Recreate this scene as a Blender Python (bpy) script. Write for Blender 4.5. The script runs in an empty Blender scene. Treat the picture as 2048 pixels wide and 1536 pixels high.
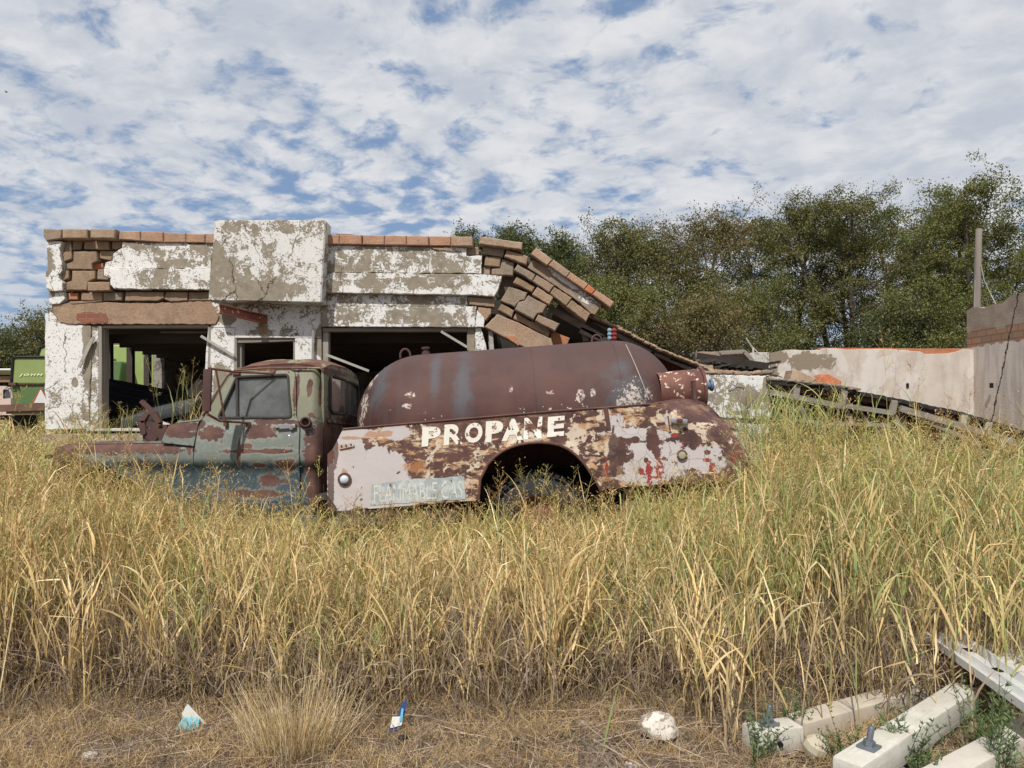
import bpy, bmesh, math, random
import numpy as np
from mathutils import Vector, Matrix, noise as mnoise
from mathutils.geometry import tessellate_polygon
R = math.radians
random.seed(7); rng = np.random.default_rng(7)
SC = bpy.context.scene
COL = SC.collection

# ------------------------------------------------------------------ camera
FPX = 1480.0; HZ = 820.0; CX = 1024.0; EYE = 1.6
cam = bpy.data.cameras.new('camera'); camo = bpy.data.objects.new('camera', cam); COL.objects.link(camo)
camo.location = (0, 0, EYE); camo.rotation_euler = (R(90), 0, 0)
cam.sensor_width = 36; cam.lens = 36 * FPX / 2048; cam.shift_y = (HZ - 768) / 2048
cam.clip_start = 0.05; cam.clip_end = 3000
SC.camera = camo
# ------------------------------------------------------------------ world, sun, exposure
SUNV = Vector((-.34, -1, 1.30)).normalized()
W = bpy.data.worlds.new('World'); SC.world = W; W.use_nodes = True
SC.view_settings.view_transform = 'Standard'; SC.view_settings.look = 'None'
SC.view_settings.exposure = 0.0; SC.view_settings.gamma = 1
sl = bpy.data.lights.new('sun', 'SUN'); sl.energy = 4.4; sl.angle = R(0.9); sl.color = (1, .965, .91)
so = bpy.data.objects.new('sun', sl); COL.objects.link(so)
so.rotation_euler = (-SUNV).to_track_quat('-Z', 'Y').to_euler(); so.location = (-3, -10, 20)


# ------------------------------------------------------------------ node helper
class NT:
    def __init__(s, tree):
        s.t = tree; s.t.nodes.clear()
    def n(s, typ, **kw):
        nd = s.t.nodes.new(typ)
        for k, v in kw.items(): setattr(nd, k, v)
        return nd
    def put(s, sock, v):
        if v is None: return
        if isinstance(v, bpy.types.NodeSocket): s.t.links.new(v, sock)
        elif isinstance(v, (tuple, list)):
            if len(v) == 3 and sock.type == 'RGBA': v = (*v, 1)
            sock.default_value = v
        else:
            if sock.type == 'RGBA': v = (v, v, v, 1)
            elif sock.type == 'VECTOR': v = (v, v, v)
            sock.default_value = v
    def m(s, op, a, b=None, c=None, clamp=False):
        nd = s.n('ShaderNodeMath', operation=op, use_clamp=clamp)
        s.put(nd.inputs[0], a); s.put(nd.inputs[1], b)
        if c is not None: s.put(nd.inputs[2], c)
        return nd.outputs[0]
    def v(s, op, a, b=None, scale=None):
        nd = s.n('ShaderNodeVectorMath', operation=op)
        s.put(nd.inputs[0], a)
        if b is not None: s.put(nd.inputs[1], b)
        if scale is not None: s.put(nd.inputs['Scale'], scale)
        return nd.outputs['Value'] if op in ('LENGTH', 'DISTANCE', 'DOT_PRODUCT') else nd.outputs[0]
    def coord(s, kind='Object'):
        return s.n('ShaderNodeTexCoord').outputs[kind]
    def sep(s, v):
        nd = s.n('ShaderNodeSeparateXYZ'); s.put(nd.inputs[0], v); return nd.outputs
    def comb(s, x, y, z):
        nd = s.n('ShaderNodeCombineXYZ')
        for i, q in enumerate((x, y, z)): s.put(nd.inputs[i], q)
        return nd.outputs[0]
    def noise(s, vec, scale, detail=4, rough=.55, dist=0, color=False):
        nd = s.n('ShaderNodeTexNoise'); s.put(nd.inputs['Vector'], vec)
        s.put(nd.inputs['Scale'], scale); nd.inputs['Detail'].default_value = detail
        nd.inputs['Roughness'].default_value = rough; nd.inputs['Distortion'].default_value = dist
        return nd.outputs['Color'] if color else nd.outputs[0]
    def voro(s, vec, scale, feature='F1', out=0):
        nd = s.n('ShaderNodeTexVoronoi', feature=feature); s.put(nd.inputs['Vector'], vec); s.put(nd.inputs['Scale'], scale)
        return nd.outputs[out]
    def step(s, v, a, b):
        nd = s.n('ShaderNodeMapRange', interpolation_type='SMOOTHSTEP')
        s.put(nd.inputs[0], v); s.put(nd.inputs[1], a); s.put(nd.inputs[2], b)
        nd.inputs[3].default_value = 0; nd.inputs[4].default_value = 1
        return nd.outputs[0]
    def mix(s, f, a, b):
        nd = s.n('ShaderNodeMix', data_type='RGBA'); s.put(nd.inputs[0], f); s.put(nd.inputs[6], a); s.put(nd.inputs[7], b)
        return nd.outputs[2]
    def mixf(s, f, a, b):
        nd = s.n('ShaderNodeMix', data_type='FLOAT'); s.put(nd.inputs[0], f); s.put(nd.inputs[2], a); s.put(nd.inputs[3], b)
        return nd.outputs[0]
    def scale3(s, vec, sx, sy, sz):
        return s.v('MULTIPLY', vec, (sx, sy, sz))
    def bump(s, h, strength=.3, dist=.01, normal=None):
        nd = s.n('ShaderNodeBump'); nd.inputs['Strength'].default_value = strength; nd.inputs['Distance'].default_value = dist
        s.put(nd.inputs['Height'], h)
        if normal is not None: s.put(nd.inputs['Normal'], normal)
        return nd.outputs[0]
    def blobs(s, vec, items, amp=.5, nscale=3, detail=6, nz=None, soft=.03):
        """mask from a list of ellipses (cx, cz, rx, rz) in X,Z metres with a noisy edge"""
        wob = s.m('MULTIPLY', s.m('SUBTRACT', s.noise(vec, nscale, detail, .72, .3) if nz is None else nz, .5), amp * 3.6)
        wob = s.m('ADD', wob, s.m('MULTIPLY', s.m('SUBTRACT', s.noise(vec, nscale * 5, 5, .7), .5), amp * 1.3))
        cur = None
        for (cx, cz, rx, rz) in items:
            d = s.v('SUBTRACT', vec, (cx, 0, cz)); d = s.v('MULTIPLY', d, (1 / rx, 0, 1 / rz)); l = s.v('LENGTH', d)
            cur = l if cur is None else s.m('MINIMUM', cur, l)
        return s.step(s.m('ADD', cur, wob), 1 + soft, 1 - soft)
    def pbsdf(s, color, rough=.85, normal=None, metallic=0, spec=.3):
        nd = s.n('ShaderNodeBsdfPrincipled'); s.put(nd.inputs['Base Color'], color); s.put(nd.inputs['Roughness'], rough)
        s.put(nd.inputs['Metallic'], metallic); s.put(nd.inputs['Specular IOR Level'], spec)
        if normal is not None: s.put(nd.inputs['Normal'], normal)
        return nd.outputs[0]
    def out(s, sh):
        o = s.n('ShaderNodeOutputMaterial'); s.t.links.new(sh, o.inputs[0])


def material(name):
    m = bpy.data.materials.new(name); m.use_nodes = True
    return m, NT(m.node_tree)

# ------------------------------------------------------------------ sky
def build_sky():
    s = NT(W.node_tree)
    sky = s.n('ShaderNodeTexSky', sky_type='NISHITA'); sky.sun_disc = False
    sky.sun_elevation = math.asin(SUNV.z); sky.sun_rotation = math.atan2(SUNV.x, SUNV.y) % (2 * math.pi)
    sky.altitude = 500; sky.air_density = 1.0; sky.dust_density = 1.0; sky.ozone_density = 1.5
    d = s.coord('Generated'); x, y, z = s.sep(d)
    zz = s.m('ADD', s.m('MAXIMUM', z, 0.0), .17)
    p = s.comb(s.m('DIVIDE', x, zz), s.m('DIVIDE', y, zz), 0)
    rot = s.n('ShaderNodeVectorRotate'); rot.inputs['Angle'].default_value = R(28); s.put(rot.inputs['Vector'], p); p = rot.outputs[0]
    ps = s.v('MULTIPLY', p, (1.5, 1.6, 1))
    warp = s.v('SCALE', s.v('SUBTRACT', s.noise(ps, 1.3, 4, .55, color=True), (.5, .5, .5)), scale=.34)
    pw = s.v('ADD', ps, warp)
    big = s.noise(pw, .5, 3, .5)
    mid = s.noise(pw, 4.0, 7, .60, .1)
    fine = s.noise(pw, 13.0, 6, .62, .1)
    cell = s.voro(s.v('ADD', pw, s.v('SCALE', s.noise(pw, 6, 4, .6, color=True), scale=.12)), 7.5, 'SMOOTH_F1')
    c = s.m('ADD', s.m('MULTIPLY', big, .50), s.m('MULTIPLY', mid, .60))
    c = s.m('ADD', c, s.m('MULTIPLY', fine, .34)); c = s.m('ADD', c, s.m('MULTIPLY', cell, -.30))
    # a broken layer that thickens towards the right
    c = s.m('ADD', c, s.m('MULTIPLY', x, .11))
    c = s.m('ADD', c, s.m('MULTIPLY', s.step(z, .26, .05), .05))
    cov = s.step(c, .40, .61)
    sh = s.noise(s.v('ADD', pw, (.06, .1, 0)), 3.6, 7, .62)
    dens = s.step(s.m('ADD', s.m('MULTIPLY', sh, .8), s.m('MULTIPLY', big, .35)), .42, .74)
    ccol = s.mix(dens, (9.0, 9.1, 9.3, 1), (6.3, 6.75, 7.6, 1))
    ccol = s.mix(s.step(z, .22, .0), ccol, (5.0, 5.8, 7.2, 1))
    skyc = s.mix(.6, s.v('MULTIPLY', sky.outputs[0], (.85, .92, 1.0)), (3.3, 4.8, 7.4, 1))
    f = s.m('MULTIPLY', cov, s.mixf(s.step(z, .16, .01), .97, .45))
    col = s.mix(f, skyc, ccol)
    bg = s.n('ShaderNodeBackground'); s.put(bg.inputs[0], col); bg.inputs[1].default_value = .085
    o = s.n('ShaderNodeOutputWorld'); s.t.links.new(bg.outputs[0], o.inputs[0])
build_sky()

# ------------------------------------------------------------------ geometry helpers
def P(px, py, Y):
    return Vector(((px - CX) / FPX * Y, Y, EYE + (HZ - py) / FPX * Y))
def XZ(px, py, Y): p = P(px, py, Y); return (p.x, p.z)

def tag(o, label=None, cat=None, group=None, kind=None):
    if label: o['label'] = label
    if cat: o['category'] = cat
    if group: o['group'] = group
    if kind: o['kind'] = kind
    return o
def root(name, loc, label, cat, group=None):
    o = bpy.data.objects.new(name, None); COL.objects.link(o); o.location = loc; o.empty_display_size = .2
    return tag(o, label, cat, group)
def link(name, me, mat, parent=None, smooth=False):
    if mat: me.materials.append(mat)
    o = bpy.data.objects.new(name, me); COL.objects.link(o)
    if smooth:
        me.polygons.foreach_set('use_smooth', [True] * len(me.polygons))
        try: me.set_sharp_from_angle(angle=R(38))
        except Exception: pass
    if parent:
        o.parent = parent
        # meshes carry world coordinates; only Empties have a location of their own
        o.matrix_parent_inverse = Matrix.Translation(-parent.location) if parent.type == 'EMPTY' else Matrix()
    return o
def finish(bm, name, mat, parent=None, smooth=False):
    bmesh.ops.recalc_face_normals(bm, faces=bm.faces)
    me = bpy.data.meshes.new(name); bm.to_mesh(me); bm.free()
    return link(name, me, mat, parent, smooth)

def bm_box(bm, c, s, rot=None, bev=0):
    """box with centre c, full size s"""
    r = bmesh.ops.create_cube(bm, size=1)
    vs = r['verts']
    M = Matrix.Translation(c) @ (rot.to_4x4() if rot else Matrix()) @ Matrix.Diagonal((*s, 1))
    if bev:
        bmesh.ops.scale(bm, vec=s, verts=vs)
        es = list({e for v in vs for e in v.link_edges})
        rr = bmesh.ops.bevel(bm, geom=es, offset=bev, segments=2, affect='EDGES', profile=.6)
        vs = list({v for f in rr['faces'] for v in f.verts} | {v for v in vs if v.is_valid})
        # collect island
        seen = set(vs); st = list(vs)
        while st:
            v = st.pop()
            for e in v.link_edges:
                w = e.other_vert(v)
                if w not in seen: seen.add(w); st.append(w)
        vs = list(seen)
        M = Matrix.Translation(c) @ (rot.to_4x4() if rot else Matrix())
    bmesh.ops.transform(bm, matrix=M, verts=vs)
    return vs
def bm_beam(bm, a, b, w, h, roll=0):
    """rectangular bar from a to b, w wide sideways, h high"""
    a = Vector(a); b = Vector(b); d = b - a; L = d.length
    q = d.to_track_quat('X', 'Z').to_matrix() @ Matrix.Rotation(roll, 3, 'X')
    return bm_box(bm, (a + b) / 2, (L, w, h), q)
def bm_tube(bm, pts, rad, seg=8, cap=True):
    pts = [Vector(p) for p in pts]
    if not hasattr(rad, '__len__'): rad = [rad] * len(pts)
    rings = []; up = Vector((0, 0, 1))
    for i, p in enumerate(pts):
        d = (pts[min(i + 1, len(pts) - 1)] - pts[max(i - 1, 0)]).normalized()
        if i == 0:
            ref = up if abs(d.z) < .9 else Vector((1, 0, 0)); s = d.cross(ref).normalized()
        else:
            s = (s - d * s.dot(d)).normalized()
        t = d.cross(s)
        rings.append([bm.verts.new(p + (s * math.cos(2 * math.pi * k / seg) + t * math.sin(2 * math.pi * k / seg)) * rad[i]) for k in range(seg)])
    for a, b in zip(rings, rings[1:]):
        for k in range(seg): bm.faces.new((a[k], a[(k + 1) % seg], b[(k + 1) % seg], b[k]))
    if cap:
        bm.faces.new(rings[0][::-1]); bm.faces.new(rings[-1])
def bm_lathe(bm, origin, axis, prof, seg=48, ref=None):
    """prof: list of (distance along axis, radius)"""
    axis = Vector(axis).normalized(); ref = Vector(ref) if ref else (Vector((0, 0, 1)) if abs(axis.z) < .9 else Vector((1, 0, 0)))
    s = axis.cross(ref).normalized(); t = axis.cross(s); origin = Vector(origin); rings = []
    for (a, r) in prof:
        if r < 1e-5: rings.append([bm.verts.new(origin + axis * a)])
        else: rings.append([bm.verts.new(origin + axis * a + (s * math.cos(2 * math.pi * k / seg) + t * math.sin(2 * math.pi * k / seg)) * r) for k in range(seg)])
    for a, b in zip(rings, rings[1:]):
        for k in range(seg):
            k2 = (k + 1) % seg
            if len(a) == 1 and len(b) == 1: continue
            if len(a) == 1: bm.faces.new((a[0], b[k2], b[k]))
            elif len(b) == 1: bm.faces.new((a[k], a[k2], b[0]))
            else: bm.faces.new((a[k], a[k2], b[k2], b[k]))
def jag(pts, amp, step, seed=0):
    rr = random.Random(seed); out = []
    for i, a in enumerate(pts):
        b = pts[(i + 1) % len(pts)]; L = math.hypot(b[0] - a[0], b[1] - a[1]); n = max(1, int(L / step))
        for k in range(n):
            t = k / n; o = 0 if k == 0 else rr.uniform(-amp, amp)
            nx, ny = (b[1] - a[1]) / (L + 1e-9), -(b[0] - a[0]) / (L + 1e-9)
            out.append((a[0] + (b[0] - a[0]) * t + nx * o, a[1] + (b[1] - a[1]) * t + ny * o))
    return out
def bm_slab(bm, pts, Y, th, bev=.006, dz=0, tilt=0):
    """outline in photo pixels at depth Y, real thickness th away from the viewer's side"""
    w = [P(x, y, Y) for x, y in pts]
    cx = sum(v.x for v in w) / len(w); cz = sum(v.z for v in w) / len(w)
    vs = [bm.verts.new((v.x, v.y + tilt * (v.z - cz), v.z)) for v in w]
    f = bm.faces.new(vs)
    r = bmesh.ops.extrude_face_region(bm, geom=[f])
    nv = [g for g in r['geom'] if isinstance(g, bmesh.types.BMVert)]
    bmesh.ops.translate(bm, verts=nv, vec=(0, th, 0))
    if bev:
        es = [e for e in f.edges]
        try: bmesh.ops.bevel(bm, geom=es, offset=bev, segments=1, affect='EDGES')
        except Exception: pass
def slab(name, pts, Y, th, mat, parent, jagamp=0, step=12, bev=.006, seed=0, tilt=0):
    bm = bmesh.new(); bm_slab(bm, jag(pts, jagamp, step, seed) if jagamp else pts, Y, th, bev, tilt=tilt)
    return finish(bm, name, mat, parent)
def panel(bm, outer, holes, fn, gx=None, gz=None, thick=0, step=10):
    """flat outline (with holes) cut by a grid, then mapped through fn(u, v) -> xyz"""
    loops = [[Vector((x, y, 0)) for x, y in outer]] + [[Vector((x, y, 0)) for x, y in h] for h in holes]
    allv = [p for l in loops for p in l]
    tb = bmesh.new(); vs = [tb.verts.new(p) for p in allv]
    for t in tessellate_polygon(loops):
        try: tb.faces.new([vs[i] for i in t])
        except Exception: pass
    xs = [p.x for p in allv]; ys = [p.y for p in allv]
    def rngs(a, b, st): n = max(1, int((b - a) / st)); return [a + (b - a) * i / n for i in range(1, n)]
    for x in (gx if gx is not None else rngs(min(xs), max(xs), step)):
        bmesh.ops.bisect_plane(tb, geom=tb.verts[:] + tb.edges[:] + tb.faces[:], plane_co=(x, 0, 0), plane_no=(1, 0, 0))
    for y in (gz if gz is not None else rngs(min(ys), max(ys), step)):
        bmesh.ops.bisect_plane(tb, geom=tb.verts[:] + tb.edges[:] + tb.faces[:], plane_co=(0, y, 0), plane_no=(0, 1, 0))
    for v in tb.verts: v.co = fn(v.co.x, v.co.y)
    bmesh.ops.recalc_face_normals(tb, faces=tb.faces)
    if thick:
        ny = sum(f.normal.y * f.calc_area() for f in tb.faces); flip = ny > 0
        if flip: bmesh.ops.reverse_faces(tb, faces=tb.faces[:])
        nv0 = len(tb.verts); my = min(v.co.y for v in tb.verts)
        t2 = tb.copy(); bmesh.ops.solidify(t2, geom=t2.faces[:], thickness=thick); wrong = min(v.co.y for v in t2.verts) < my - thick * .5; t2.free()
        bmesh.ops.solidify(tb, geom=tb.faces[:], thickness=-thick if wrong else thick)
    me = bpy.data.meshes.new('tmp'); tb.to_mesh(me); tb.free(); bm.from_mesh(me); bpy.data.meshes.remove(me)
def lerp_tab(tab, v):
    if v <= tab[0][0]: return tab[0][1]
    for (a, b), (c, d) in zip(tab, tab[1:]):
        if v <= c: return b + (d - b) * (v - a) / (c - a)
    return tab[-1][1]
def rounded(pts, r, n=4):
    out = []
    for i, p in enumerate(pts):
        a = Vector(pts[i - 1]); b = Vector(p); c = Vector(pts[(i + 1) % len(pts)])
        rr = min(r, (a - b).length * .45, (c - b).length * .45)
        s = b + (a - b).normalized() * rr; e = b + (c - b).normalized() * rr
        for k in range(n + 1):
            t = k / n; q = s * (1 - t) ** 2 + b * 2 * t * (1 - t) + e * t * t; out.append((q.x, q.y))
    return out
def textmesh(body, off=.02, spacing=1.0, shear=0):
    cu = bpy.data.curves.new('t', 'FONT'); cu.body = body; cu.size = 1; cu.offset = off; cu.space_character = spacing; cu.shear = shear
    cu.resolution_u = 4
    o = bpy.data.objects.new('t', cu); COL.objects.link(o); bpy.context.view_layer.update()
    me = bpy.data.meshes.new_from_object(o.evaluated_get(bpy.context.evaluated_depsgraph_get()))
    bpy.data.objects.remove(o); bpy.data.curves.remove(cu)
    n = len(me.vertices); a = np.empty(n * 3); me.vertices.foreach_get('co', a); a = a.reshape(-1, 3)
    mn, mx = a.min(0), a.max(0); a[:, 0] = (a[:, 0] - mn[0]) / (mx[0] - mn[0]); a[:, 1] = (a[:, 1] - mn[1]) / (mx[1] - mn[1])
    return me, a
def lettering(name, body, fn, mat, parent, off=.02, spacing=1.0, shear=0):
    """letters mapped through fn(u, v) with u, v in 0..1"""
    me, a = textmesh(body, off, spacing, shear)
    out = [fn(u, v) for u, v, _ in a]
    me.vertices.foreach_set('co', np.array([c for q in out for c in q]))
    me.update()
    return link(name, me, mat, parent)
def npmesh(name, verts, faces, mat, parent=None, cols=None, smooth=False):
    me = bpy.data.meshes.new(name); nv = len(verts); nf = len(faces); k = faces.shape[1]
    me.vertices.add(nv); me.vertices.foreach_set('co', np.ascontiguousarray(verts, dtype=np.float32).ravel())
    me.loops.add(nf * k); me.loops.foreach_set('vertex_index', faces.astype(np.int32).ravel())
    me.polygons.add(nf); me.polygons.foreach_set('loop_start', np.arange(nf, dtype=np.int32) * k)
    try: me.polygons.foreach_set('loop_total', np.full(nf, k, dtype=np.int32))
    except Exception: pass
    if cols is not None:
        ca = me.color_attributes.new('col', 'FLOAT_COLOR', 'POINT')
        c4 = np.ones((nv, 4), dtype=np.float32); c4[:, :3] = cols; ca.data.foreach_set('color', c4.ravel())
    me.update(calc_edges=True); me.validate()
    return link(name, me, mat, parent, smooth)

# ------------------------------------------------------------------ materials
def m_simple(name, col, rough=.85, nscale=20, amt=.25, metallic=0, spec=.3, bump=.3, bdist=.005, detail=5, stretch=(1, 1, 1)):
    mt, s = material(name); c = s.scale3(s.coord(), *stretch)
    n = s.noise(c, nscale, detail, .6); n2 = s.noise(c, nscale * .17, 4, .6)
    k = s.m('ADD', s.m('MULTIPLY', s.m('SUBTRACT', n, .5), amt * 2), s.m('MULTIPLY', s.m('SUBTRACT', n2, .5), amt * 2.4))
    f = s.m('ADD', k, 1)
    colr = s.v('SCALE', tuple(col), scale=f)
    s.out(s.pbsdf(colr, rough, s.bump(n, bump, bdist), metallic, spec)); return mt

def m_peel(name, paint=(.70, .685, .655), under=(.30, .255, .19), bias=.0, sc=1.0, zones=(), bare=(), seed=0, dirt=.5, under2=None, edge=.012, chipz=None):
    """old paint flaking from plaster; zones = ellipses that peel more, bare = ellipses with no paint"""
    mt, s = material(name); c0 = s.coord(); c = s.v('ADD', c0, (seed * 3.1, 0, seed * 1.7))
    big = s.noise(c, 1.3 * sc, 3, .5); md = s.noise(c, 5.0 * sc, 12, .74, .5); fn_ = s.noise(c, 30 * sc, 6, .7, .2)
    v = s.m('ADD', s.m('MULTIPLY', big, .62), s.m('MULTIPLY', md, 1.0)); v = s.m('ADD', v, s.m('MULTIPLY', fn_, .55))
    th = 1.135 + bias
    if zones:
        z = s.blobs(c0, zones, .35, 2.0, 4); v = s.m('ADD', v, s.m('MULTIPLY', z, .09))
    chip = s.step(v, th - edge, th + edge)
    sp = s.noise(c, 34 * sc, 3, .5); chip = s.m('MAXIMUM', chip, s.m('MULTIPLY', s.step(sp, .60, .63), s.step(md, .40, .55)))
    if bare: chip = s.m('MAXIMUM', chip, s.blobs(c0, bare, .5, 3.0, 7))
    # cracks in the render
    cw = s.v('ADD', c, s.v('SCALE', s.noise(c, 3, 4, .6, color=True), scale=.35))
    cr = s.voro(s.scale3(cw, 1, 0, .7), .75, 'DISTANCE_TO_EDGE')
    crk = s.m('MULTIPLY', s.step(cr, .0045, .002), s.step(s.noise(c, 2.1, 2, .5), .5, .56))
    dn = s.noise(s.scale3(c, 5, 5, 1.2), 2.2, 6, .65)
    pc = s.mix(s.m('MULTIPLY', s.step(dn, .52, .78), dirt), paint, (.42, .37, .30, 1))
    pc = s.mix(s.m('MULTIPLY', s.noise(c, 60, 3, .6), .22), pc, (.55, .52, .47, 1))
    un = s.noise(c, 9, 6, .6)
    u2 = under2 or tuple(q * .72 for q in under)
    uc = s.mix(s.step(un, .35, .7), under, u2)
    uc = s.mix(s.m('MULTIPLY', s.noise(c, 90, 3, .6), .25), uc, (.16, .13, .1, 1))
    col = s.mix(chip, pc, uc); col = s.mix(s.m('MULTIPLY', crk, .85), col, (.05, .04, .03, 1))
    h = s.m('SUBTRACT', s.m('MULTIPLY', s.noise(c, 45, 5, .65), .35), s.m('MULTIPLY', chip, .5)); h = s.m('SUBTRACT', h, crk)
    s.out(s.pbsdf(col, .9, s.bump(h, .7, .006), 0, .2)); return mt

def m_block(name, c1=(.33, .235, .155), c2=(.24, .165, .11), orange=.0, seed=0, scratch=True):
    mt, s = material(name); c = s.v('ADD', s.coord(), (seed, seed * .7, 0))
    n = s.noise(c, 6, 7, .65); f = s.noise(c, 55, 5, .7)
    sc = s.noise(s.scale3(c, 1, 1, 3.5), 14, 5, .7, 1.2)
    lrg = s.noise(c, 1.9, 2, .5)
    col = s.mix(s.step(n, .35, .68), c1, c2)
    col = s.mix(s.m('MULTIPLY', s.step(lrg, .42, .62), .55), col, (.33, .215, .145, 1))
    if orange: col = s.mix(s.m('MULTIPLY', s.step(s.noise(c, 2.7, 5, .6), .5 - orange * .2, .62), orange), col, (.48, .22, .12, 1))
    col = s.mix(s.m('MULTIPLY', s.step(f, .50, .66), .6), col, (.13, .09, .06, 1))
    col = s.mix(s.m('MULTIPLY', s.step(sc, .58, .72), .35), col, (.50, .39, .28, 1))
    h = s.m('ADD', s.m('MULTIPLY', f, .5), s.m('ADD', s.m('MULTIPLY', sc, .6), n))
    s.out(s.pbsdf(col, .95, s.bump(h, .8, .014), 0, .15)); return mt

def m_rust(name, base=(.125, .052, .040), c2=(.20, .085, .055), speck=(.55, .45, .36), spk=.0, rough=.78, band=None, stretch=(1, 1, 1)):
    mt, s = material(name); c = s.scale3(s.coord(), *stretch)
    n = s.noise(c, 3.2, 7, .6); f = s.noise(c, 38, 5, .65); st = s.noise(s.scale3(c, 6, 6, .7), 2.3, 6, .6)
    col = s.mix(s.step(n, .36, .68), base, c2)
    col = s.mix(s.m('MULTIPLY', s.step(st, .48, .72), .4), col, (.10, .06, .055, 1))
    col = s.mix(s.m('MULTIPLY', s.step(f, .55, .8), .4), col, tuple(q * .6 for q in base))
    if spk:
        col = s.mix(s.step(s.noise(c, 17, 6, .6, .3), .70 - spk * .1, .72 - spk * .1), col, speck)
    s.out(s.pbsdf(col, rough, s.bump(f, .4, .004), 0, .3)); return mt

WOOD = m_simple('weathered_wood', (.27, .235, .20), .9, 14, .4, stretch=(1, 1, .12), bump=.6)
WOODH = m_simple('weathered_wood_horizontal', (.25, .215, .185), .9, 14, .4, stretch=(.12, .12, 1.5), bump=.6)
WOODL = m_simple('pale_weathered_wood', (.36, .33, .29), .9, 14, .35, stretch=(.15, .15, 1.5), bump=.6)
DARKWOOD = m_simple('dark_joist_wood', (.06, .047, .038), .9, 10, .35, stretch=(.15, 1, 1))
BLOCK = m_block('hollow_clay_block')
BLOCK2 = m_block('hollow_clay_block_warm', (.40, .30, .21), (.30, .21, .145), .12, 3.3)
BLOCK3 = m_block('hollow_clay_block_grey', (.30, .24, .18), (.22, .17, .125), 0, 6.1)
TERRA = m_block('terracotta_coping', (.43, .27, .185), (.36, .20, .13), .25, 9)
TERRAB = m_block('buff_coping', (.44, .31, .215), (.34, .22, .15), .25, 12)
ORANGE = m_block('orange_clay', (.52, .185, .09), (.40, .12, .06), .7, 15)
MORTAR = m_simple('dark_mortar_core', (.10, .075, .055), .95, 12, .4)
STEELRUST = m_rust('rusted_steel', (.095, .045, .036), (.16, .078, .054))
DARKRUST = m_rust('dark_rusted_steel', (.075, .04, .035), (.12, .06, .045))
RUBBER = m_simple('old_rubber', (.022, .021, .021), .75, 30, .3)
BLACK = m_simple('flat_black', (.012, .011, .010), .95, 20, .3)
def m_whitewood():
    mt, s = material('white_painted_timber'); c = s.coord()
    d = Vector((.76, .65, 0)); al = s.m('ADD', s.v('DOT_PRODUCT', c, tuple(d)), 0); ac = s.v('DOT_PRODUCT', c, (-.65, .76, 0)); x, y, z = s.sep(c)
    g = s.noise(s.comb(s.m('MULTIPLY', al, 1.5), s.m('MULTIPLY', ac, 22), s.m('MULTIPLY', z, 22)), 3, 6, .65); b = s.noise(c, 6, 8, .7); f = s.noise(c, 60, 4, .6)
    col = s.mix(s.step(b, .3, .62), (.60, .58, .51, 1), (.50, .47, .40, 1)); col = s.mix(s.m('MULTIPLY', s.step(g, .5, .75), .5), col, (.36, .32, .26, 1))
    col = s.mix(s.step(s.noise(c, 9, 9, .72), .64, .67), col, (.33, .27, .21, 1)); col = s.mix(s.m('MULTIPLY', s.step(z, .09, .0), .6), col, (.30, .23, .17, 1))
    s.out(s.pbsdf(col, .8, s.bump(s.m('ADD', g, s.m('MULTIPLY', f, .3)), .5, .004), 0, .25)); return mt
WHITEPAINT = m_whitewood()
ALU = m_simple('white_painted_steel_channel', (.66, .66, .65), .45, 9, .2, metallic=.35, spec=.5)
GALV = m_simple('galvanised_steel', (.20, .22, .25), .5, 18, .2, metallic=.6)

# ------------------------------------------------------------------ ground
def build_ground():
    mt, s = material('dry_soil'); c = s.coord()
    n = s.noise(c, 1.4, 6, .6); f = s.noise(c, 26, 8, .7); g = s.noise(c, 7, 6, .65)
    col = s.mix(s.step(n, .35, .66), (.19, .14, .105, 1), (.27, .21, .16, 1))
    col = s.mix(s.m('MULTIPLY', s.step(g, .5, .7), .7), col, (.17, .12, .09, 1))
    col = s.mix(s.m('MULTIPLY', s.step(f, .52, .62), .7), col, (.50, .40, .29, 1))
    x, y, z = s.sep(c); far = s.step(y, 9, 22)
    col = s.mix(far, col, s.mix(g, (.30, .27, .12, 1), (.22, .22, .09, 1)))
    s.out(s.pbsdf(col, .95, s.bump(s.m('ADD', f, g), 1.0, .03), 0, .1))
    xs = np.concatenate([-np.geomspace(900, 9, 26), np.linspace(-8.5, 8.5, 120), np.geomspace(9, 900, 26)])
    ys = np.concatenate([-np.geomspace(300, 3, 12), np.linspace(-2, 14, 130), np.geomspace(14.5, 1500, 36)])
    X, Yg = np.meshgrid(xs, ys); Z = np.zeros_like(X)
    for i in range(X.shape[0]):
        for j in range(X.shape[1]):
            if -2 < Yg[i, j] < 14 and abs(X[i, j]) < 9:
                Z[i, j] = mnoise.fractal(Vector((X[i, j] * 1.2, Yg[i, j] * 1.2, 0)), 1, 2, 5) * .05
            else: Z[i, j] = 0
    v = np.stack([X.ravel(), Yg.ravel(), Z.ravel()], 1); ny, nx = X.shape
    idx = np.arange(ny * nx).reshape(ny, nx)
    f = np.stack([idx[:-1, :-1].ravel(), idx[:-1, 1:].ravel(), idx[1:, 1:].ravel(), idx[1:, :-1].ravel()], 1)
    o = npmesh('ground', v, f, mt, smooth=True); tag(o, kind='structure')
build_ground()

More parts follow.
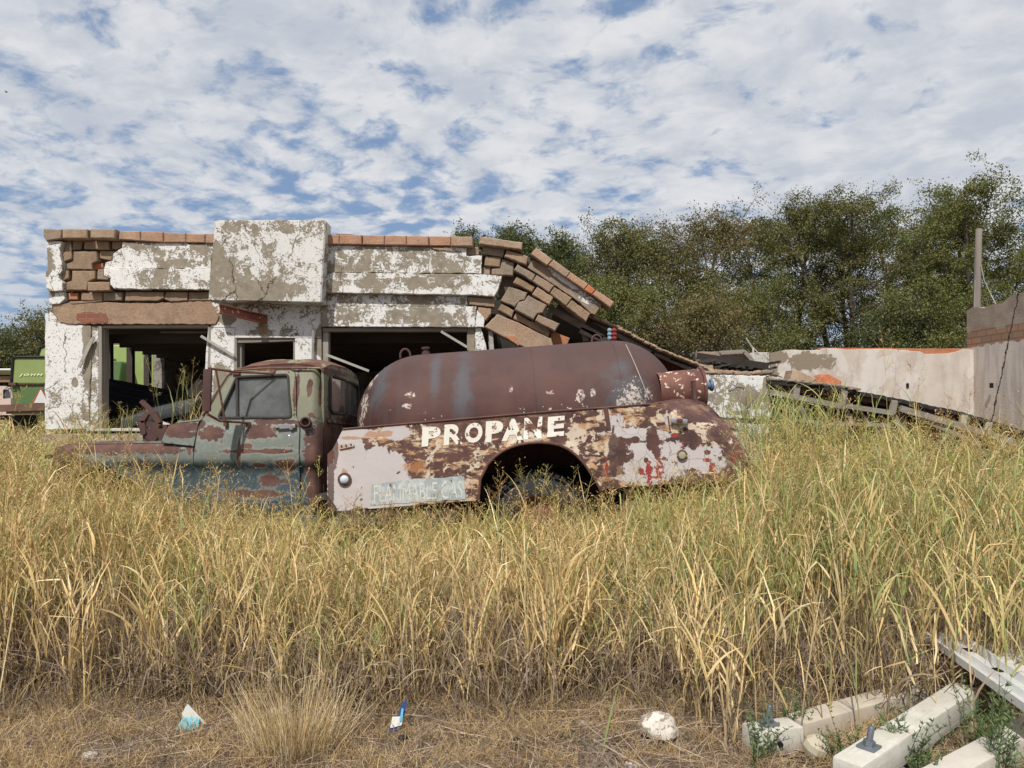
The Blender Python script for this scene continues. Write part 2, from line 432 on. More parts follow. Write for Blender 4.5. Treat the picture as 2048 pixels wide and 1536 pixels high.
# ------------------------------------------------------------------ the ruined building
def c1(pts): return [(60 + x / 5.12, 420 + y / 5.12) for x, y in pts]
def c2(pts): return [(400 + x / 3.413, 420 + y / 3.413) for x, y in pts]
def c3(pts): return [(920 + x / 5.12, 440 + y / 5.12) for x, y in pts]
def c4(pts): return [(80 + x / 5.12, 600 + y / 5.12) for x, y in pts]
def c5(pts): return [(380 + x / 5.12, 640 + y / 5.12) for x, y in pts]
YF = 10.8
def zl(items, Y=YF):   # ellipses in photo pixels -> metres
    return [(*XZ(x, y, Y), rx * Y / FPX, rz * Y / FPX) for x, y, rx, rz in items]

def build_building():
    b = root('ruined_building', (-3.4, 11.0, 0), 'roofless white plastered block building with peeling paint and two open windows behind the truck', 'building')
    PW = m_peel('peeling_white_paint', bias=.055, seed=1, zones=zl([(190, 800, 30, 60), (180, 745, 20, 30)]), bare=zl([(176, 690, 12, 90), (186, 790, 10, 60), (150, 765, 7, 10), (100, 588, 14, 9), (105, 525, 12, 25)]))
    PB = m_peel('peeling_band_paint', bias=-.012, sc=1.25, seed=3, zones=zl([(370, 530, 40, 10), (800, 570, 110, 12), (700, 540, 50, 8), (900, 560, 40, 20)]))
    PL = m_peel('peeling_lintel_paint', bias=-.035, seed=5, zones=zl([(790, 635, 120, 14)]))
    PC = m_peel('peeling_sign_block_paint', bias=-.03, sc=1.2, seed=8, paint=(.64, .625, .59), dirt=.65,
                zones=zl([(480, 540, 45, 60), (530, 590, 80, 20), (480, 460, 20, 20), (600, 470, 25, 10)]))
    PD = m_peel('peeling_door_surround_paint', bias=.02, seed=11, zones=zl([(560, 665, 60, 8), (440, 740, 20, 60)]), bare=zl([(455, 640, 20, 10), (525, 660, 12, 12), (640, 690, 10, 40), (440, 760, 14, 30)]))
    PLAST = m_block('bare_brown_render', (.37, .255, .165), (.27, .185, .125), 0, 21)
    BRK, s = material('exposed_red_brick'); c = s.coord(); x, y, z = s.sep(c)
    br = s.n('ShaderNodeTexBrick'); s.put(br.inputs['Vector'], s.comb(x, z, 0)); br.inputs['Scale'].default_value = 1
    br.inputs['Color1'].default_value = (.30, .10, .06, 1); br.inputs['Color2'].default_value = (.22, .085, .06, 1); br.inputs['Mortar'].default_value = (.2, .15, .11, 1)
    br.inputs['Mortar Size'].default_value = .006; br.inputs['Brick Width'].default_value = .21; br.inputs['Row Height'].default_value = .07
    n = s.noise(c, 30, 5, .6)
    col = s.mix(s.m('MULTIPLY', s.step(n, .45, .7), .5), br.outputs[0], (.2, .13, .09, 1))
    s.out(s.pbsdf(col, .95, s.bump(s.m('ADD', s.m('MULTIPLY', br.outputs[1], -1), n), .6, .01), 0, .15))

    # ---- main upright wall
    slab('plaster_pier', c4([(50, 140), (110, 125), (165, 175), (180, 215), (270, 245), (440, 255), (520, 262), (530, 560), (510, 900), (505, 1325), (50, 1325)]), YF, .28, PW, b, 1.0, 7, seed=1)
    slab('jamb_infill', c4([(532, 262), (598, 262), (598, 1310), (508, 1325), (512, 900), (533, 560)]), YF + .02, .22, m_peel('grey_jamb_render', bias=-.09, seed=31, sc=1.6), b)
    slab('foundation_wall', [(84, 868), (448, 866), (448, 1000), (84, 1000)], YF - .03, .34, m_peel('stained_base_render', bias=-.10, seed=4, under=(.36, .27, .2), paint=(.55, .48, .42)), b, .7, 10)
    slab('window_sill', c4([(470, 1318), (1250, 1318), (1250, 1345), (470, 1345)]), YF - .06, .36, WHITEPAINT, b)
    slab('core_wall', c1([(200, 300), (2060, 345), (2060, 640), (1880, 960), (1880, 1160), (250, 1160), (215, 960)]), YF + .06, .16, MORTAR, b)
    slab('render_lintel', c1([(235, 970), (430, 945), (1380, 950), (1840, 935), (1935, 1085), (1900, 1168), (400, 1168), (300, 1150), (240, 1060)]), YF - .02, .2, PLAST, b, 1.2, 6, seed=2)
    slab('brick_patch', c1([(480, 1060), (560, 1045), (770, 1055), (800, 1110), (790, 1150), (560, 1158), (475, 1120)]), YF - .026, .05, BRK, b, 1.2, 5, seed=3, bev=0)
    slab('corner_plaster', c1([(165, 322), (325, 322), (300, 400), (330, 600), (290, 690), (330, 740), (330, 822), (190, 838), (165, 790), (160, 630), (180, 620), (172, 430)]), YF - .11, .34, PW, b, .8, 6, seed=5)
    slab('corner_plaster', c1([(190, 843), (350, 840), (355, 910), (300, 960), (195, 965)]), YF - .05, .3, PW, b, .8, 6, seed=6)
    slab('plaster_band', c1([(945, 325), (1880, 348), (1850, 602), (755, 602), (770, 540), (845, 520), (850, 450), (940, 390)]), YF - .10, .17, PB, b, 1.0, 6, seed=7)
    slab('plaster_band', c1([(755, 603), (1850, 603), (1840, 815), (860, 805), (820, 760), (820, 700), (755, 670)]), YF - .13, .2, PB, b, .9, 7, seed=8)
    blocks = [
        ([(308, 324), (420, 324), (420, 420), (300, 425)], BLOCK3, .03), ([(432, 316), (540, 318), (520, 405), (432, 410)], BLOCK3, .05),
        ([(555, 318), (805, 318), (805, 405), (550, 400)], BLOCK, .0), ([(840, 324), (945, 324), (930, 392), (840, 400)], BLOCK3, .03),
        ([(322, 430), (425, 422), (430, 500), (352, 528), (322, 510)], BLOCK, .0), ([(445, 425), (680, 425), (690, 520), (632, 550), (636, 610), (380, 605), (372, 552), (440, 522)], BLOCK, -.02),
        ([(715, 420), (860, 420), (832, 520), (712, 495)], BLOCK, .03), ([(645, 548), (743, 545), (750, 592), (692, 603), (652, 612)], ORANGE, .05),
        ([(300, 622), (400, 617), (395, 700), (332, 725), (292, 692)], BLOCK, .0), ([(430, 622), (664, 622), (664, 700), (590, 735), (580, 822), (372, 820), (372, 742), (425, 722)], BLOCK, -.03),
        ([(692, 608), (750, 600), (758, 680), (818, 702), (810, 720), (682, 710)], BLOCK3, .01), ([(585, 735), (820, 735), (815, 825), (590, 830)], BLOCK, -.09),
        ([(390, 850), (490, 850), (485, 920), (395, 920)], ORANGE, .04), ([(525, 845), (738, 842), (738, 935), (520, 925)], BLOCK, .01),
        ([(748, 842), (945, 845), (935, 925), (748, 930)], BLOCK3, .01), ([(975, 840), (1365, 840), (1370, 900), (1310, 930), (970, 930)], BLOCK, .0),
        ([(1390, 840), (1610, 840), (1610, 930), (1440, 940), (1375, 915)], BLOCK3, .01), ([(1622, 840), (1835, 840), (1835, 928), (1622, 930)], BLOCK, .02),
        ([(400, 935), (700, 930), (740, 945), (420, 965)], BLOCK3, .02)]
    for i, (p, m, dy) in enumerate(blocks):
        slab('wall_block', c1(p), YF - .05 + dy, .2, m, b, .5, 7, bev=.010, seed=20 + i)
    cop = [([(135, 190), (320, 197), (316, 292), (165, 318), (135, 270)], BLOCK3, -.16), ([(330, 190), (585, 195), (585, 290), (330, 290)], BLOCK2, -.19),
           ([(615, 190), (870, 195), (865, 290), (615, 285)], BLOCK2, -.2), ([(915, 213), (1128, 215), (1128, 315), (905, 302)], TERRAB, -.14),
           ([(1132, 215), (1363, 225), (1363, 330), (1132, 315)], TERRAB, -.145), ([(1367, 228), (1592, 235), (1592, 332), (1367, 332)], TERRAB, -.14),
           ([(1597, 240), (1790, 245), (1790, 337), (1597, 332)], TERRA, -.13), ([(1795, 240), (1900, 237), (1900, 342), (1795, 337)], TERRAB, -.14)]
    for i, (p, m, dy) in enumerate(cop):
        slab('coping_tile', c1(p), YF + dy, .32, m, b, .5, 8, bev=.012, seed=60 + i)
    # ---- projecting sign block in the middle
    sb = bmesh.new()
    fr = [P(430, 440, 10.44), P(651, 440, 10.44), P(642, 605, 10.44), P(416, 601, 10.44)]
    bk = [v + Vector((0, .34, 0)) for v in fr]
    vv = [sb.verts.new(v) for v in fr + bk]
    for q in ((0, 1, 2, 3), (7, 6, 5, 4), (0, 4, 5, 1), (1, 5, 6, 2), (2, 6, 7, 3), (3, 7, 4, 0)): sb.faces.new([vv[k] for k in q])
    bmesh.ops.bevel(sb, geom=sb.edges[:], offset=.012, segments=2, affect='EDGES')
    finish(sb, 'sign_block', PC, b)
    # ---- right parapet
    slab('plaster_band', c2([(855, 240), (1818, 256), (1818, 312), (1925, 312), (1920, 433), (845, 425)]), YF - .10, .2, PB, b, .8, 7, seed=9)
    slab('plaster_band', c2([(840, 427), (1925, 439), (2060, 452), (2038, 540), (2006, 592), (1880, 580), (835, 564)]), YF - .13, .24, PB, b, .7, 7, seed=10)
    slab('lintel_strip', c2([(835, 568), (1825, 590), (1825, 656), (835, 656)]), YF - .02, .2, PL, b, .4, 10, seed=11)
    slab('lintel_band', c2([(828, 658), (1888, 658), (1875, 800), (824, 796)]), YF - .05, .24, PL, b, .5, 8, seed=12)
    slab('plaster_chip', c2([(1890, 680), (1940, 740), (1938, 800), (1877, 800)]), YF - .045, .2, PW, b, 1, 5, seed=13)
    slab('plaster_flap', c2([(1565, 250), (1740, 268), (1740, 282), (1600, 268)]), YF - .12, .02, BLOCK2, b, .6, 5, seed=14, bev=0)
    cr = [(860, 950), (952, 1103), (1110, 1258), (1261, 1407), (1410, 1560), (1567, 1711), (1714, 1860)]
    for i, (a, d) in enumerate(cr):
        y0 = 166 + (a - 860) * .016
        slab('coping_tile', c2([(a, y0), (d, y0 + 2), (d, y0 + 68), (a, y0 + 67)]), YF - .17 + .01 * (i % 3), .34, TERRA if i < 6 else TERRAB, b, .35, 9, bev=.012, seed=80 + i)
    slab('coping_tile', c2([(925, 160), (1000, 162), (1070, 170), (930, 170)]), YF - .05, .2, BLOCK3, b, .3, 9)
    # ---- around the door and between the openings
    slab('door_surround', [(418, 600), (642, 604), (642, 676), (590, 676), (470, 676), (470, 655), (416, 655)], YF, .24, PD, b, .3, 14, seed=15)
    slab('pier', [(416, 655.5), (469.5, 655.5), (469.5, 676), (466, 800), (462, 1000), (404, 1000), (406, 800), (412, 700)], YF + .004, .24, PD, b, .3, 14, seed=16)
    slab('pier', [(590, 676.5), (631, 676.5), (631, 1000), (588, 1000)], YF + .004, .24, PD, b, .3, 14, seed=17)
    slab('pier', [(934, 655.5), (950, 655.5), (950, 1000), (934, 1000)], YF + .03, .2, m_peel('taupe_pier_render', bias=-.2, seed=40), b)
    slab('pier', [(950.5, 655), (962, 655), (972, 690), (978, 740), (978, 1000), (950.5, 1000)], YF + .01, .22, PW, b, .8, 6, seed=18)
    slab('pier', [(976, 655), (986, 658), (988, 1000), (979, 1000), (979, 740)], YF + .04, .2, BLOCK2, b, .5, 7, seed=19)
    # blocks by the break
    for i, (p, m, dy) in enumerate([
        ([(1818, 248), (1900, 250), (1905, 308), (1820, 306)], BLOCK3, .03), ([(1835, 592), (2010, 605), (2010, 665), (1838, 645)], BLOCK, 0),
        ([(1896, 660), (1990, 672), (1985, 710), (1950, 755), (1903, 715)], BLOCK2, .02)]):
        slab('wall_block', c2(p), YF - .05 + dy, .22, m, b, .6, 7, bev=.01, seed=120 + i)
    # ---- timber frames in the openings
    def timber(name, pts, Y, th, mat=WOOD): return slab(name, pts, Y, th, mat, b, .25, 25, bev=.003, seed=hash(name) % 99)
    timber('window_frame', c4([(598, 264), (632, 262), (632, 1318), (600, 1318)]), YF + .01, .14)
    timber('window_frame', c4([(636, 285), (662, 285), (660, 1318), (634, 1318)]), YF + .06, .12)
    timber('window_frame', c4([(640, 262), (1722, 250), (1722, 282), (640, 288)]), YF + .03, .14, WOODH)
    timber('window_frame', c4([(1722, 252), (1752, 252), (1745, 520), (1735, 900), (1710, 900), (1722, 500)]), YF + .0, .1)
    timber('window_frame', [(645, 655.5), (934, 655.5), (934, 663), (645, 663)], YF + .02, .14, WOODH)
    timber('window_frame', [(646, 660), (657, 660), (654, 1000), (643, 1000)], YF + .05, .12)
    timber('window_frame', [(631.5, 655), (643, 655), (643, 1000), (631.5, 1000)], YF + .015, .14, m_peel('grey_post_render', bias=-.12, seed=41))
    timber('door_frame', c5([(482, 186), (1078, 182), (1072, 215), (482, 236)]), YF + .03, .14, WOODH)
    timber('door_frame', c5([(440, 190), (480, 190), (480, 1500), (430, 1500)]), YF + .01, .13)
    timber('door_frame', c5([(484, 240), (528, 240), (522, 1500), (480, 1500)]), YF + .08, .12)
    timber('door_frame', c5([(1058, 200), (1074, 200), (1068, 1500), (1050, 1500)]), YF + .04, .14)
    # loose battens hanging on the wall
    for (a, d, w) in (((165, 722), (186, 676), .04), ((402, 672), (468, 712), .035), ((882, 663), (934, 694), .035), ((652, 709), (738, 742), .035), ((626, 657), (625, 722), .04), ((158, 735), (183, 680), .04)):
        bm = bmesh.new(); bm_beam(bm, P(*a, YF - .06), P(*d, YF - .03), .025, w); finish(bm, 'hanging_batten', WOODL, b)
    bm = bmesh.new(); A = P(981, 662, YF - .02); bm_beam(bm, A, P(984, 700, YF - .02), .03, .06); finish(bm, 'hanging_batten', WOODL, b)
    # ---- interior shell: side wall with open studs, back wall, flat roof with joists, floor
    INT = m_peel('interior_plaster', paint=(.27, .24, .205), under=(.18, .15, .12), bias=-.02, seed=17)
    xl = P(96, 700, YF).x + .02
    bm = bmesh.new()
    zt = 3.02
    def bx(x0, x1, y0, y1, z0, z1): bm_box(bm, ((x0 + x1) / 2, (y0 + y1) / 2, (z0 + z1) / 2), (abs(x1 - x0), abs(y1 - y0), abs(z1 - z0)))
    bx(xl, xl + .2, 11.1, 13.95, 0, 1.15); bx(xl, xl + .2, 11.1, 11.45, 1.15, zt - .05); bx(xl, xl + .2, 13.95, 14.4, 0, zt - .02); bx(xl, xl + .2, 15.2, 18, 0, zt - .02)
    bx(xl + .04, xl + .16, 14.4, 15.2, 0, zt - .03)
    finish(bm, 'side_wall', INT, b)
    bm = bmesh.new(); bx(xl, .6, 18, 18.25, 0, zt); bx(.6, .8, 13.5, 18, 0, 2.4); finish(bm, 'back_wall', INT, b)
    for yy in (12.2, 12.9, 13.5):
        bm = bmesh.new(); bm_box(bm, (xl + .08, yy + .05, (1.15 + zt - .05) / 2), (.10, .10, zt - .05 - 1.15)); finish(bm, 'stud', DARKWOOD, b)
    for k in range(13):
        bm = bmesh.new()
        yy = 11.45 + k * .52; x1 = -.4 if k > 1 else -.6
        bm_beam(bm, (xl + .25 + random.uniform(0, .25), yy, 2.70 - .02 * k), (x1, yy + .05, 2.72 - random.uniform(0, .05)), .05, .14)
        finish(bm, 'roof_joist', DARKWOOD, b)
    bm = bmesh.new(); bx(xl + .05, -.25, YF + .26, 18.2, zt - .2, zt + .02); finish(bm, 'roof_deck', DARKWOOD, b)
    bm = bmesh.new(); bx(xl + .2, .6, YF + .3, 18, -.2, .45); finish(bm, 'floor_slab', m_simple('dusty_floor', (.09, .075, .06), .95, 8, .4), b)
    # white tube and pipe bits under the roof
    bm = bmesh.new(); bm_tube(bm, [P(322, 664, 11.5), P(414, 664, 11.5)], .025); finish(bm, 'lamp_tube', WOODL, b)
    for k in range(5):
        bm = bmesh.new(); bm_beam(bm, P(930 - 8 * k, 672 + 9 * k, 12.0 + k * .8), P(690 - 4 * k, 676 + 10 * k, 12.2 + k * .8), .04, .10); finish(bm, 'roof_joist', DARKWOOD, b)
    # rusty sign bracket: a channel fixed to the wall, jutting left towards the road
    bm = bmesh.new(); A = P(440, 618, 10.15); B = P(534, 640, YF - .01)
    bm_beam(bm, A, B, .012, .13)
    up = Vector((0, -.028, .058)); bm_beam(bm, A + up, B + up, .06, .012); bm_beam(bm, A - Vector((0, .028, .058)), B - Vector((0, .028, .058)), .06, .012)
    finish(bm, 'sign_bracket', m_rust('flaking_bracket_rust', (.20, .055, .03), (.26, .10, .06), (.55, .5, .46), .9), b)
    # rust run below the bracket
    slab('rust_stain', [(516, 648), (536, 650), (533, 668), (521, 668)], YF - .004, .003, m_simple('rust_run', (.27, .19, .10), .95, 20, .5), b, 2, 4, bev=0)
build_building()

def corrugated(name, a, b_, c_, mat, parent=None, waves=7, amp=.025, n=8):
    """sheet spanned from corner a by edges to b_ (along the ribs) and c_ (across them)"""
    a = Vector(a); u = Vector(b_) - a; w = Vector(c_) - a; nn = u.cross(w).normalized(); bm = bmesh.new(); K = waves * n
    rows = []
    for i in range(K + 1):
        t = i / K; o = nn * math.sin(t * waves * 2 * math.pi) * amp
        rows.append([bm.verts.new(a + w * t + u * q + o) for q in (0, .25, .5, .75, 1)])
    for r0, r1 in zip(rows, rows[1:]):
        for k in range(4): bm.faces.new((r0[k], r0[k + 1], r1[k + 1], r1[k]))
    bmesh.ops.recalc_face_normals(bm, faces=bm.faces)
    bmesh.ops.solidify(bm, geom=bm.faces[:], thickness=.003)
    return finish(bm, name, mat, parent, True)

def build_interior_junk():
    o = corrugated('corrugated_sheet', P(170, 748, 11.9), P(352, 782, 12.3), P(170, 870, 11.6), m_simple('shade_black_tin', (.02, .02, .024), .6, 10, .3, metallic=.3), waves=7)  # tin coloured black in place of the shade inside the window
    tag(o, 'dark corrugated metal sheet leaning inside the left window', 'metal sheet')
    bm = bmesh.new()
    bm_box(bm, P(330, 822, 11.55), (1.25, .85, .16), Matrix.Rotation(R(-14), 3, 'Y') @ Matrix.Rotation(R(12), 3, 'X'), .06)
    o = finish(bm, 'mattress', m_simple('grey_blue_ticking', (.055, .062, .062), .9, 8, .2), None, True)
    tag(o, 'grey blue padded slab slumped inside the left window', 'mattress')
    for i, (a, b_, m, lab) in enumerate([((335, 858), (430, 836), WOODL, 'long pale board lying across the sill of the left window'), ((300, 862), (395, 848), TERRAB, 'orange brown splintered board on the sill beside the hood hinge'),
                                         ((262, 862), (300, 838), WOODH, 'short grey board at the left end of the window sill'), ((360, 850), (425, 824), BLOCK2, 'brown plank end sticking up by the cab windscreen')]):
        bm = bmesh.new(); bm_beam(bm, P(*a, 11.0 + .06 * i), P(*b_, 11.5 + .05 * i), .14, .03, .3 * i); o = finish(bm, 'board', m)
        tag(o, lab, 'board', 'boards heaped in the left window')
    bm = bmesh.new(); rr = random.Random(4)
    bm_slab(bm, jag([(296, 858), (308, 846), (322, 842), (338, 848), (344, 860), (320, 868), (300, 866)], 1, 5), 11.02, .05)
    o = finish(bm, 'foam_scrap', m_simple('pinkish_foam', (.6, .5, .47), .9, 20, .2)); tag(o, 'pinkish white scrap lying under the raised hinge on the sill', 'scrap')
    bm = bmesh.new(); bm_slab(bm, [(372, 786), (392, 756), (404, 762), (408, 792), (392, 800)], 12.6, .03, tilt=.4)
    o = finish(bm, 'board_offcut', m_simple('pale_card', (.4, .37, .3), .9, 12, .2)); tag(o, 'pale torn board standing in the dark behind the left window', 'board')
build_interior_junk()

# ------------------------------------------------------------------ collapsed right-hand end
def build_collapse():
    b = root('collapsed_parapet', (1.0, 11.0, 0), 'slumped rows of cracked clay blocks and coping sliding down right of the standing wall', 'ruined wall')
    q = [
        ([(205, 165), (640, 228), (632, 305), (193, 245)], BLOCK2, -.17, .36), ([(235, 268), (460, 290), (440, 378), (228, 342)], BLOCK3, -.06, .3),
        ([(478, 305), (695, 372), (682, 462), (455, 376)], BLOCK2, -.10, .3), ([(262, 368), (420, 382), (408, 480), (248, 466)], BLOCK, -.04, .3),
        ([(428, 392), (552, 432), (545, 572), (322, 560), (325, 500), (412, 482)], BLOCK3, -.02, .3), ([(226, 478), (312, 480), (306, 566), (226, 560)], BLOCK3, .0, .25),
        ([(590, 452), (772, 560), (738, 626), (550, 512)], BLOCK3, -.14, .3), ([(784, 562), (966, 672), (914, 745), (742, 626)], BLOCK3, -.15, .3),
        ([(962, 680), (1146, 797), (1087, 882), (922, 752)], BLOCK, -.14, .3), ([(1146, 818), (1336, 957), (1292, 1042), (1088, 888)], BLOCK, -.19, .3),
        ([(582, 578), (772, 682), (735, 742), (542, 642)], BLOCK, -.08, .3), ([(792, 684), (956, 792), (914, 872), (737, 762)], BLOCK2, -.14, .34),
        ([(500, 682), (690, 742), (660, 820), (618, 824), (560, 892), (415, 826), (455, 760)], BLOCK3, -.07, .3),
        ([(700, 768), (890, 872), (846, 950), (790, 960), (752, 1020), (560, 916), (600, 840), (660, 826)], BLOCK3, -.16, .34), ([(802, 967), (1022, 1062), (972, 1140), (770, 1030)], BLOCK3, -.2, .34),
        ([(430, 850), (556, 928), (530, 1000), (386, 920)], BLOCK, -.04, .25), ([(572, 945), (720, 1032), (850, 1060), (930, 1140), (900, 1200), (700, 1085), (545, 1010)], BLOCK2, -.02, .25),
        ([(380, 962), (600, 1050), (820, 1165), (935, 1215), (960, 1300), (700, 1330), (250, 1095)], BLOCK2, -.12, .3)]
    for i, (p, m, dy, th) in enumerate(q):
        slab('block', c3(p), YF + dy, th, m, b, .6, 7, bev=.012, seed=200 + i, tilt=.05)
    for i, (p, m) in enumerate([([(780, 280), (947, 405), (892, 466), (725, 350)], TERRAB), ([(958, 405), (1130, 530), (1088, 590), (905, 462)], BLOCK2), ([(1132, 530), (1315, 657), (1270, 715), (1092, 590)], TERRA),
                            ([(1318, 658), (1387, 716), (1350, 764), (1272, 716)], ORANGE), ([(1395, 716), (1582, 842), (1540, 900), (1358, 762)], TERRA)]):
        slab('coping_tile', c3(p), YF - .22, .4, m, b, .4, 8, bev=.012, seed=230 + i, tilt=.05)
    slab('parapet_slab', c3([(745, 400), (880, 472), (1452, 862), (1422, 912), (1382, 972), (1342, 960), (1232, 850), (1148, 788), (692, 482)]), YF - .10, .3, BLOCK3, b, .6, 7, seed=240, tilt=.05)
    slab('plaster_skin', c3([(882, 478), (930, 492), (1452, 865), (1405, 888), (1330, 872), (1240, 832), (1130, 690), (960, 572)]), YF - .115, .03, m_peel('fallen_band_paint', bias=.0, seed=44), b, .8, 5, seed=241, bev=0)
    slab('mortar_core', c3([(225, 280), (640, 330), (1100, 760), (900, 820), (850, 960), (900, 1100), (860, 1200), (480, 1000), (380, 700), (225, 560)]), YF + .1, .1, MORTAR, b)
    # red brick edge under the tilted beam
    slab('brick_edge', c3([(440, 1180), (560, 1180), (640, 1245), (600, 1290)]), YF - .125, .2, ORANGE, b, .5, 6)

    t = root('fallen_roof', (3.2, 11.5, 0), 'broken flat roof sloping down from the slumped blocks to behind the tank', 'roof')
    # roof deck: front edge follows the slope of the photo, extends back
    bm = bmesh.new(); top = [(1120, 600), (1180, 632), (1235, 655), (1320, 700), (1380, 722), (1425, 742)]
    rows = []
    for j, yy in enumerate((0, .9, 2.2, 4.0)):
        rows.append([bm.verts.new(P(x, y, 11.0) + Vector((.0, yy, .02 * j))) for x, y in top])
    for r0, r1 in zip(rows, rows[1:]):
        for k in range(len(top) - 1): bm.faces.new((r0[k], r0[k + 1], r1[k + 1], r1[k]))
    bmesh.ops.recalc_face_normals(bm, faces=bm.faces); bmesh.ops.solidify(bm, geom=bm.faces[:], thickness=.05)
    finish(bm, 'roof_deck', DARKWOOD, t)
    bm = bmesh.new()
    rr = random.Random(9)
    for k in range(30):                                     # crumbled gravel and tile along the edge
        u = k / 29; x = 1165 + 262 * u; y = lerp_tab([(1120, 600), (1180, 632), (1235, 655), (1320, 700), (1380, 722), (1425, 742)], x) - 3 + rr.uniform(-1.5, 1.5)
        sx = rr.uniform(6, 14); bm_slab(bm, jag([(x - sx, y - sx * .42), (x + sx, y + sx * .42 - 1), (x + sx, y + sx * .42 + 4), (x - sx, y - sx * .42 + 4)], 1, 4, k), 10.88 + rr.uniform(-.05, .05), .25, .01)
    finish(bm, 'crumbled_edge', BLOCK2, t)
    for (a, d) in (((1098, 616), (1205, 676)), ((1180, 634), (1300, 706)), ((1160, 660), (1230, 690)), ((1340, 714), (1410, 738)), ((1310, 704), (1420, 752))):
        bm = bmesh.new(); bm_beam(bm, P(*a, 11.15), P(*d, 11.15), .1, .09); finish(bm, 'rafter', WOODH, t)
    for (a, d) in (((1168, 662), (1172, 682)), ((1095, 626), (1106, 660)), ((1250, 690), (1262, 720))):
        bm = bmesh.new(); bm_beam(bm, P(*a, 11.3), P(*d, 11.3), .08, .08); finish(bm, 'rafter', WOOD, t)
    slab('terracotta_lining', [(1103, 662), (1140, 676), (1134, 690), (1100, 690)], 11.0, .1, ORANGE, t, .5, 6)
    slab('terracotta_lining', [(1310, 712), (1410, 745), (1410, 760), (1310, 760)], 11.6, .1, m_simple('dark_red_board', (.12, .035, .025), .9, 12, .3), t)
    # inner rear wall closing the hollow, its colour darkened to stand for shade
    INT = m_simple('shade_dark_inner_wall', (.035, .03, .026), .95, 6, .3)
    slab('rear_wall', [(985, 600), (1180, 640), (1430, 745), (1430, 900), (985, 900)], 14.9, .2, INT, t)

    c = root('corner_pier', (3.3, 10.9, 0), 'leaning white and taupe plastered corner pier standing behind the rear of the tank', 'ruined wall')
    PP = m_peel('peeling_corner_paint', bias=-.02, sc=1.5, seed=51, zones=zl([(1500, 800, 20, 20)]), bare=zl([(1528, 780, 8, 28), (1470, 826, 22, 4)]))
    slab('pier_upper', [(1405, 749), (1532, 752), (1540, 838), (1450, 836), (1405, 830)], YF - .1, .4, PP, c, .7, 8, seed=52)
    slab('pier_lower', [(1455, 838), (1541, 839), (1549, 1010), (1440, 1010)], YF - .04, .3, PP, c, .7, 8, seed=53)
    slab('pier_return', [(1533, 752), (1538, 752), (1558, 1010), (1550, 1010)], YF - .03, .4, BLOCK3, c)
    slab('broken_ledge', [(1428, 838), (1470, 838), (1478, 858), (1440, 856)], YF - .08, .2, BLOCK2, c, 1, 5, seed=54)
    # rubble on top
    rr = random.Random(12)
    labs = ['flat tan roof tile shard', 'small brown clay lump', 'thin broken slate', 'pale mortar lump', 'buff clay fragment', 'grey stone chip', 'curled tar paper scrap', 'reddish clay shard', 'dusty brown slab piece', 'narrow tan sliver', 'chunky buff brick end']
    for i in range(11):
        x = 1424 + i * 11.5 + rr.uniform(-3, 3); y = 748 - rr.uniform(0, 5); w = rr.uniform(7, 15); h = rr.uniform(3, 7)
        bm = bmesh.new(); bm_slab(bm, jag([(x - w, y - h * .3), (x - w * .2, y - h), (x + w, y - h * .4), (x + w, y + 3), (x - w, y + 3)], 1, 4, i), YF - .12 + rr.uniform(0, .2), rr.uniform(.1, .25), .012)
        o = finish(bm, 'rubble_piece', [BLOCK2, BLOCK, BLOCK3, TERRAB][i % 4])
        tag(o, labs[i] + ' lying on the corner pier, number %s from its left end' % ['one', 'two', 'three', 'four', 'five', 'six', 'seven', 'eight', 'nine', 'ten', 'eleven'][i], 'rubble', 'rubble on the corner pier')
    # charred timber sticking over the pier, and the upright pale block
    bm = bmesh.new(); bm_beam(bm, P(1395, 712, 11.6), P(1537, 733, 11.2), .12, .10); o = finish(bm, 'charred_beam', m_simple('charred_timber', (.035, .028, .024), .9, 20, .4))
    tag(o, 'dark charred beam jutting over the rubble of the corner pier', 'beam')
    slab('stump', [(1408, 732), (1426, 730), (1430, 750), (1406, 750)], 10.9, .18, BLOCK2, c, .6, 6, seed=71)
    rr = random.Random(15)
    bm = bmesh.new()
    for k in range(60):
        x = rr.uniform(1385, 1535); y = rr.uniform(728, 746) - 10 * math.exp(-((x - 1400) / 22) ** 2); L = rr.uniform(8, 40); a = rr.uniform(-.5, .7)
        bm_beam(bm, P(x, y, 11.2 + rr.uniform(0, .6)), P(x + L * math.cos(a), y + L * math.sin(a) * .5, 11.2 + rr.uniform(0, .6)), .03, rr.uniform(.01, .04))
    o = finish(bm, 'splintered_lath', m_simple('blackened_lath', (.06, .05, .042), .9, 20, .4)); tag(o, 'tangle of blackened laths and twigs above the corner pier', 'lath debris', kind='stuff')
build_collapse()

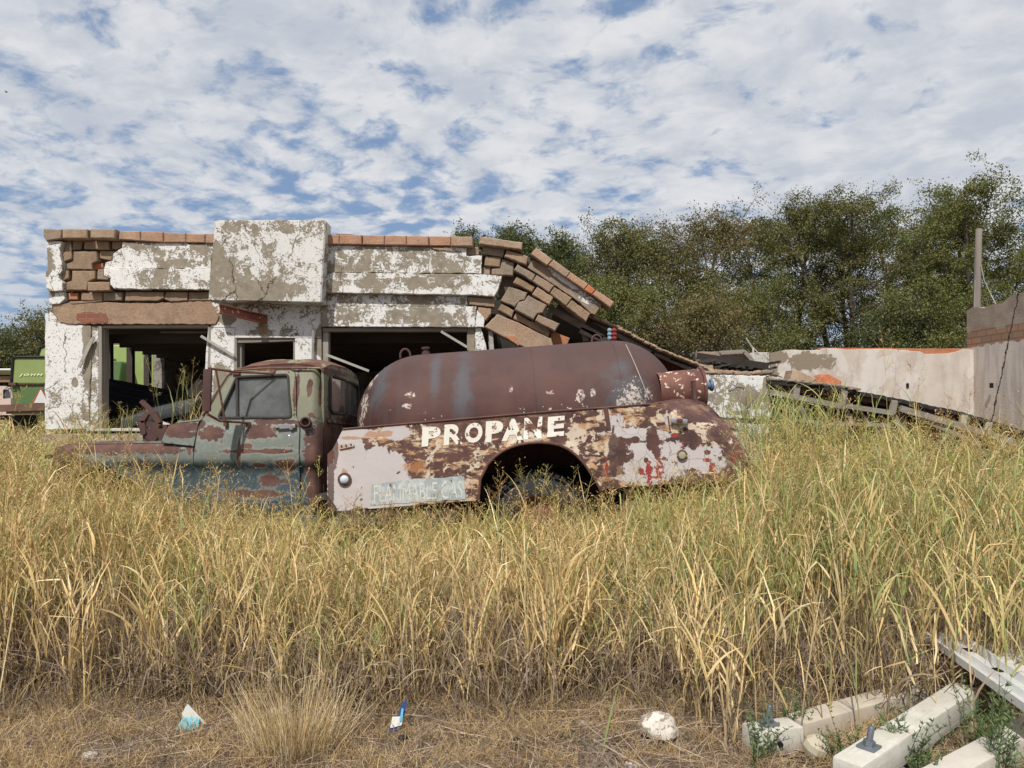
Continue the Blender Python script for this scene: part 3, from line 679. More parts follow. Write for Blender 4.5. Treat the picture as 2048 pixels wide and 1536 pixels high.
def build_right_ruin():
    PLS, s = material('stained_plaster_wall'); c = s.coord()
    st = s.noise(s.scale3(c, 3.0, 3.0, .55), 1.6, 7, .62); n = s.noise(c, 2.2, 6, .6); f = s.noise(c, 40, 5, .6)
    col = s.mix(s.step(n, .3, .7), (.50, .42, .35, 1), (.58, .52, .46, 1))
    col = s.mix(s.m('MULTIPLY', s.step(st, .45, .72), .75), col, (.36, .31, .26, 1))
    col = s.mix(s.m('MULTIPLY', s.step(s.noise(c, .8, 6, .65, .4), .56, .60), .5), col, (.64, .60, .55, 1))
    bare = s.blobs(c, zl([(1610, 722, 50, 18), (1560, 715, 30, 14), (1545, 735, 14, 20)], 15.6), 1.0, 2.5, 8)
    col = s.mix(bare, col, (.25, .20, .145, 1))
    cr = s.voro(s.v('ADD', s.scale3(c, .45, .45, .35), s.v('SCALE', s.noise(c, 2.5, 6, .65, color=True), scale=.3)), .8, 'DISTANCE_TO_EDGE')
    col = s.mix(s.m('MULTIPLY', s.step(cr, .0025, .001), .5), col, (.06, .05, .04, 1))
    s.out(s.pbsdf(col, .95, s.bump(s.m('ADD', f, s.m('MULTIPLY', n, 2)), .4, .01), 0, .15))
    w = root('plaster_wall', (7.5, 15.7, 0), 'long grey stained plaster wall with a strip of red tiles along its top', 'ruined wall')
    YB = 15.6
    slab('wall_face', [(1540, 706), (1570, 700), (1640, 700), (1646, 697), (1700, 699), (1780, 698), (1840, 703), (1850, 708), (1900, 706), (1915, 703), (1930, 697), (1948, 700), (1948, 1000), (1540, 1000)], YB, .2, PLS, w, .7, 9, seed=80)
    slab('tile_course', [(1640, 695.5), (1948, 697.5), (1948, 712), (1640, 708)], YB + .03, .17, ORANGE, w, .4, 14, seed=81)
    slab('stucco_end', [(1500, 706), (1539.5, 704), (1539.5, 1000), (1500, 1000)], YB + .01, .2, m_peel('stucco_ruin', bias=-.03, seed=82, paint=(.5, .47, .42)), w, 1.2, 8)
    slab('stucco_end', [(1395, 704), (1430, 703), (1500, 706), (1500, 722), (1422, 722), (1422, 752), (1395, 752)], YB + .02, .2, m_block('tan_stucco', (.40, .30, .21), (.3, .23, .17), .2, 31), w, 1, 7)
    slab('stucco_end', [(1395, 752.5), (1499, 748), (1499, 900), (1395, 900)], YB + .03, .2, BLOCK3, w)
    for (a, d) in (((1437, 706), (1487, 703)), ((1487, 703), (1508, 726)), ((1437, 706), (1430, 722)), ((1420, 724), (1497, 724))):
        bm = bmesh.new(); bm_beam(bm, P(*a, YB - .1), P(*d, YB - .1), .12, .08); finish(bm, 'window_frame', WOODH, w)
    for (x, y) in ((1815, 771),):
        bm = bmesh.new(); bm_box(bm, P(x, y, YB - .01), (.05, .03, .09)); finish(bm, 'socket_box', BLACK, w)

    BR, s = material('old_brick_and_plaster'); c = s.coord(); x, y, z = s.sep(c)
    br = s.n('ShaderNodeTexBrick'); s.put(br.inputs['Vector'], s.comb(y, z, 0)); br.inputs['Scale'].default_value = 1
    br.inputs['Color1'].default_value = (.36, .20, .12, 1); br.inputs['Color2'].default_value = (.27, .165, .11, 1); br.inputs['Mortar'].default_value = (.17, .13, .10, 1)
    br.inputs['Mortar Size'].default_value = .012; br.inputs['Brick Width'].default_value = .32; br.inputs['Row Height'].default_value = .13
    n = s.noise(c, 2.5, 6, .6); st = s.noise(s.scale3(c, 2.5, 2.5, .5), 2, 6, .6)
    gr = s.mix(s.step(n, .35, .65), (.27, .21, .165, 1), (.36, .285, .215, 1))
    top = s.step(s.m('ADD', z, s.m('MULTIPLY', n, .35)), 3.42, 3.47)
    colb = s.mix(top, br.outputs[0], gr)
    pl = s.mix(s.step(st, .42, .7), (.58, .50, .43, 1), (.42, .36, .31, 1))
    low = s.step(s.m('ADD', z, s.m('MULTIPLY', s.noise(c, 5, 5, .6), .22)), 3.05, 3.03)
    col = s.mix(low, colb, pl)
    d1 = s.m('ABSOLUTE', s.m('SUBTRACT', s.m('ADD', y, s.m('MULTIPLY', s.noise(c, 6, 4, .6), .18)), s.m('ADD', s.m('MULTIPLY', z, -.32), 15.55)))
    col = s.mix(s.step(d1, .028, .012), col, (.04, .03, .025, 1))
    s.out(s.pbsdf(col, .95, s.bump(s.m('ADD', s.noise(c, 40, 5, .6), s.m('MULTIPLY', s.m('MULTIPLY', br.outputs[1], s.m('SUBTRACT', 1, low)), -1)), .6, .012), 0, .15))
    sd = root('side_wall', (9.8, 14, 0), 'tall side wall with brick courses above cracked plaster at the right edge', 'ruined wall')
    X0 = P(1948, 700, 15.6).x; bm = bmesh.new()
    ys = np.linspace(15.85, 11.0, 26); vs = []
    rr = random.Random(3)
    topz = [3.68 + .02 * math.sin(k * 1.7) + rr.uniform(-.02, .02) + (0.06 if k % 7 < 3 else 0) + .012 * k for k in range(len(ys))]
    a = [bm.verts.new((X0, yy, 0)) for yy in ys]; t = [bm.verts.new((X0, yy, zz)) for yy, zz in zip(ys, topz)]
    a2 = [bm.verts.new((X0 + .25, yy, 0)) for yy in ys]; t2 = [bm.verts.new((X0 + .25, yy, zz)) for yy, zz in zip(ys, topz)]
    for k in range(len(ys) - 1):
        bm.faces.new((a[k], a[k + 1], t[k + 1], t[k])); bm.faces.new((t[k], t[k + 1], t2[k + 1], t2[k])); bm.faces.new((t2[k], t2[k + 1], a2[k + 1], a2[k]))
    bm.faces.new((a[0], t[0], t2[0], a2[0])); bm.faces.new((a[-1], a2[-1], t2[-1], t[-1]))
    finish(bm, 'wall_face', BR, sd)
    bm = bmesh.new(); bm_box(bm, P(1986, 771, 14.9) - Vector((.03, 0, 0)), (.05, .05, .10)); finish(bm, 'socket_box', BLACK, sd)

    # collapsed truss roof in front of that wall
    r = root('collapsed_truss_roof', (5.5, 10.9, 0), 'collapsed low roof with grey timber trusses under black roofing, sinking into the grass at right', 'roof')
    TAR = m_simple('black_roofing_felt', (.03, .028, .027), .85, 30, .4, bump=.8, bdist=.02)
    topl = [(1534, 757), (1600, 763), (1680, 772), (1760, 787), (1840, 803), (1920, 820), (1990, 840), (2060, 862), (2160, 890)]
    def along(x, off=0): return lerp_tab(topl, x) + off
    bm = bmesh.new(); rows = []
    xs = [1534 + k * 6.0 for k in range(105)]
    for j, (dy, dz) in enumerate(((0, 0), (.7, .03), (1.8, .0), (3.2, -.25))):
        rows.append([bm.verts.new(P(x, along(x) + 3 + rr.uniform(-.9, .9), 10.75) + Vector((0, dy, dz))) for x in xs])
    for r0, r1 in zip(rows, rows[1:]):
        for k in range(len(xs) - 1): bm.faces.new((r0[k], r0[k + 1], r1[k + 1], r1[k]))
    bmesh.ops.recalc_face_normals(bm, faces=bm.faces); bmesh.ops.solidify(bm, geom=bm.faces[:], thickness=.055)
    finish(bm, 'roofing_felt', TAR, r)
    REDB = m_simple('red_brown_fascia', (.10, .045, .035), .9, 12, .4, stretch=(.2, 1, 1))
    bm = bmesh.new()
    for a, d in zip(topl, topl[1:]):
        bm_beam(bm, P(a[0], a[1] + 14, 10.86), P(d[0], d[1] + 14, 10.86), .03, .13)
        bm_beam(bm, P(a[0], a[1] + 8, 10.83), P(d[0], d[1] + 8, 10.83), .03, .012)
    finish(bm, 'fascia_board', REDB, r)
    TW = m_simple('grey_truss_timber', (.24, .21, .18), .9, 14, .45, stretch=(.15, .15, 1.5), bump=.6)
    def bar(name, x0, o0, x1, o1, Y=10.8, h=.075, mat=TW, w=.06):
        bm = bmesh.new(); bm_beam(bm, P(x0, along(x0, o0), Y), P(x1, along(x1, o1), Y), w, h); finish(bm, name, mat, r)
    bar('truss_chord', 1534, 26, 1690, 40, 10.78); bar('truss_chord', 1690, 38, 1785, 34, 10.76, .07)
    bar('truss_chord', 1800, 22, 1990, 32, 10.74, .09); bar('truss_chord', 1990, 33, 2120, 36, 10.73, .1)
    bar('truss_chord', 1830, 32, 1960, 58, 10.78, .06); bar('truss_chord', 1534, 78, 1640, 78, 10.80, .05); bar('truss_chord', 1640, 78, 1780, 60, 10.85, .05)
    bar('truss_chord', 1865, 60, 2048, 76, 10.9, .05); bar('truss_chord', 1820, 70, 1940, 44, 11.0, .05, WOODH)
    for (x0, o0, x1, o1, h) in ((1594, 36, 1616, 84, .06), (1688, 36, 1704, 74, .06), (1783, 34, 1808, 70, .07), (1550, 20, 1534, 50, .05), (1720, 44, 1740, 70, .04), (1930, 36, 1960, 60, .05)):
        bar('truss_strut', x0, o0, x1, o1, 10.84, h, WOODH)
    rq = random.Random(31)
    for k in range(22):
        x0 = rq.uniform(1534, 1960); o0 = rq.uniform(20, 90); L_ = rq.uniform(40, 150); bar('loose_timber', x0, o0, x0 + L_, o0 + rq.uniform(-14, 40), 10.95 + rq.uniform(0, .7), rq.uniform(.03, .08), rq.choice((WOODH, DARKWOOD, REDB, DARKWOOD)))
    for x in (1592, 1686, 1786, 1925, 1975):
        bm = bmesh.new(); bm_box(bm, P(x, along(x, 22), 10.78), (.09, .07, .20), Matrix.Rotation(R(8), 3, 'Y'), .01); finish(bm, 'truss_post', WOODL if x > 1900 else WOODH, r)
    for k in range(9):
        x = 1560 + k * 58; bm = bmesh.new(); A = P(x, along(x, 14), 10.95); bm_beam(bm, A, A + Vector((0, 3.0, -.15)), .05, .13); finish(bm, 'rafter', DARKWOOD, r)
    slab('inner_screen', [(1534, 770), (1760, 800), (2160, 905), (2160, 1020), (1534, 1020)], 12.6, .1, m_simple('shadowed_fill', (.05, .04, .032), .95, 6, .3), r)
    # fallen brick chunks on the roof
    for i, (p, lab) in enumerate((([(1587, 740), (1598, 741), (1634, 757), (1626, 765), (1580, 760)], 'brown brick chunk on the black roof, left of the orange one'), ([(1636, 762), (1648, 748), (1660, 748), (1684, 762), (1680, 772), (1632, 769)], 'bright orange brick chunk on the black roof'))):
        bm = bmesh.new(); bm_slab(bm, jag(p, .7, 6, i), 11.1, .3, .015, tilt=.2); o = finish(bm, 'brick_chunk', (BLOCK2, ORANGE)[i]); tag(o, lab, 'brick chunk', 'brick chunks fallen on the roof')
    bm = bmesh.new(); rr2 = random.Random(6)
    for k in range(26):
        x = 1536 + k * 7 + rr2.uniform(-3, 3); y = along(x) - 1; w_ = rr2.uniform(5, 12)
        bm_slab(bm, jag([(x - w_, y - 2), (x + w_, y - 1), (x + w_, y + 4), (x - w_, y + 3)], .8, 4, k), 10.62 + rr2.uniform(0, .3), .12, .01)
    finish(bm, 'roof_rubble', BLOCK3, r)
    # low brown rubble at right edge in the grass
    bm = bmesh.new(); bm_slab(bm, jag([(1975, 945), (2060, 938), (2060, 1000), (1985, 990)], 2, 8), 9.6, .4, .02); o = finish(bm, 'masonry_lump', BLOCK2); tag(o, 'brown masonry lump half hidden in grass at the right edge below the trusses', 'rubble')
build_right_ruin()

# ------------------------------------------------------------------ the propane truck
TR = root('propane_truck', (-.6, 7.9, 0), 'rusted old propane tank truck with a green grey cab, sunk in tall dry grass', 'truck')
YC = 6.9
def cab_depth(py):
    return lerp_tab([(715, 7.10), (745, 7.05), (790, 6.99), (846, 6.935), (868, 6.905), (905, 6.875), (921, 6.870), (928, 6.885), (940, 6.925), (958, 6.935), (1005, 6.925), (1025, 6.945), (1060, 6.99), (1100, 7.05)], py)
CABW = 1.86                         # far side offset
YMID = 7.86
def cabP(px, py, extra=0):
    return P(px, py, cab_depth(py) + extra)
def cabfar(px, py):
    v = cabP(px, py); return Vector((v.x, 2 * YMID - v.y, v.z - .05))

def cab_material():
    mt, s = material('weathered_cab_paint'); c = s.coord(); x, y, z = s.sep(c)
    zc = XZ(500, 922, YC)[1]; zb = XZ(500, 848, YC)[1]
    zw = s.m('ADD', z, s.m('MULTIPLY', s.m('SUBTRACT', s.noise(c, 5, 5, .6), .5), .16))
    low = s.step(zw, zc + .03, zc - .05); hi = s.step(zw, zb - .05, zb + .09)
    col = s.mix(s.noise(c, 2.2, 5, .6), (.125, .148, .132, 1), (.175, .185, .155, 1))
    col = s.mix(low, col, s.mix(s.noise(c, 2.6, 6, .6), (.025, .046, .062, 1), (.065, .098, .108, 1)))
    col = s.mix(hi, col, s.mix(s.noise(c, 4, 5, .6), (.20, .185, .11, 1), (.155, .16, .115, 1)))
    fineN = s.noise(c, 30, 5, .6)
    col = s.mix(s.m('MULTIPLY', s.step(fineN, .5, .75), .3), col, (.33, .33, .29, 1))
    def zz(items): return [(*XZ(a, b, YC), rx * YC / FPX, rz * YC / FPX) for a, b, rx, rz in items]
    sharp = zz([(429, 868, 30, 15), (521, 861, 34, 17), (546, 844, 46, 6), (480, 906, 4, 32), (497, 892, 10, 5), (530, 902, 78, 5), (573, 931, 19, 13), (541, 963, 28, 11), (505, 988, 60, 8), (520, 930, 14, 5),
                (612, 772, 6, 22), (632, 775, 3, 36), (586, 786, 5, 46), (640, 940, 34, 110), (598, 850, 8, 5), (355, 856, 40, 10), (365, 870, 30, 7), (210, 897, 170, 13), (120, 950, 60, 75), (300, 1002, 20, 9), (640, 740, 10, 8), (510, 1080, 60, 14), (660, 720, 90, 9), (540, 732, 90, 6), (402, 850, 6, 8)])
    mk = s.blobs(c, sharp, .75, 7, 8)
    gen = s.step(s.noise(c, 3.6, 9, .66, .2), .60, .615)
    mk = s.m('MAXIMUM', mk, s.m('MULTIPLY', gen, s.step(s.noise(c, .9, 2, .5), .42, .5)))
    n = s.noise(c, 6, 6, .62)
    rc = s.mix(s.step(n, .35, .66), (.082, .042, .036, 1), (.145, .073, .053, 1))
    rc = s.mix(s.m('MULTIPLY', s.step(fineN, .56, .72), .4), rc, (.09, .04, .035, 1))
    halo = s.blobs(c, [(a, b, rx * 1.16 + .008, rz * 1.25 + .01) for a, b, rx, rz in sharp[:10]], .75, 7, 8)
    col = s.mix(s.m('MULTIPLY', halo, .45), col, (.27, .26, .21, 1))
    col = s.mix(mk, col, rc)
    rough = s.mixf(mk, .55, .85)
    dent = s.noise(c, 2.3, 3, .5)
    nb = s.bump(s.m('SUBTRACT', s.m('MULTIPLY', fineN, .4), mk), .35, .003)
    nb = s.bump(dent, .25, .05, nb)
    s.out(s.pbsdf(col, rough, nb, 0, .4)); return mt
CAB = cab_material()
def roof_material():
    mt, s = material('rusted_roof_paint'); c = s.coord()
    m = s.step(s.noise(c, 3.1, 8, .62, .2), .56, .60)
    col = s.mix(m, s.mix(s.step(s.noise(c, 6, 6, .6), .35, .65), (.115, .052, .040, 1), (.20, .10, .065, 1)), (.26, .23, .13, 1))
    col = s.mix(s.m('MULTIPLY', s.step(s.noise(c, 22, 5, .6), .55, .75), .35), col, (.36, .22, .12, 1))
    s.out(s.pbsdf(col, .8, s.bump(s.noise(c, 30, 4, .6), .3, .004), 0, .3)); return mt
ROOFM = roof_material()
def glass_material():
    mt, s = material('dusty_glass'); c = s.coord()
    tr = s.n('ShaderNodeBsdfTransparent'); tr.inputs[0].default_value = (.74, .76, .75, 1)
    gl = s.n('ShaderNodeBsdfGlossy'); gl.inputs['Roughness'].default_value = .08; gl.inputs[0].default_value = (.75, .74, .71, 1)
    df = s.n('ShaderNodeBsdfDiffuse'); df.inputs[0].default_value = (.36, .36, .34, 1)
    fr = s.n('ShaderNodeFresnel'); fr.inputs[0].default_value = 1.5
    a = s.n('ShaderNodeMixShader'); s.put(a.inputs[0], s.m('ADD', fr.outputs[0], .03)); s.t.links.new(tr.outputs[0], a.inputs[1]); s.t.links.new(gl.outputs[0], a.inputs[2])
    b = s.n('ShaderNodeMixShader'); s.put(b.inputs[0], s.mixf(s.step(s.noise(c, 3, 6, .65), .35, .7), .14, .34)); s.t.links.new(a.outputs[0], b.inputs[1]); s.t.links.new(df.outputs[0], b.inputs[2])
    s.out(b.outputs[0]); return mt
GLASS = glass_material()
SEAL = m_simple('perished_rubber_seal', (.045, .04, .036), .8, 30, .3)

def sweep_loop(name, loop, rad, mat, parent, seg=6):
    bm = bmesh.new(); pts = [Vector(p) for p in loop]; n = len(pts); rings = []
    for i in range(n):
        d = (pts[(i + 1) % n] - pts[i - 1]).normalized(); ref = Vector((0, 1, 0)) if abs(d.y) < .9 else Vector((1, 0, 0))
        s_ = d.cross(ref).normalized(); t_ = d.cross(s_)
        rings.append([bm.verts.new(pts[i] + (s_ * math.cos(2 * math.pi * k / seg) + t_ * math.sin(2 * math.pi * k / seg)) * rad) for k in range(seg)])
    for i in range(n):
        a, b_ = rings[i], rings[(i + 1) % n]
        for k in range(seg): bm.faces.new((a[k], a[(k + 1) % seg], b_[(k + 1) % seg], b_[k]))
    return finish(bm, name, mat, parent, True)

def build_cab():
    # --- door
    win = rounded([(436, 836), (473, 754), (576, 749), (582, 832), (578, 835)], 7, 4)
    door = [(406, 836), (428, 800), (452, 764), (464, 748), (474, 744), (580, 740), (589, 745), (592, 760), (592, 831), (599, 851), (597, 902), (599, 940), (600, 1005), (594, 1022), (384, 1030), (386, 960), (388, 905), (396, 856)]
    bm = bmesh.new(); gz = list(np.linspace(742, 1030, 60))
    panel(bm, door, [win], lambda a, b: cabP(a, b, -.012), gz=gz, gx=list(np.linspace(400, 590, 8)), thick=.03)
    d = finish(bm, 'door', CAB, TR, True)
    # frame lip round the window
    sweep_loop('window_seal', [cabP(a, b, -.014) for a, b in win], .012, SEAL, d)
    bm = bmesh.new(); panel(bm, win, [], lambda a, b: cabP(a, b, .012), gx=[], gz=[], thick=.004); finish(bm, 'window_glass', GLASS, d)
    bm = bmesh.new(); bm_beam(bm, cabP(473, 754, -.008), cabP(474, 836, -.008), .02, .022); finish(bm, 'vent_divider', SEAL, d)
    bm = bmesh.new(); sh = [(585, 790)]
    # handle
    CH = m_simple('dull_chrome', (.62, .62, .63), .28, 30, .1, metallic=.9)
    bm = bmesh.new(); bm_beam(bm, cabP(553, 853, -.055), cabP(585, 850.5, -.055), .018, .024)
    bm_beam(bm, cabP(554, 853, -.05), cabP(554, 855, .0), .02, .02); bm_box(bm, cabP(587, 852, -.035), (.045, .05, .04), None, .008)
    bm_lathe(bm, cabP(584, 856, -.02), (0, -1, 0), [(0, .018), (.03, .018), (.034, .0)], 14)
    finish(bm, 'door_handle', CH, d, True)
    bm = bmesh.new(); bm_lathe(bm, cabP(579, 873, .0), (0, -1, 0), [(0, .014), (.012, .014), (.015, .009), (.012, .0)], 16); finish(bm, 'lock_cylinder', CH, d, True)
    # --- side shell behind the door: B pillar, rear corner; and cowl in front
    def corner(px, py):
        base = cab_depth(py)
        t = max(0, (px - 622) / 24.0)
        Yd = base + .012 + .11 * t * t
        v = P(min(px, 646), py, Yd); return v
    shell = [(460, 746), (474, 735), (560, 728), (620, 727), (646, 733), (646, 1030), (600, 1034), (601, 1005), (600, 940), (598.5, 902), (600.5, 851), (593.5, 831), (593.5, 760), (590.5, 745), (580, 739), (474, 743), (464, 747)]
    bm = bmesh.new(); panel(bm, shell, [], corner, gx=list(np.linspace(604, 645, 12)) + [480, 500, 520, 540, 560, 580], gz=list(np.linspace(730, 1030, 60)), thick=.025)
    finish(bm, 'cab_side', CAB, TR, True)
    ap = [(398, 842), (408, 822), (430, 785), (450, 757), (460, 745), (464, 748), (452, 764), (428, 800), (406, 836), (400, 844)]
    bm = bmesh.new(); panel(bm, [(396, 846), (404, 824), (426, 787), (447, 757), (458, 745), (463.5, 748), (451, 764), (427, 800), (405, 836)], [], lambda a, b: cabP(a, b, .01), gx=[], gz=list(np.linspace(750, 840, 12)), thick=.03)
    finish(bm, 'windscreen_pillar', CAB, TR, True)
    # cowl side
    bm = bmesh.new(); cw = [(330, 868), (337, 852), (350, 846), (380, 842), (397, 842), (394.5, 856), (387, 900), (386, 906), (386, 890), (322, 886)]
    panel(bm, [(330, 866), (337, 852), (350, 846), (380, 843), (398, 841), (394.5, 856), (387, 892), (322, 885)], [], lambda a, b: cabP(a, b, .004), gx=list(np.linspace(330, 390, 8)), gz=list(np.linspace(842, 900, 10)), thick=.025)
    # cowl top
    A = [P(330, 866, 6.93), P(337, 852, 6.93), P(350, 846, 6.935), P(380, 843, 6.94), P(398, 841, 6.94)]
    rws = [[bm.verts.new(Vector((v.x, yy, v.z + zz))) for v in A] for yy, zz in ((6.935, 0), (7.0, .012), (7.4, .03), (7.9, .03), (8.4, .0), (8.75, -.05))]
    for r0, r1 in zip(rws, rws[1:]):
        for k in range(4): bm.faces.new((r0[k], r0[k + 1], r1[k + 1], r1[k]))
    finish(bm, 'cowl', CAB, TR, True)
    # --- roof
    bm = bmesh.new(); rows = []; N = 20; M = 22
    near = lambda t: lerp_tab([(0, 745), (.08, 739), (.2, 733), (.45, 728), (.75, 727), (.92, 730), (1, 737)], t)
    for i in range(N + 1):
        t = i / N; px = 458 + (647 - 458) * t; v0 = P(px, near(t), cab_depth(near(t)) + .0)
        row = []
        for j in range(M + 1):
            u = j / M; yy = v0.y + (2 * YMID - 2 * v0.y) * u
            crown = (1 - (2 * u - 1) ** 4) * .085 * (math.sin(min(1, t * 2.6 + .12) * math.pi / 2)) * (1 - .25 * max(0, (t - .8) / .2) ** 2)
            xo = -.06 * math.sin(math.pi * u) * (1 - t) * 1.0 + .05 * math.sin(math.pi * u) * t
            row.append(bm.verts.new((v0.x + xo, yy, v0.z + crown - .05 * u + .012 * mnoise.noise(Vector((px * .02, yy * 2, 3))))))
        rows.append(row)
    for r0, r1 in zip(rows, rows[1:]):
        for k in range(M): bm.faces.new((r0[k], r0[k + 1], r1[k + 1], r1[k]))
    bmesh.ops.recalc_face_normals(bm, faces=bm.faces); bmesh.ops.solidify(bm, geom=bm.faces[:], thickness=.02)
    finish(bm, 'roof', ROOFM, TR, True)
    # drip rail
    bm = bmesh.new(); bm_tube(bm, [cabP(405, 832, -.02), cabP(430, 790, -.02), cabP(455, 752, -.02), cabP(470, 741, -.02), cabP(520, 737, -.02), cabP(585, 736, -.02), cabP(640, 736, -.02)], .011, 6)
    finish(bm, 'drip_rail', ROOFM, TR, True)
    # --- rear wall with its window
    Xr = P(646, 800, 7.03).x; xr = lambda z: Xr - .0
    zt = P(646, 735, 7.07).z; zb = P(646, 1030, 7.0).z
    yn, yf = 7.06, 2 * YMID - 7.06
    def rearf(u, v): return Vector((Xr + .05 * math.sin(math.pi * (u - yn) / (yf - yn)) * (1 if v > 1.5 else .4), u, v - .05 * (u - yn)))
    wz1 = 1.95; wz0 = 1.585
    hole = rounded([(yn + .14, wz0), (yn + .14, wz1), (yf - .14, wz1), (yf - .14, wz0)], .09, 5)
    bm = bmesh.new(); panel(bm, [(yn, zb), (yn, zt), (yn + .2, zt + .05), ((yn + yf) / 2, zt + .075), (yf - .2, zt + .05), (yf, zt), (yf, zb)], [hole], rearf, gx=list(np.linspace(yn, yf, 18)), gz=[1.3, 1.5, 1.55, 1.6, 1.8, 2.0], thick=.025)
    finish(bm, 'rear_wall', CAB, TR, True)
    sweep_loop('rear_window_seal', [rearf(a, b) + Vector((.012, 0, 0)) for a, b in hole], .018, SEAL, TR)
    bm = bmesh.new(); panel(bm, hole, [], lambda a, b: rearf(a, b) - Vector((.01, 0, 0)), gx=list(np.linspace(yn + .2, yf - .2, 8)), gz=[]); finish(bm, 'rear_window_glass', GLASS, TR)
    for yy in (7.35, 7.75, 8.15):
        bm = bmesh.new(); bm_beam(bm, rearf(yy, .95) + Vector((.015, 0, 0)), rearf(yy, 1.45) + Vector((.015, 0, 0)), .03, .05); finish(bm, 'rear_wall_rib', CAB, TR, True)
    bm = bmesh.new()
    bm_beam(bm, rearf(7.15, 1.50) + Vector((.02, 0, 0)), rearf(8.5, 1.50) + Vector((.02, 0, 0)), .02, .03)
    finish(bm, 'rear_wall_rib', CAB, TR, True)
    # filler neck
    bm = bmesh.new(); q = cabP(611, 845, .0); bm_lathe(bm, q, (.25, -1, .1), [(0, .055), (.02, .052), (.03, .043), (.075, .040), (.082, .045), (.09, .045), (.09, .034), (.04, .032), (.04, 0)], 24)
    finish(bm, 'filler_neck', DARKRUST, TR, True)
    # --- far side (same panels mirrored), windscreen, floor, dash
    bm = bmesh.new(); panel(bm, door, [win], cabfar, gz=list(np.linspace(742, 1030, 20)), gx=[], thick=.03); finish(bm, 'door', CAB, TR, True)
    bm = bmesh.new(); panel(bm, win, [], cabfar, gx=[], gz=[]); finish(bm, 'window_glass', GLASS, TR)
    bm = bmesh.new(); panel(bm, shell, [], lambda a, b: (lambda v: Vector((v.x, 2 * YMID - v.y, v.z - .05)))(corner(a, b)), gx=[600, 620, 635], gz=[], thick=.02); finish(bm, 'cab_side', CAB, TR, True)
    bm = bmesh.new(); a0 = P(401, 836, 6.97); a1 = P(460, 748, 7.06)
    rw = []
    for j in range(9):
        u = j / 8; bow = -.10 * math.sin(math.pi * u); y0 = a0.y + (2 * YMID - 2 * a0.y) * u; y1 = a1.y + (2 * YMID - 2 * a1.y) * u
        rw.append((bm.verts.new((a0.x + bow, y0, a0.z - .05 * u)), bm.verts.new((a1.x + bow * .7, y1, a1.z - .05 * u))))
    for p_, q_ in zip(rw, rw[1:]): bm.faces.new((p_[0], q_[0], q_[1], p_[1]))
    finish(bm, 'windscreen', GLASS, TR, True)
    SEATM = m_simple('torn_seat_vinyl', (.13, .12, .09), .8, 8, .3)
    INTM = m_simple('cab_lining', (.07, .065, .055), .9, 8, .3)
    bm = bmesh.new(); bm_box(bm, (-2.25, YMID, 1.12), (.5, 1.45, .16), None, .04); bm_box(bm, (-2.0, YMID, 1.38), (.16, 1.45, .50), Matrix.Rotation(R(10), 3, 'Y'), .05); finish(bm, 'bench_seat', SEATM, TR, True)
    # something tall standing on the seat
    bm = bmesh.new(); bm_slab(bm, [(508, 838), (513, 800), (524, 788), (540, 800), (545, 838)], 7.5, .25, .02); finish(bm, 'seat_back_flap', m_simple('pale_seat_flap', (.26, .24, .18), .9, 9, .3), TR)
    bm = bmesh.new()
    c0 = Vector((-2.62, 7.45, 1.52)); ax = Vector((.75, 0, .55)).normalized(); s_ = ax.cross(Vector((0, 1, 0))).normalized()
    loop = [c0 + (Vector((0, 1, 0)) * math.cos(t) + s_ * math.sin(t)) * .21 for t in np.linspace(0, 2 * math.pi, 28, endpoint=False)]
    bm.free(); w = sweep_loop('steering_wheel', loop, .013, INTM, TR)
    bm = bmesh.new(); bm_beam(bm, loop[0], loop[14], .02, .015); bm_beam(bm, c0, loop[7], .02, .015); bm_tube(bm, [c0, c0 - ax * .5], .03); finish(bm, 'steering_column', INTM, w)
    bm = bmesh.new(); bm_box(bm, (-2.78, YMID, 1.40), (.3, 1.7, .16), None, .03); bm_box(bm, (-2.3, YMID, .78), (1.1, 1.75, .06)); bm_box(bm, (-2.93, YMID, 1.05), (.04, 1.72, .6)); finish(bm, 'dashboard', INTM, TR, True)
    for a, b_ in (((-2.72, 8.62, 1.42), (-1.95, 8.5, 2.0)), ((-2.0, 8.6, 1.4), (-2.5, 8.4, 2.0))):  # crossed bars added to imitate reflections seen in the cab glass
        bm = bmesh.new(); bm_beam(bm, a, b_, .03, .03); finish(bm, 'glass_reflection_bar', SEAL, TR)
    # --- mirror and its arms
    mr = bmesh.new(); a = P(416, 738, 6.52); b_ = P(413, 823, 6.52)
    bm_box(mr, (a + b_) / 2 + Vector((0, 0, 0)), (.075, .035, (a - b_).length), Matrix.Rotation(R(2), 3, 'Y'), .012); M0 = finish(mr, 'mirror', DARKRUST, TR, True)
    bm = bmesh.new()
    bm_tube(bm, [P(420, 737, 6.52), P(472, 744, 6.8), cabP(545, 747, -.04)], .011, 6)
    bm_tube(bm, [P(414, 828, 6.54), P(440, 842, 6.62), cabP(500, 846, -.02)], .012, 6)
    bm_tube(bm, [P(432, 740, 6.56), P(450, 842, 6.64)], .009, 6)
    bm_tube(bm, [P(418, 735, 6.52), P(415, 832, 6.53)], .010, 6)
    bm_box(bm, cabP(472, 746, -.03), (.07, .03, .03)); bm_box(bm, cabP(545, 742, -.02), (.05, .02, .03)); bm_box(bm, cabP(452, 848, -.03), (.03, .05, .04)); bm_box(bm, cabP(495, 847, -.03), (.05, .03, .025))
    finish(bm, 'mirror_arm', m_rust('arm_rust', (.12, .05, .035), (.2, .09, .06), (.5, .45, .4), .5), M0, True)
    # --- fender
    ar = []
    for t in np.linspace(math.pi * 1.0, 0, 15): ar.append((196 + 96 * math.cos(t), 1032 - 97 * math.sin(t)))
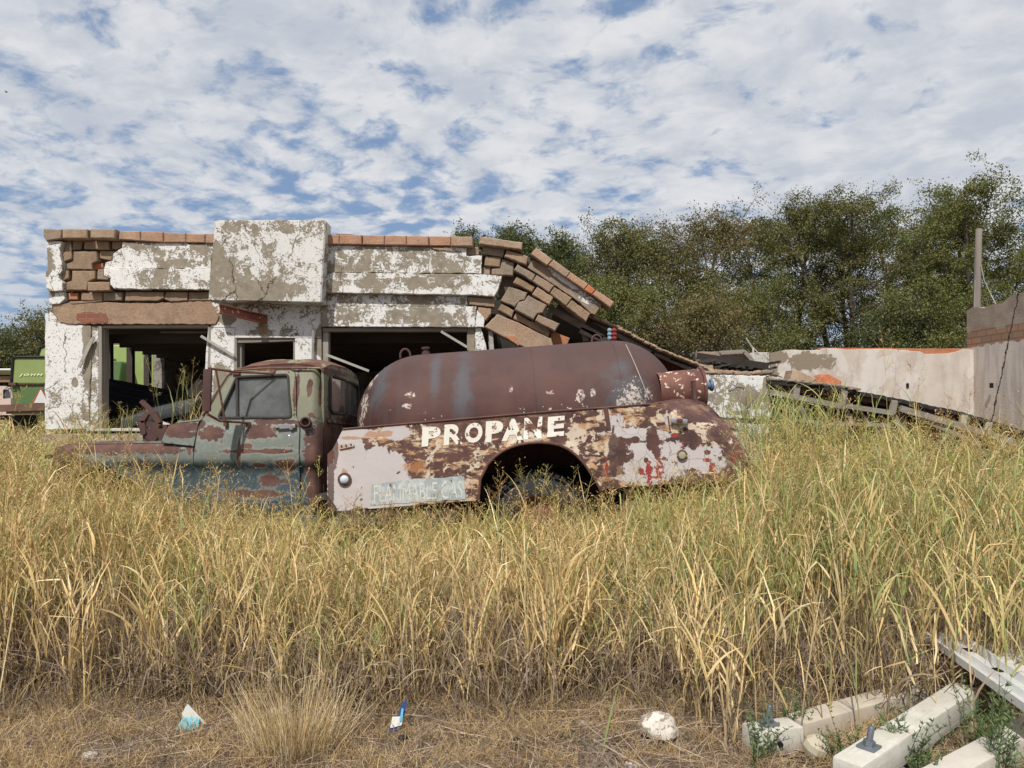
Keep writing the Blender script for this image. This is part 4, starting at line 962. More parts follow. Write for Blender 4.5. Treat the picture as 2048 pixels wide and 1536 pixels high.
    fen = [(112, 896), (130, 890), (322, 887), (386.5, 893), (386, 960), (383.5, 1034), (330, 1040), (296, 1040)] + [p for p in ar[::-1]] + [(100, 1040), (88, 1030), (92, 980), (104, 930)]
    def fenP(a, b):
        v = cab_depth(b if b > 905 else 905 - 0) + .02
        if b < 905: v = cab_depth(905) + .02 + .05 * ((905 - b) / 18) ** 2
        v -= .10 * 0
        for_a = max(0, (150 - a) / 60); v += .06 * for_a * for_a
        r = math.hypot(a - 196, (b - 1032))
        if r < 112 and b < 1034: v -= .03 * (1 - max(0, (r - 98)) / 14)
        return P(a, b, v)
    bm = bmesh.new(); panel(bm, fen, [], fenP, step=9, thick=.02)
    # top surface of the fender
    rows = []
    for j, (dy, dz) in enumerate(((.07, .0), (.12, .012), (.25, .022), (.38, .014), (.40, -.06))):
        rows.append([bm.verts.new(P(x, lerp_tab([(104, 900), (130, 889.5), (322, 886.5), (388, 892.5)], x), 6.915) + Vector((0, dy - .01, dz))) for x in np.linspace(106, 388, 24)])
    for r0, r1 in zip(rows, rows[1:]):
        for k in range(23): bm.faces.new((r0[k], r0[k + 1], r1[k + 1], r1[k]))
    finish(bm, 'fender', CAB, TR, True)
    bm = bmesh.new(); x0 = P(106, 900, 7).x
    panel(bm, fen, [], lambda a, b: (lambda v: Vector((v.x, 2 * YMID - v.y, v.z - .05)))(fenP(a, b)), step=30, thick=.02); finish(bm, 'fender', CAB, TR, True)
    # inner bay: front panel, firewall, engine lump, frame
    bm = bmesh.new(); bm_box(bm, (x0 + .08, YMID, .85), (.06, 1.7, .6)); finish(bm, 'radiator_panel', DARKRUST, TR)
    bm = bmesh.new(); bm_box(bm, (-3.22, YMID, .95), (.04, 1.1, .5)); finish(bm, 'firewall', DARKRUST, TR)
    bm = bmesh.new(); bm_box(bm, (-3.65, YMID, .85), (.75, .5, .45), None, .03); bm_box(bm, (-3.65, YMID - .2, 1.1), (.7, .16, .1), None, .03); bm_box(bm, (-3.65, YMID + .2, 1.1), (.7, .16, .1), None, .03); finish(bm, 'engine', DARKRUST, TR, True)
    bm = bmesh.new(); bm_beam(bm, (-4.3, 7.45, .62), (2.6, 7.45, .86), .08, .2); bm_beam(bm, (-4.3, 8.3, .62), (2.6, 8.3, .86), .08, .2)
    for xx in (-4.2, -2.5, -1, .6, 2.2): bm_beam(bm, (xx, 7.45, .72), (xx, 8.3, .72), .1, .1)
    finish(bm, 'chassis', DARKRUST, TR)
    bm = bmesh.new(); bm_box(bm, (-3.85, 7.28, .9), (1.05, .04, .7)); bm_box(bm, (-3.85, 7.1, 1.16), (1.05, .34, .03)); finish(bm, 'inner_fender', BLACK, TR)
    # running board and step tank under the door
    bm = bmesh.new(); panel(bm, [(540, 1036), (604, 1034), (640, 1040), (640, 1085), (540, 1085)], [], lambda a, b: P(a, b, 6.86), gx=[], gz=[], thick=.2); finish(bm, 'fuel_tank', m_rust('teal_step_paint', (.05, .085, .10), (.09, .12, .125), (.2, .09, .06), .9), TR)
    # hood hinge arms standing up out of the bay
    H = bmesh.new(); g = lambda x, y, d=7.15: P(80 + x / 5.12, 600 + y / 5.12, d)
    bm_beam(H, g(1040, 1035), g(1170, 1160), .05, .035); bm_beam(H, g(1170, 1160), g(1225, 1260), .05, .05)
    bm_beam(H, g(1100, 1160, 7.1), g(1045, 1250, 7.1), .05, .045); bm_beam(H, g(1045, 1240, 7.1), g(1075, 1360, 7.1), .05, .06); bm_beam(H, g(1070, 1340, 7.1), g(1190, 1440, 7.1), .05, .075)
    bm_beam(H, g(1090, 1260, 7.12), g(1225, 1310, 7.12), .05, .06); bm_beam(H, g(1225, 1250, 7.2), g(1225, 1400, 7.2), .04, .045); bm_box(H, g(1230, 1400, 7.15), (.28, .12, .16)); bm_box(H, g(1270, 1340, 7.2), (.10, .1, .12))
    bm_lathe(H, g(1068, 1350, 7.09), (0, -1, 0), [(0, .03), (.03, .03), (.03, 0)], 12)
    finish(H, 'hood_hinge', DARKRUST, TR)
build_cab()

def wheel(name, cx, cz, y0, y1, r, parent, rimr=.27):
    w = bpy.data.objects.new(name, None); COL.objects.link(w); w.parent = parent; w.matrix_parent_inverse = Matrix.Translation(-parent.location); w.location = (cx, (y0 + y1) / 2, cz)
    wd = y1 - y0; bm = bmesh.new()
    prof = [(0, rimr), (.0, rimr + .06), (.012, r - .09), (.03, r - .03), (.05, r - .006), (wd * .3, r), (wd * .7, r), (wd - .05, r - .006), (wd - .03, r - .03), (wd - .012, r - .09), (wd, rimr + .06), (wd, rimr), (0, rimr)]
    bm_lathe(bm, (cx, y0, cz), (0, 1, 0), prof, 72)
    for k in range(46):                       # tread lugs
        a = 2 * math.pi * k / 46
        for sgn in (0, 1):
            yy = y0 + (.045 if sgn == 0 else wd - .045); aa = a + sgn * .05
            c_ = Vector((cx + math.cos(aa) * (r + .004), yy, cz + math.sin(aa) * (r + .004)))
            bm_box(bm, c_, (.036, .085, .034), Matrix.Rotation(-aa, 3, 'Y') @ Matrix.Rotation(R(90), 3, 'Y'))
    def lk(bm, n, m):
        o = finish(bm, n, m, None, True); o.parent = w; o.matrix_parent_inverse = Matrix.Translation(-Vector(w.location)); return o
    lk(bm, 'tyre', RUBBER)
    bm = bmesh.new(); bm_lathe(bm, (cx, y0, cz), (0, 1, 0), [(.01, rimr + .005), (.0, rimr), (.03, rimr - .02), (.07, rimr - .05), (.075, .16), (.03, .14), (.02, .09), (-.01, .085), (-.015, 0)], 48)
    for k in range(6):
        a = 2 * math.pi * k / 6; bm_lathe(bm, (cx + math.cos(a) * .115, y0 + .01, cz + math.sin(a) * .115), (0, -1, 0), [(0, .014), (.02, .014), (.02, 0)], 6)
    bm_lathe(bm, (cx, y0 + .1, cz), (0, 1, 0), [(0, rimr), (wd - .1, rimr)], 32)
    lk(bm, 'rim', m_rust('rim_rust', (.11, .045, .033), (.19, .08, .05)))
    return w
wc = P(1080, 1050, 6.75)
wheel('wheel', wc.x, wc.z, 6.74, 6.98, .46, TR); wheel('wheel', wc.x, wc.z, 7.02, 7.26, .46, TR); wheel('wheel', wc.x, wc.z, 8.55, 8.79, .46, TR); wheel('wheel', wc.x, wc.z, 8.83, 9.07, .46, TR)
wheel('wheel', P(196, 1000, 7.0).x, .36, 7.0, 7.22, .44, TR); wheel('wheel', P(196, 1000, 7.0).x, .36, 8.5, 8.72, .44, TR)

# ---- tank and body
def tank_material():
    mt, s = material('maroon_tank_rust'); c = s.coord(); x, y, z = s.sep(c)
    n = s.noise(c, 2.4, 7, .6); st = s.noise(s.comb(s.m('MULTIPLY', x, 5.5), 0, s.m('MULTIPLY', z, .5)), 2.0, 6, .62); f = s.noise(c, 45, 5, .65)
    col = s.mix(s.step(n, .35, .68), (.060, .026, .022, 1), (.105, .046, .036, 1))
    hz = s.step(s.m('ADD', z, s.m('MULTIPLY', s.noise(c, 3, 5, .6), .5)), 2.0, 2.45)
    col = s.mix(s.m('MULTIPLY', hz, .6), col, (.092, .056, .050, 1))
    bands = s.m('MULTIPLY', s.step(st, .47, .68), .55)
    col = s.mix(bands, col, (.078, .052, .048, 1))
    def zz(items): return [(*XZ(a, b, 7.35), rx * 7.35 / FPX, rz * 7.35 / FPX) for a, b, rx, rz in items]
    bl = s.blobs(c, zz([(925, 770, 16, 62), (1250, 790, 40, 42), (752, 765, 16, 45), (868, 745, 10, 40), (1245, 735, 20, 20)]), 1.0, 3, 6, soft=.8)
    col = s.mix(s.m('MULTIPLY', bl, .7), col, (.085, .09, .10, 1))
    # flaked specks, more towards the lower half where the body shields them
    lowz = s.step(s.m('SUBTRACT', z, s.m('MULTIPLY', x, .073)), 1.95, 1.45)
    sp = s.noise(c, 22, 5, .6, .3); cl = s.noise(c, 2.6, 4, .6)
    th = s.mixf(s.m('MULTIPLY', lowz, s.step(cl, .38, .62)), .76, .60)
    speck = s.step(s.m('SUBTRACT', sp, th), 0, .015)
    col = s.mix(speck, col, (.50, .43, .35, 1))
    zr = s.blobs(c, zz([(1262, 795, 32, 26), (1160, 790, 6, 10), (1185, 785, 5, 8), (823, 790, 8, 5), (815, 812, 7, 4), (718, 815, 9, 28), (725, 765, 5, 12), (1100, 785, 7, 4), (1022, 780, 4, 6), (735, 745, 5, 8), (712, 850, 7, 16)]), 1.3, 9, 8)
    zr2 = s.m('MULTIPLY', zr, s.step(s.noise(c, 28, 5, .65), .42, .56))
    col = s.mix(zr2, col, (.50, .42, .36, 1))
    rough = s.mixf(n, .62, .8)
    s.out(s.pbsdf(col, rough, s.bump(s.m('ADD', s.m('MULTIPLY', f, .6), s.m('MULTIPLY', n, .5)), .25, .006), 0, .35)); return mt
TANKM = tank_material()
TA = Vector((-.93, 8.02, 1.435)); TB = Vector((1.10, 8.02, 1.585)); TRAD = .765
def build_tank():
    ax = (TB - TA); L = ax.length; ax.normalize()
    prof = []
    for t in np.linspace(0, math.pi / 2, 18): prof.append((-.74 * math.cos(t), TRAD * math.sin(t)))
    prof[0] = (-.74, 0)
    prof += [(L * k / 16, TRAD) for k in range(1, 16)]
    for t in np.linspace(math.pi / 2, 0, 18): prof.append((L + .70 * math.cos(t), TRAD * math.sin(t)))
    prof[-1] = (L + .70, 0)
    bm = bmesh.new(); bm_lathe(bm, TA, ax, prof, 96); tank = finish(bm, 'tank', TANKM, TR, True)
    def ringat(d, r=None, rad=.004, nm='weld_seam'):
        r = r or TRAD; c = TA + ax * d; u = Vector((0, 1, 0)); w = ax.cross(u)
        sweep_loop(nm, [c + (u * math.cos(t) + w * math.sin(t)) * r for t in np.linspace(0, 2 * math.pi, 72, endpoint=False)], rad, TANKM, tank, 5)
    ringat(-.38, TRAD * math.sqrt(1 - (.38 / .74) ** 2), .005); ringat(L * .58, rad=.003); ringat(L, rad=.005)
    # lifting lugs and a vent plug on the top
    upv = ax.cross(Vector((0, -1, 0))).normalized()
    if upv.z < 0: upv = -upv
    def top(px, back=.0):
        d = ((px - CX) / FPX * 7.9 - TA.x) / ax.x; return TA + ax * d + upv * TRAD
    for px in (818, 1207):
        c = top(px); bm = bmesh.new()
        bm_tube(bm, [c + ax * (.055 * math.cos(t)) + upv * (-.02 + .075 * math.sin(t) + (.02 if 0 < t < 3.1 else 0)) for t in np.linspace(math.pi, 0, 11)], .012, 8); finish(bm, 'lifting_lug', DARKRUST, tank, True)
    c = top(860); bm = bmesh.new(); bm_lathe(bm, c - upv * .02, upv, [(0, .045), (.05, .045), (.05, .03), (.075, .03), (.08, .045), (.10, .045), (.10, 0)], 8); finish(bm, 'vent_plug', DARKRUST, tank)
    # red and blue grey bulbs stacked on the top, with a thin wire running down the head
    c = top(1236); RED = m_simple('faded_red_plastic', (.26, .035, .03), .45, 20, .2); BL = m_simple('blue_grey_plastic', (.22, .32, .37), .5, 20, .2)
    for k in range(3):
        for (dx, m, nm) in ((-.045, BL, 'blue_bulb'), (.035, RED, 'red_bulb')):
            bm = bmesh.new(); r = .048 - .004 * abs(k - 1) if k == 2 else .040
            r = .026; bm_lathe(bm, c + Vector((dx * .62 - .02, -.03, .022 + .043 * k)), (1, 0, .1), [(0, 0), (.006, r * .6), (.018, r), (.035, r * .85), (.052, .010), (.056, 0)], 18); finish(bm, nm, m, tank, True)
    bm = bmesh.new(); bm_tube(bm, [c - upv * .05, c + Vector((-.01, 0, .13))], .010, 6); finish(bm, 'bulb_rod', DARKRUST, tank)
    bm = bmesh.new(); pts = []
    for k in range(15):
        t = k / 14; px = 1236 + (1297 - 1236) * t ** .9; py = 668 + (800 - 668) * t ** 1.15
        # project on the tank: solve for the depth where the ray meets the tank surface
        o = Vector((0, 0, EYE)); d_ = (P(px, py, 1) - o); best = None
        for yy in np.linspace(7.0, 8.1, 400):
            q = o + d_ * yy; rel = q - TA; al = rel.dot(ax); rr_ = (rel - ax * al).length
            rloc = TRAD if 0 <= al <= L else (TRAD * math.sqrt(max(0, 1 - ((al - L) / .70) ** 2)) if al > L else 0)
            if rr_ < rloc: best = q; break
        if best is not None: pts.append(best + Vector((0, -.012, .004)))
    bm_tube(bm, pts, .0035, 5); finish(bm, 'safety_wire', m_simple('pale_wire', (.45, .40, .36), .7, 20, .3), tank)
    # rear end drum with flange and blue valve
    RD = m_rust('flaked_drum_rust', (.12, .05, .04), (.19, .085, .06), (.60, .50, .40), 1.15)
    e = P(1345, 782, 7.5); bm = bmesh.new()
    bm_lathe(bm, e, ax, [(-.15, .19), (0, .20), (.27, .205), (.275, .225), (.30, .225), (.30, 0)], 40); dr = finish(bm, 'rear_drum', RD, TR, True)
    bm = bmesh.new(); bm_lathe(bm, P(1408, 772, 7.45), ax, [(-.02, .035), (.06, .035), (.062, .055), (.08, .06), (.09, .05), (.09, 0)], 24); finish(bm, 'blue_valve', m_simple('blue_valve_paint', (.09, .15, .24), .5, 20, .2), dr, True)
    bm = bmesh.new(); bm_beam(bm, P(1386, 762, 7.26), P(1388, 800, 7.24), .03, .05); finish(bm, 'hose_clamp', DARKRUST, dr)
build_tank()

YB0 = 6.62
def body_material():
    mt, s = material('flaking_body_paint'); c = s.coord(); x, y, z = s.sep(c)
    def zz(items): return [(*XZ(a, b, YB0), rx * YB0 / FPX, rz * YB0 / FPX) for a, b, rx, rz in items]
    n = s.noise(c, 4, 8, .65, .3); f = s.noise(c, 40, 6, .65); hs = s.noise(s.scale3(c, 1, 1, 2.4), 5.5, 9, .68, .4)
    rust = s.mix(s.step(n, .36, .66), (.070, .036, .032, 1), (.13, .064, .050, 1))
    tan = s.mix(s.step(s.noise(c, 9, 7, .65), .38, .62), (.40, .20, .09, 1), (.62, .47, .31, 1))
    tanm = s.step(hs, .50, .585)
    regtan = s.blobs(c, zz([(990, 930, 95, 60), (870, 920, 70, 45), (1180, 870, 60, 50), (1190, 920, 40, 60), (1020, 900, 120, 45), (1260, 825, 100, 14), (800, 870, 60, 25), (1400, 870, 70, 25), (1330, 845, 60, 22), (1260, 960, 80, 12), (900, 980, 60, 40)]), .6, 3, 6)
    col = s.mix(s.m('MULTIPLY', tanm, s.m('MAXIMUM', regtan, .25)), rust, tan)
    cream = s.m('MULTIPLY', s.step(s.noise(c, 7, 9, .68, .5), .535, .56), regtan)
    col = s.mix(cream, col, (.58, .48, .37, 1))
    pink = s.mix(s.noise(c, 3, 5, .6), (.47, .42, .405, 1), (.58, .53, .51, 1))
    pm = s.blobs(c, zz([(735, 950, 88, 62), (700, 900, 38, 40), (790, 866, 34, 15), (725, 868, 40, 10), (770, 1000, 70, 20), (830, 985, 40, 24), (690, 985, 30, 34)]), .38, 4, 8)
    pm2 = s.blobs(c, zz([(1228, 853, 12, 20), (1262, 866, 50, 12), (1285, 895, 40, 10), (1285, 925, 38, 38), (1320, 940, 46, 26), (1300, 870, 40, 12), (1350, 905, 26, 24), (1335, 838, 6, 12), (1400, 915, 46, 28), (1420, 930, 36, 20), (1240, 850, 8, 22), (1475, 930, 14, 12), (1300, 955, 60, 8)]), .75, 6, 8)
    dk = s.blobs(c, zz([(1305, 878, 12, 27), (1313, 905, 9, 14), (1270, 879, 10, 7), (1252, 917, 11, 10), (1262, 912, 7, 8), (1240, 905, 14, 28), (1292, 920, 5, 6), (1387, 890, 9, 11), (1226, 905, 10, 40), (1415, 905, 7, 6)]), .6, 8, 8)
    pm2 = s.m('MULTIPLY', pm2, s.m('SUBTRACT', 1, dk))
    allp = s.m('MAXIMUM', pm, pm2)
    holes = s.step(s.noise(c, 13, 7, .62, .3), .655, .67)
    col = s.mix(s.m('MULTIPLY', dk, .9), col, rust)
    col = s.mix(s.m('MULTIPLY', allp, s.m('SUBTRACT', 1, holes)), col, pink)
    # rust stains over the pale paint
    stn = s.blobs(c, zz([(748, 869, 20, 6), (775, 868, 10, 6), (688, 950, 8, 10), (690, 895, 14, 5), (700, 876, 30, 3), (830, 935, 24, 12)]), .9, 8, 7)
    col = s.mix(s.m('MULTIPLY', stn, .7), col, (.42, .19, .08, 1))
    edge = s.blobs(c, zz([(660, 960, 7, 80), (670, 900, 6, 40), (1490, 940, 30, 40), (1440, 870, 30, 14)]), .5, 8, 7)
    col = s.mix(s.m('MULTIPLY', edge, .85), col, rust)
    red = s.m('MULTIPLY', s.blobs(c, zz([(1283, 945, 7, 12), (1298, 937, 7, 16), (1320, 940, 7, 18), (1300, 965, 6, 10), (1213, 937, 3, 14), (1425, 935, 6, 12), (1430, 950, 5, 8), (1415, 920, 9, 4), (1470, 915, 5, 10), (1352, 870, 10, 4), (1366, 890, 2, 6), (1310, 955, 20, 3)]), .9, 11, 8), s.step(s.noise(c, 20, 6, .6), .42, .46))
    col = s.mix(red, col, (.28, .045, .038, 1))
    col = s.mix(s.m('MULTIPLY', s.step(f, .6, .75), .35), col, (.12, .06, .045, 1))
    crk = s.voro(s.v('ADD', s.scale3(c, 1, 0, 1), s.v('SCALE', s.noise(c, 6, 4, .6, color=True), scale=.12)), 5, 'DISTANCE_TO_EDGE')
    col = s.mix(s.m('MULTIPLY', s.m('MULTIPLY', s.step(crk, .014, .006), pm2), .6), col, rust)
    h = s.m('ADD', s.m('MULTIPLY', f, .3), s.m('MULTIPLY', allp, .6))
    nb = s.bump(h, .5, .004); nb = s.bump(s.noise(c, 3, 3, .5), .3, .04, nb)
    s.out(s.pbsdf(col, .75, nb, 0, .3)); return mt
BODYM = body_material()
CREASE = [(640, 700), (1290, 700), (1324, 811), (1376, 831), (1412, 849), (1451, 873), (1478, 892), (1498, 918), (1510, 945), (1530, 990)]
def body_depth(px, py):
    cy = lerp_tab(CREASE, px); Yd = YB0
    if px > 1296:
        d = (cy - py)
        if d > -8: t = min(1, (d + 8) / 40); Yd += .42 * t * t + .02 * t
    if px < 692: Yd += .05 * ((692 - px) / 38) ** 2
    if px > 1480: Yd += .10 * ((px - 1480) / 35) ** 2
    r = math.hypot(px - 1078, (py - 1010) * .93)
    if r < 134 and py < 1005: Yd -= .022 * max(0, 1 - abs(r - 122) / 12)
    return Yd
def bodyP(a, b, e=0): return P(a, b, body_depth(a, b) + e)
def build_body():
    arch = [(957, 1000), (961, 958), (976, 928), (990, 913), (1004, 903), (1020, 895), (1037, 889.5), (1057, 886), (1078, 885), (1100, 886.5), (1118, 890), (1136, 898), (1153, 911), (1168, 927), (1180, 945), (1191, 962), (1202, 982)]
    out = [(686, 858), (700, 856.5), (900, 840), (1100, 823), (1212, 815), (1321, 806), (1379, 799), (1395, 800.5), (1407, 804), (1425, 817), (1449, 843), (1470, 870), (1491, 900), (1514, 939), (1516, 950), (1506, 960), (1308, 970), (1214, 977)] + arch[::-1] + [(949, 1001), (722, 1019), (660, 1023), (654, 1018), (655, 908), (666, 897)]
    bm = bmesh.new(); panel(bm, out, [], bodyP, step=8, thick=.02)
    B = finish(bm, 'side_body', BODYM, TR, True)
    # rolled arch lip
    bm = bmesh.new(); bm_tube(bm, [bodyP(a, b, -.006) for a, b in arch], .012, 8); finish(bm, 'wheel_arch_lip', STEELRUST, B, True)
    bm = bmesh.new(); bm_tube(bm, [bodyP(a, b, -.002) for a, b in [(686, 858), (900, 840), (1100, 823), (1212, 815), (1300, 808)]], .010, 6); finish(bm, 'top_rail', STEELRUST, B, True)
    # far side, top deck, rear slope
    YMB = 8.0
    bm = bmesh.new(); panel(bm, out, [], lambda a, b: (lambda v: Vector((v.x, 2 * YMB - v.y, v.z)))(bodyP(a, b)), step=24, thick=.02); finish(bm, 'side_body', BODYM, TR, True)
    bm = bmesh.new(); top = [(686, 858), (900, 840), (1100, 823), (1212, 815), (1321, 806), (1379, 799), (1395, 800.5), (1407, 804), (1425, 817), (1449, 843), (1470, 870), (1491, 900), (1514, 939)]
    n0 = [bodyP(a, b) for a, b in top]; ra = []
    for j in range(9):
        t = j / 8; ra.append([bm.verts.new(Vector((v.x, v.y + .012 + (2 * YMB - 2 * v.y - .024) * t, v.z - .006 + (.05 * math.sin(math.pi * t) if v.x > 1.6 else 0)))) for v in n0])
    for j, (r0, r1) in enumerate(zip(ra, ra[1:])):
        for k in range(len(top) - 1):
            if k < 4 and 1 <= j <= 6: continue        # open well that the tank sits in
            bm.faces.new((r0[k], r0[k + 1], r1[k + 1], r1[k]))
    finish(bm, 'body_deck', m_rust('deck_rust', (.105, .045, .038), (.16, .07, .05), (.5, .4, .3), .2), TR, True)
    # black liner boxes added behind the arch to block sunlight from the cavity
    bm = bmesh.new(); bm_box(bm, (.25, 7.48, .95), (1.5, .03, 1.0)); bm_box(bm, (.25, 7.07, 1.40), (1.5, .8, .03)); bm_box(bm, (-.50, 7.07, .95), (.03, .8, .9)); bm_box(bm, (1.0, 7.07, .95), (.03, .8, .9)); finish(bm, 'arch_light_blocker', BLACK, TR)
    for c_, s_ in (((-1.0, 7.2, .82), (.9, .7, .3)), ((1.7, 7.2, .88), (1.2, .7, .25))):
        bm = bmesh.new(); bm_box(bm, c_, s_, None, .02); finish(bm, 'under_tray', DARKRUST, TR)
    # front bulkhead of the body
    bm = bmesh.new(); q = P(690, 858, 6.7); bm_box(bm, (q.x + .02, 8.0, 1.06), (.03, 2.5, .72)); finish(bm, 'front_bulkhead', STEELRUST, TR)
    # PROPANE lettering
    LM, s = material('worn_cream_lettering'); c = s.coord()
    ch = s.step(s.noise(c, 16, 8, .72, .3), .575, .60); dz = s.noise(c, 30, 4, .6)
    edge_ = s.blobs(c, [(*XZ(1072, 846, YB0), .10, .06), (*XZ(1090, 862, YB0), .035, .05), (*XZ(1020, 850, YB0), .02, .05)], .8, 9, 7)
    ch = s.m('MAXIMUM', ch, s.m('MULTIPLY', edge_, s.step(s.noise(c, 12, 7, .6), .44, .48)))
    col = s.mix(ch, s.mix(dz, (.76, .70, .60, 1), (.80, .76, .68, 1)), (.16, .075, .05, 1))
    s.out(s.pbsdf(col, .8, s.bump(dz, .3, .002), 0, .25))
    rr = random.Random(2)
    spans = [('P', 843, 880, 893.5, 855), ('R', 887, 926, 891, 849.5), ('O', 929, 964, 887, 847), ('P', 970, 1005, 885, 843), ('A', 1003, 1046, 882.5, 839), ('N', 1047, 1083, 879.5, 836), ('E', 1094, 1128, 874.5, 834)]
    for chh, x0, x1, yb, yt in spans:
        def f(u, v, x0=x0, x1=x1, yb=yb, yt=yt):
            return bodyP(x0 + (x1 - x0) * u + v * 2, yb - (yb - yt) * v - 3 * u, -.0035)
        lettering('lettering_' + chh.lower(), chh, f, LM, B, off=.045)
    # hazard panel
    a = [(744, 968), (836, 957), (928, 953), (931, 998), (836, 1004), (740, 1010)]
    GP, s = material('faded_grey_panel'); c = s.coord(); nn = s.noise(c, 12, 7, .65)
    col = s.mix(s.step(nn, .40, .62), (.33, .37, .37, 1), (.50, .52, .50, 1)); col = s.mix(s.step(s.noise(c, 20, 7, .65), .63, .66), col, (.17, .09, .06, 1)); col = s.mix(s.m('MULTIPLY', s.step(s.noise(c, 8, 7, .65), .58, .62), .8), col, (.60, .54, .50, 1))
    s.out(s.pbsdf(col, .8))
    bm = bmesh.new(); panel(bm, jag(a, 1.2, 9, 4), [], lambda p, q: bodyP(p, q, -.004), step=12, thick=.001); finish(bm, 'warning_panel', GP, B)
    WL, s = material('faded_panel_lettering'); c = s.coord()
    col = s.mix(s.step(s.noise(c, 15, 7, .65), .54, .58), (.60, .61, .57, 1), (.40, .42, .41, 1)); s.out(s.pbsdf(col, .85))
    lettering('warning_lettering', 'FLAMMABLE GAS', lambda u, v: bodyP(748 + 177 * u, 1005 - 9 * u - 35 * v, -.0055), WL, B, off=.0)
    # fittings
    bm = bmesh.new(); q = bodyP(689, 959, -.01); bm_lathe(bm, q, (0, -1, 0), [(0, .062), (.006, .06), (.008, .044), (.0, .042)], 28); finish(bm, 'lamp_bezel', STEELRUST, B, True)
    bm = bmesh.new(); bm_lathe(bm, q, (0, -1, 0), [(-.002, .040), (.015, .038), (.028, .025), (.032, 0)], 24); finish(bm, 'marker_lamp', m_simple('milky_lens', (.52, .58, .62), .25, 20, .1, spec=.6), B, True)
    bm = bmesh.new(); q = bodyP(1364, 910, -.01); bm_lathe(bm, q, (0, -1, 0), [(0, .048), (.012, .046), (.014, .036), (.006, .034)], 28); finish(bm, 'lamp_bezel', STEELRUST, B, True)
    bm = bmesh.new(); bm_lathe(bm, q, (0, -1, 0), [(-.002, .034), (.01, .032), (.016, 0)], 24); finish(bm, 'reflector', m_simple('cloudy_amber_lens', (.36, .33, .22), .3, 20, .2, spec=.6), B, True)
    bm = bmesh.new(); panel(bm, rounded([(675, 890), (706, 884), (709, 892), (678, 899)], 4), [], lambda p, q: bodyP(p, q, -.016), gx=[], gz=[], thick=.006); br = finish(bm, 'bracket_plate', BODYM, B)
    for xx in (683, 692, 702):
        bm = bmesh.new(); bm_lathe(bm, bodyP(xx, 892 - (xx - 683) * .15, -.016), (0, -1, 0), [(0, .008), (.006, .008), (.007, 0)], 10); finish(bm, 'bolt', DARKRUST, B)
    CH = m_simple('dull_lamp_chrome', (.5, .5, .5), .35, 30, .2, metallic=.8)
    bm = bmesh.new(); q = bodyP(1358, 842, -.035); rot = Matrix.Rotation(R(8), 3, 'Y'); bm_box(bm, q, (.15, .03, .052), rot, .012); L = finish(bm, 'clearance_lamp_base', CH, B, True)
    bm = bmesh.new(); bm_box(bm, q + Vector((0, -.025, .006)), (.055, .04, .034), rot, .014); finish(bm, 'clearance_lamp_lens', m_simple('dark_red_lens', (.16, .03, .03), .35, 20, .2, spec=.6), B, True)
    bm = bmesh.new(); bm_beam(bm, bodyP(1336, 832, -.01), bodyP(1340, 860, -.01), .008, .012); finish(bm, 'lamp_wire', STEELRUST, B)
    # dark vertical seam strap and the broken tail latch
    bm = bmesh.new(); panel(bm, [(1206, 816), (1216, 815), (1222, 858), (1214, 858)], [], lambda p, q: bodyP(p, q, -.014), gx=[], gz=[], thick=.003); finish(bm, 'seam_strap', DARKRUST, B)
build_body()

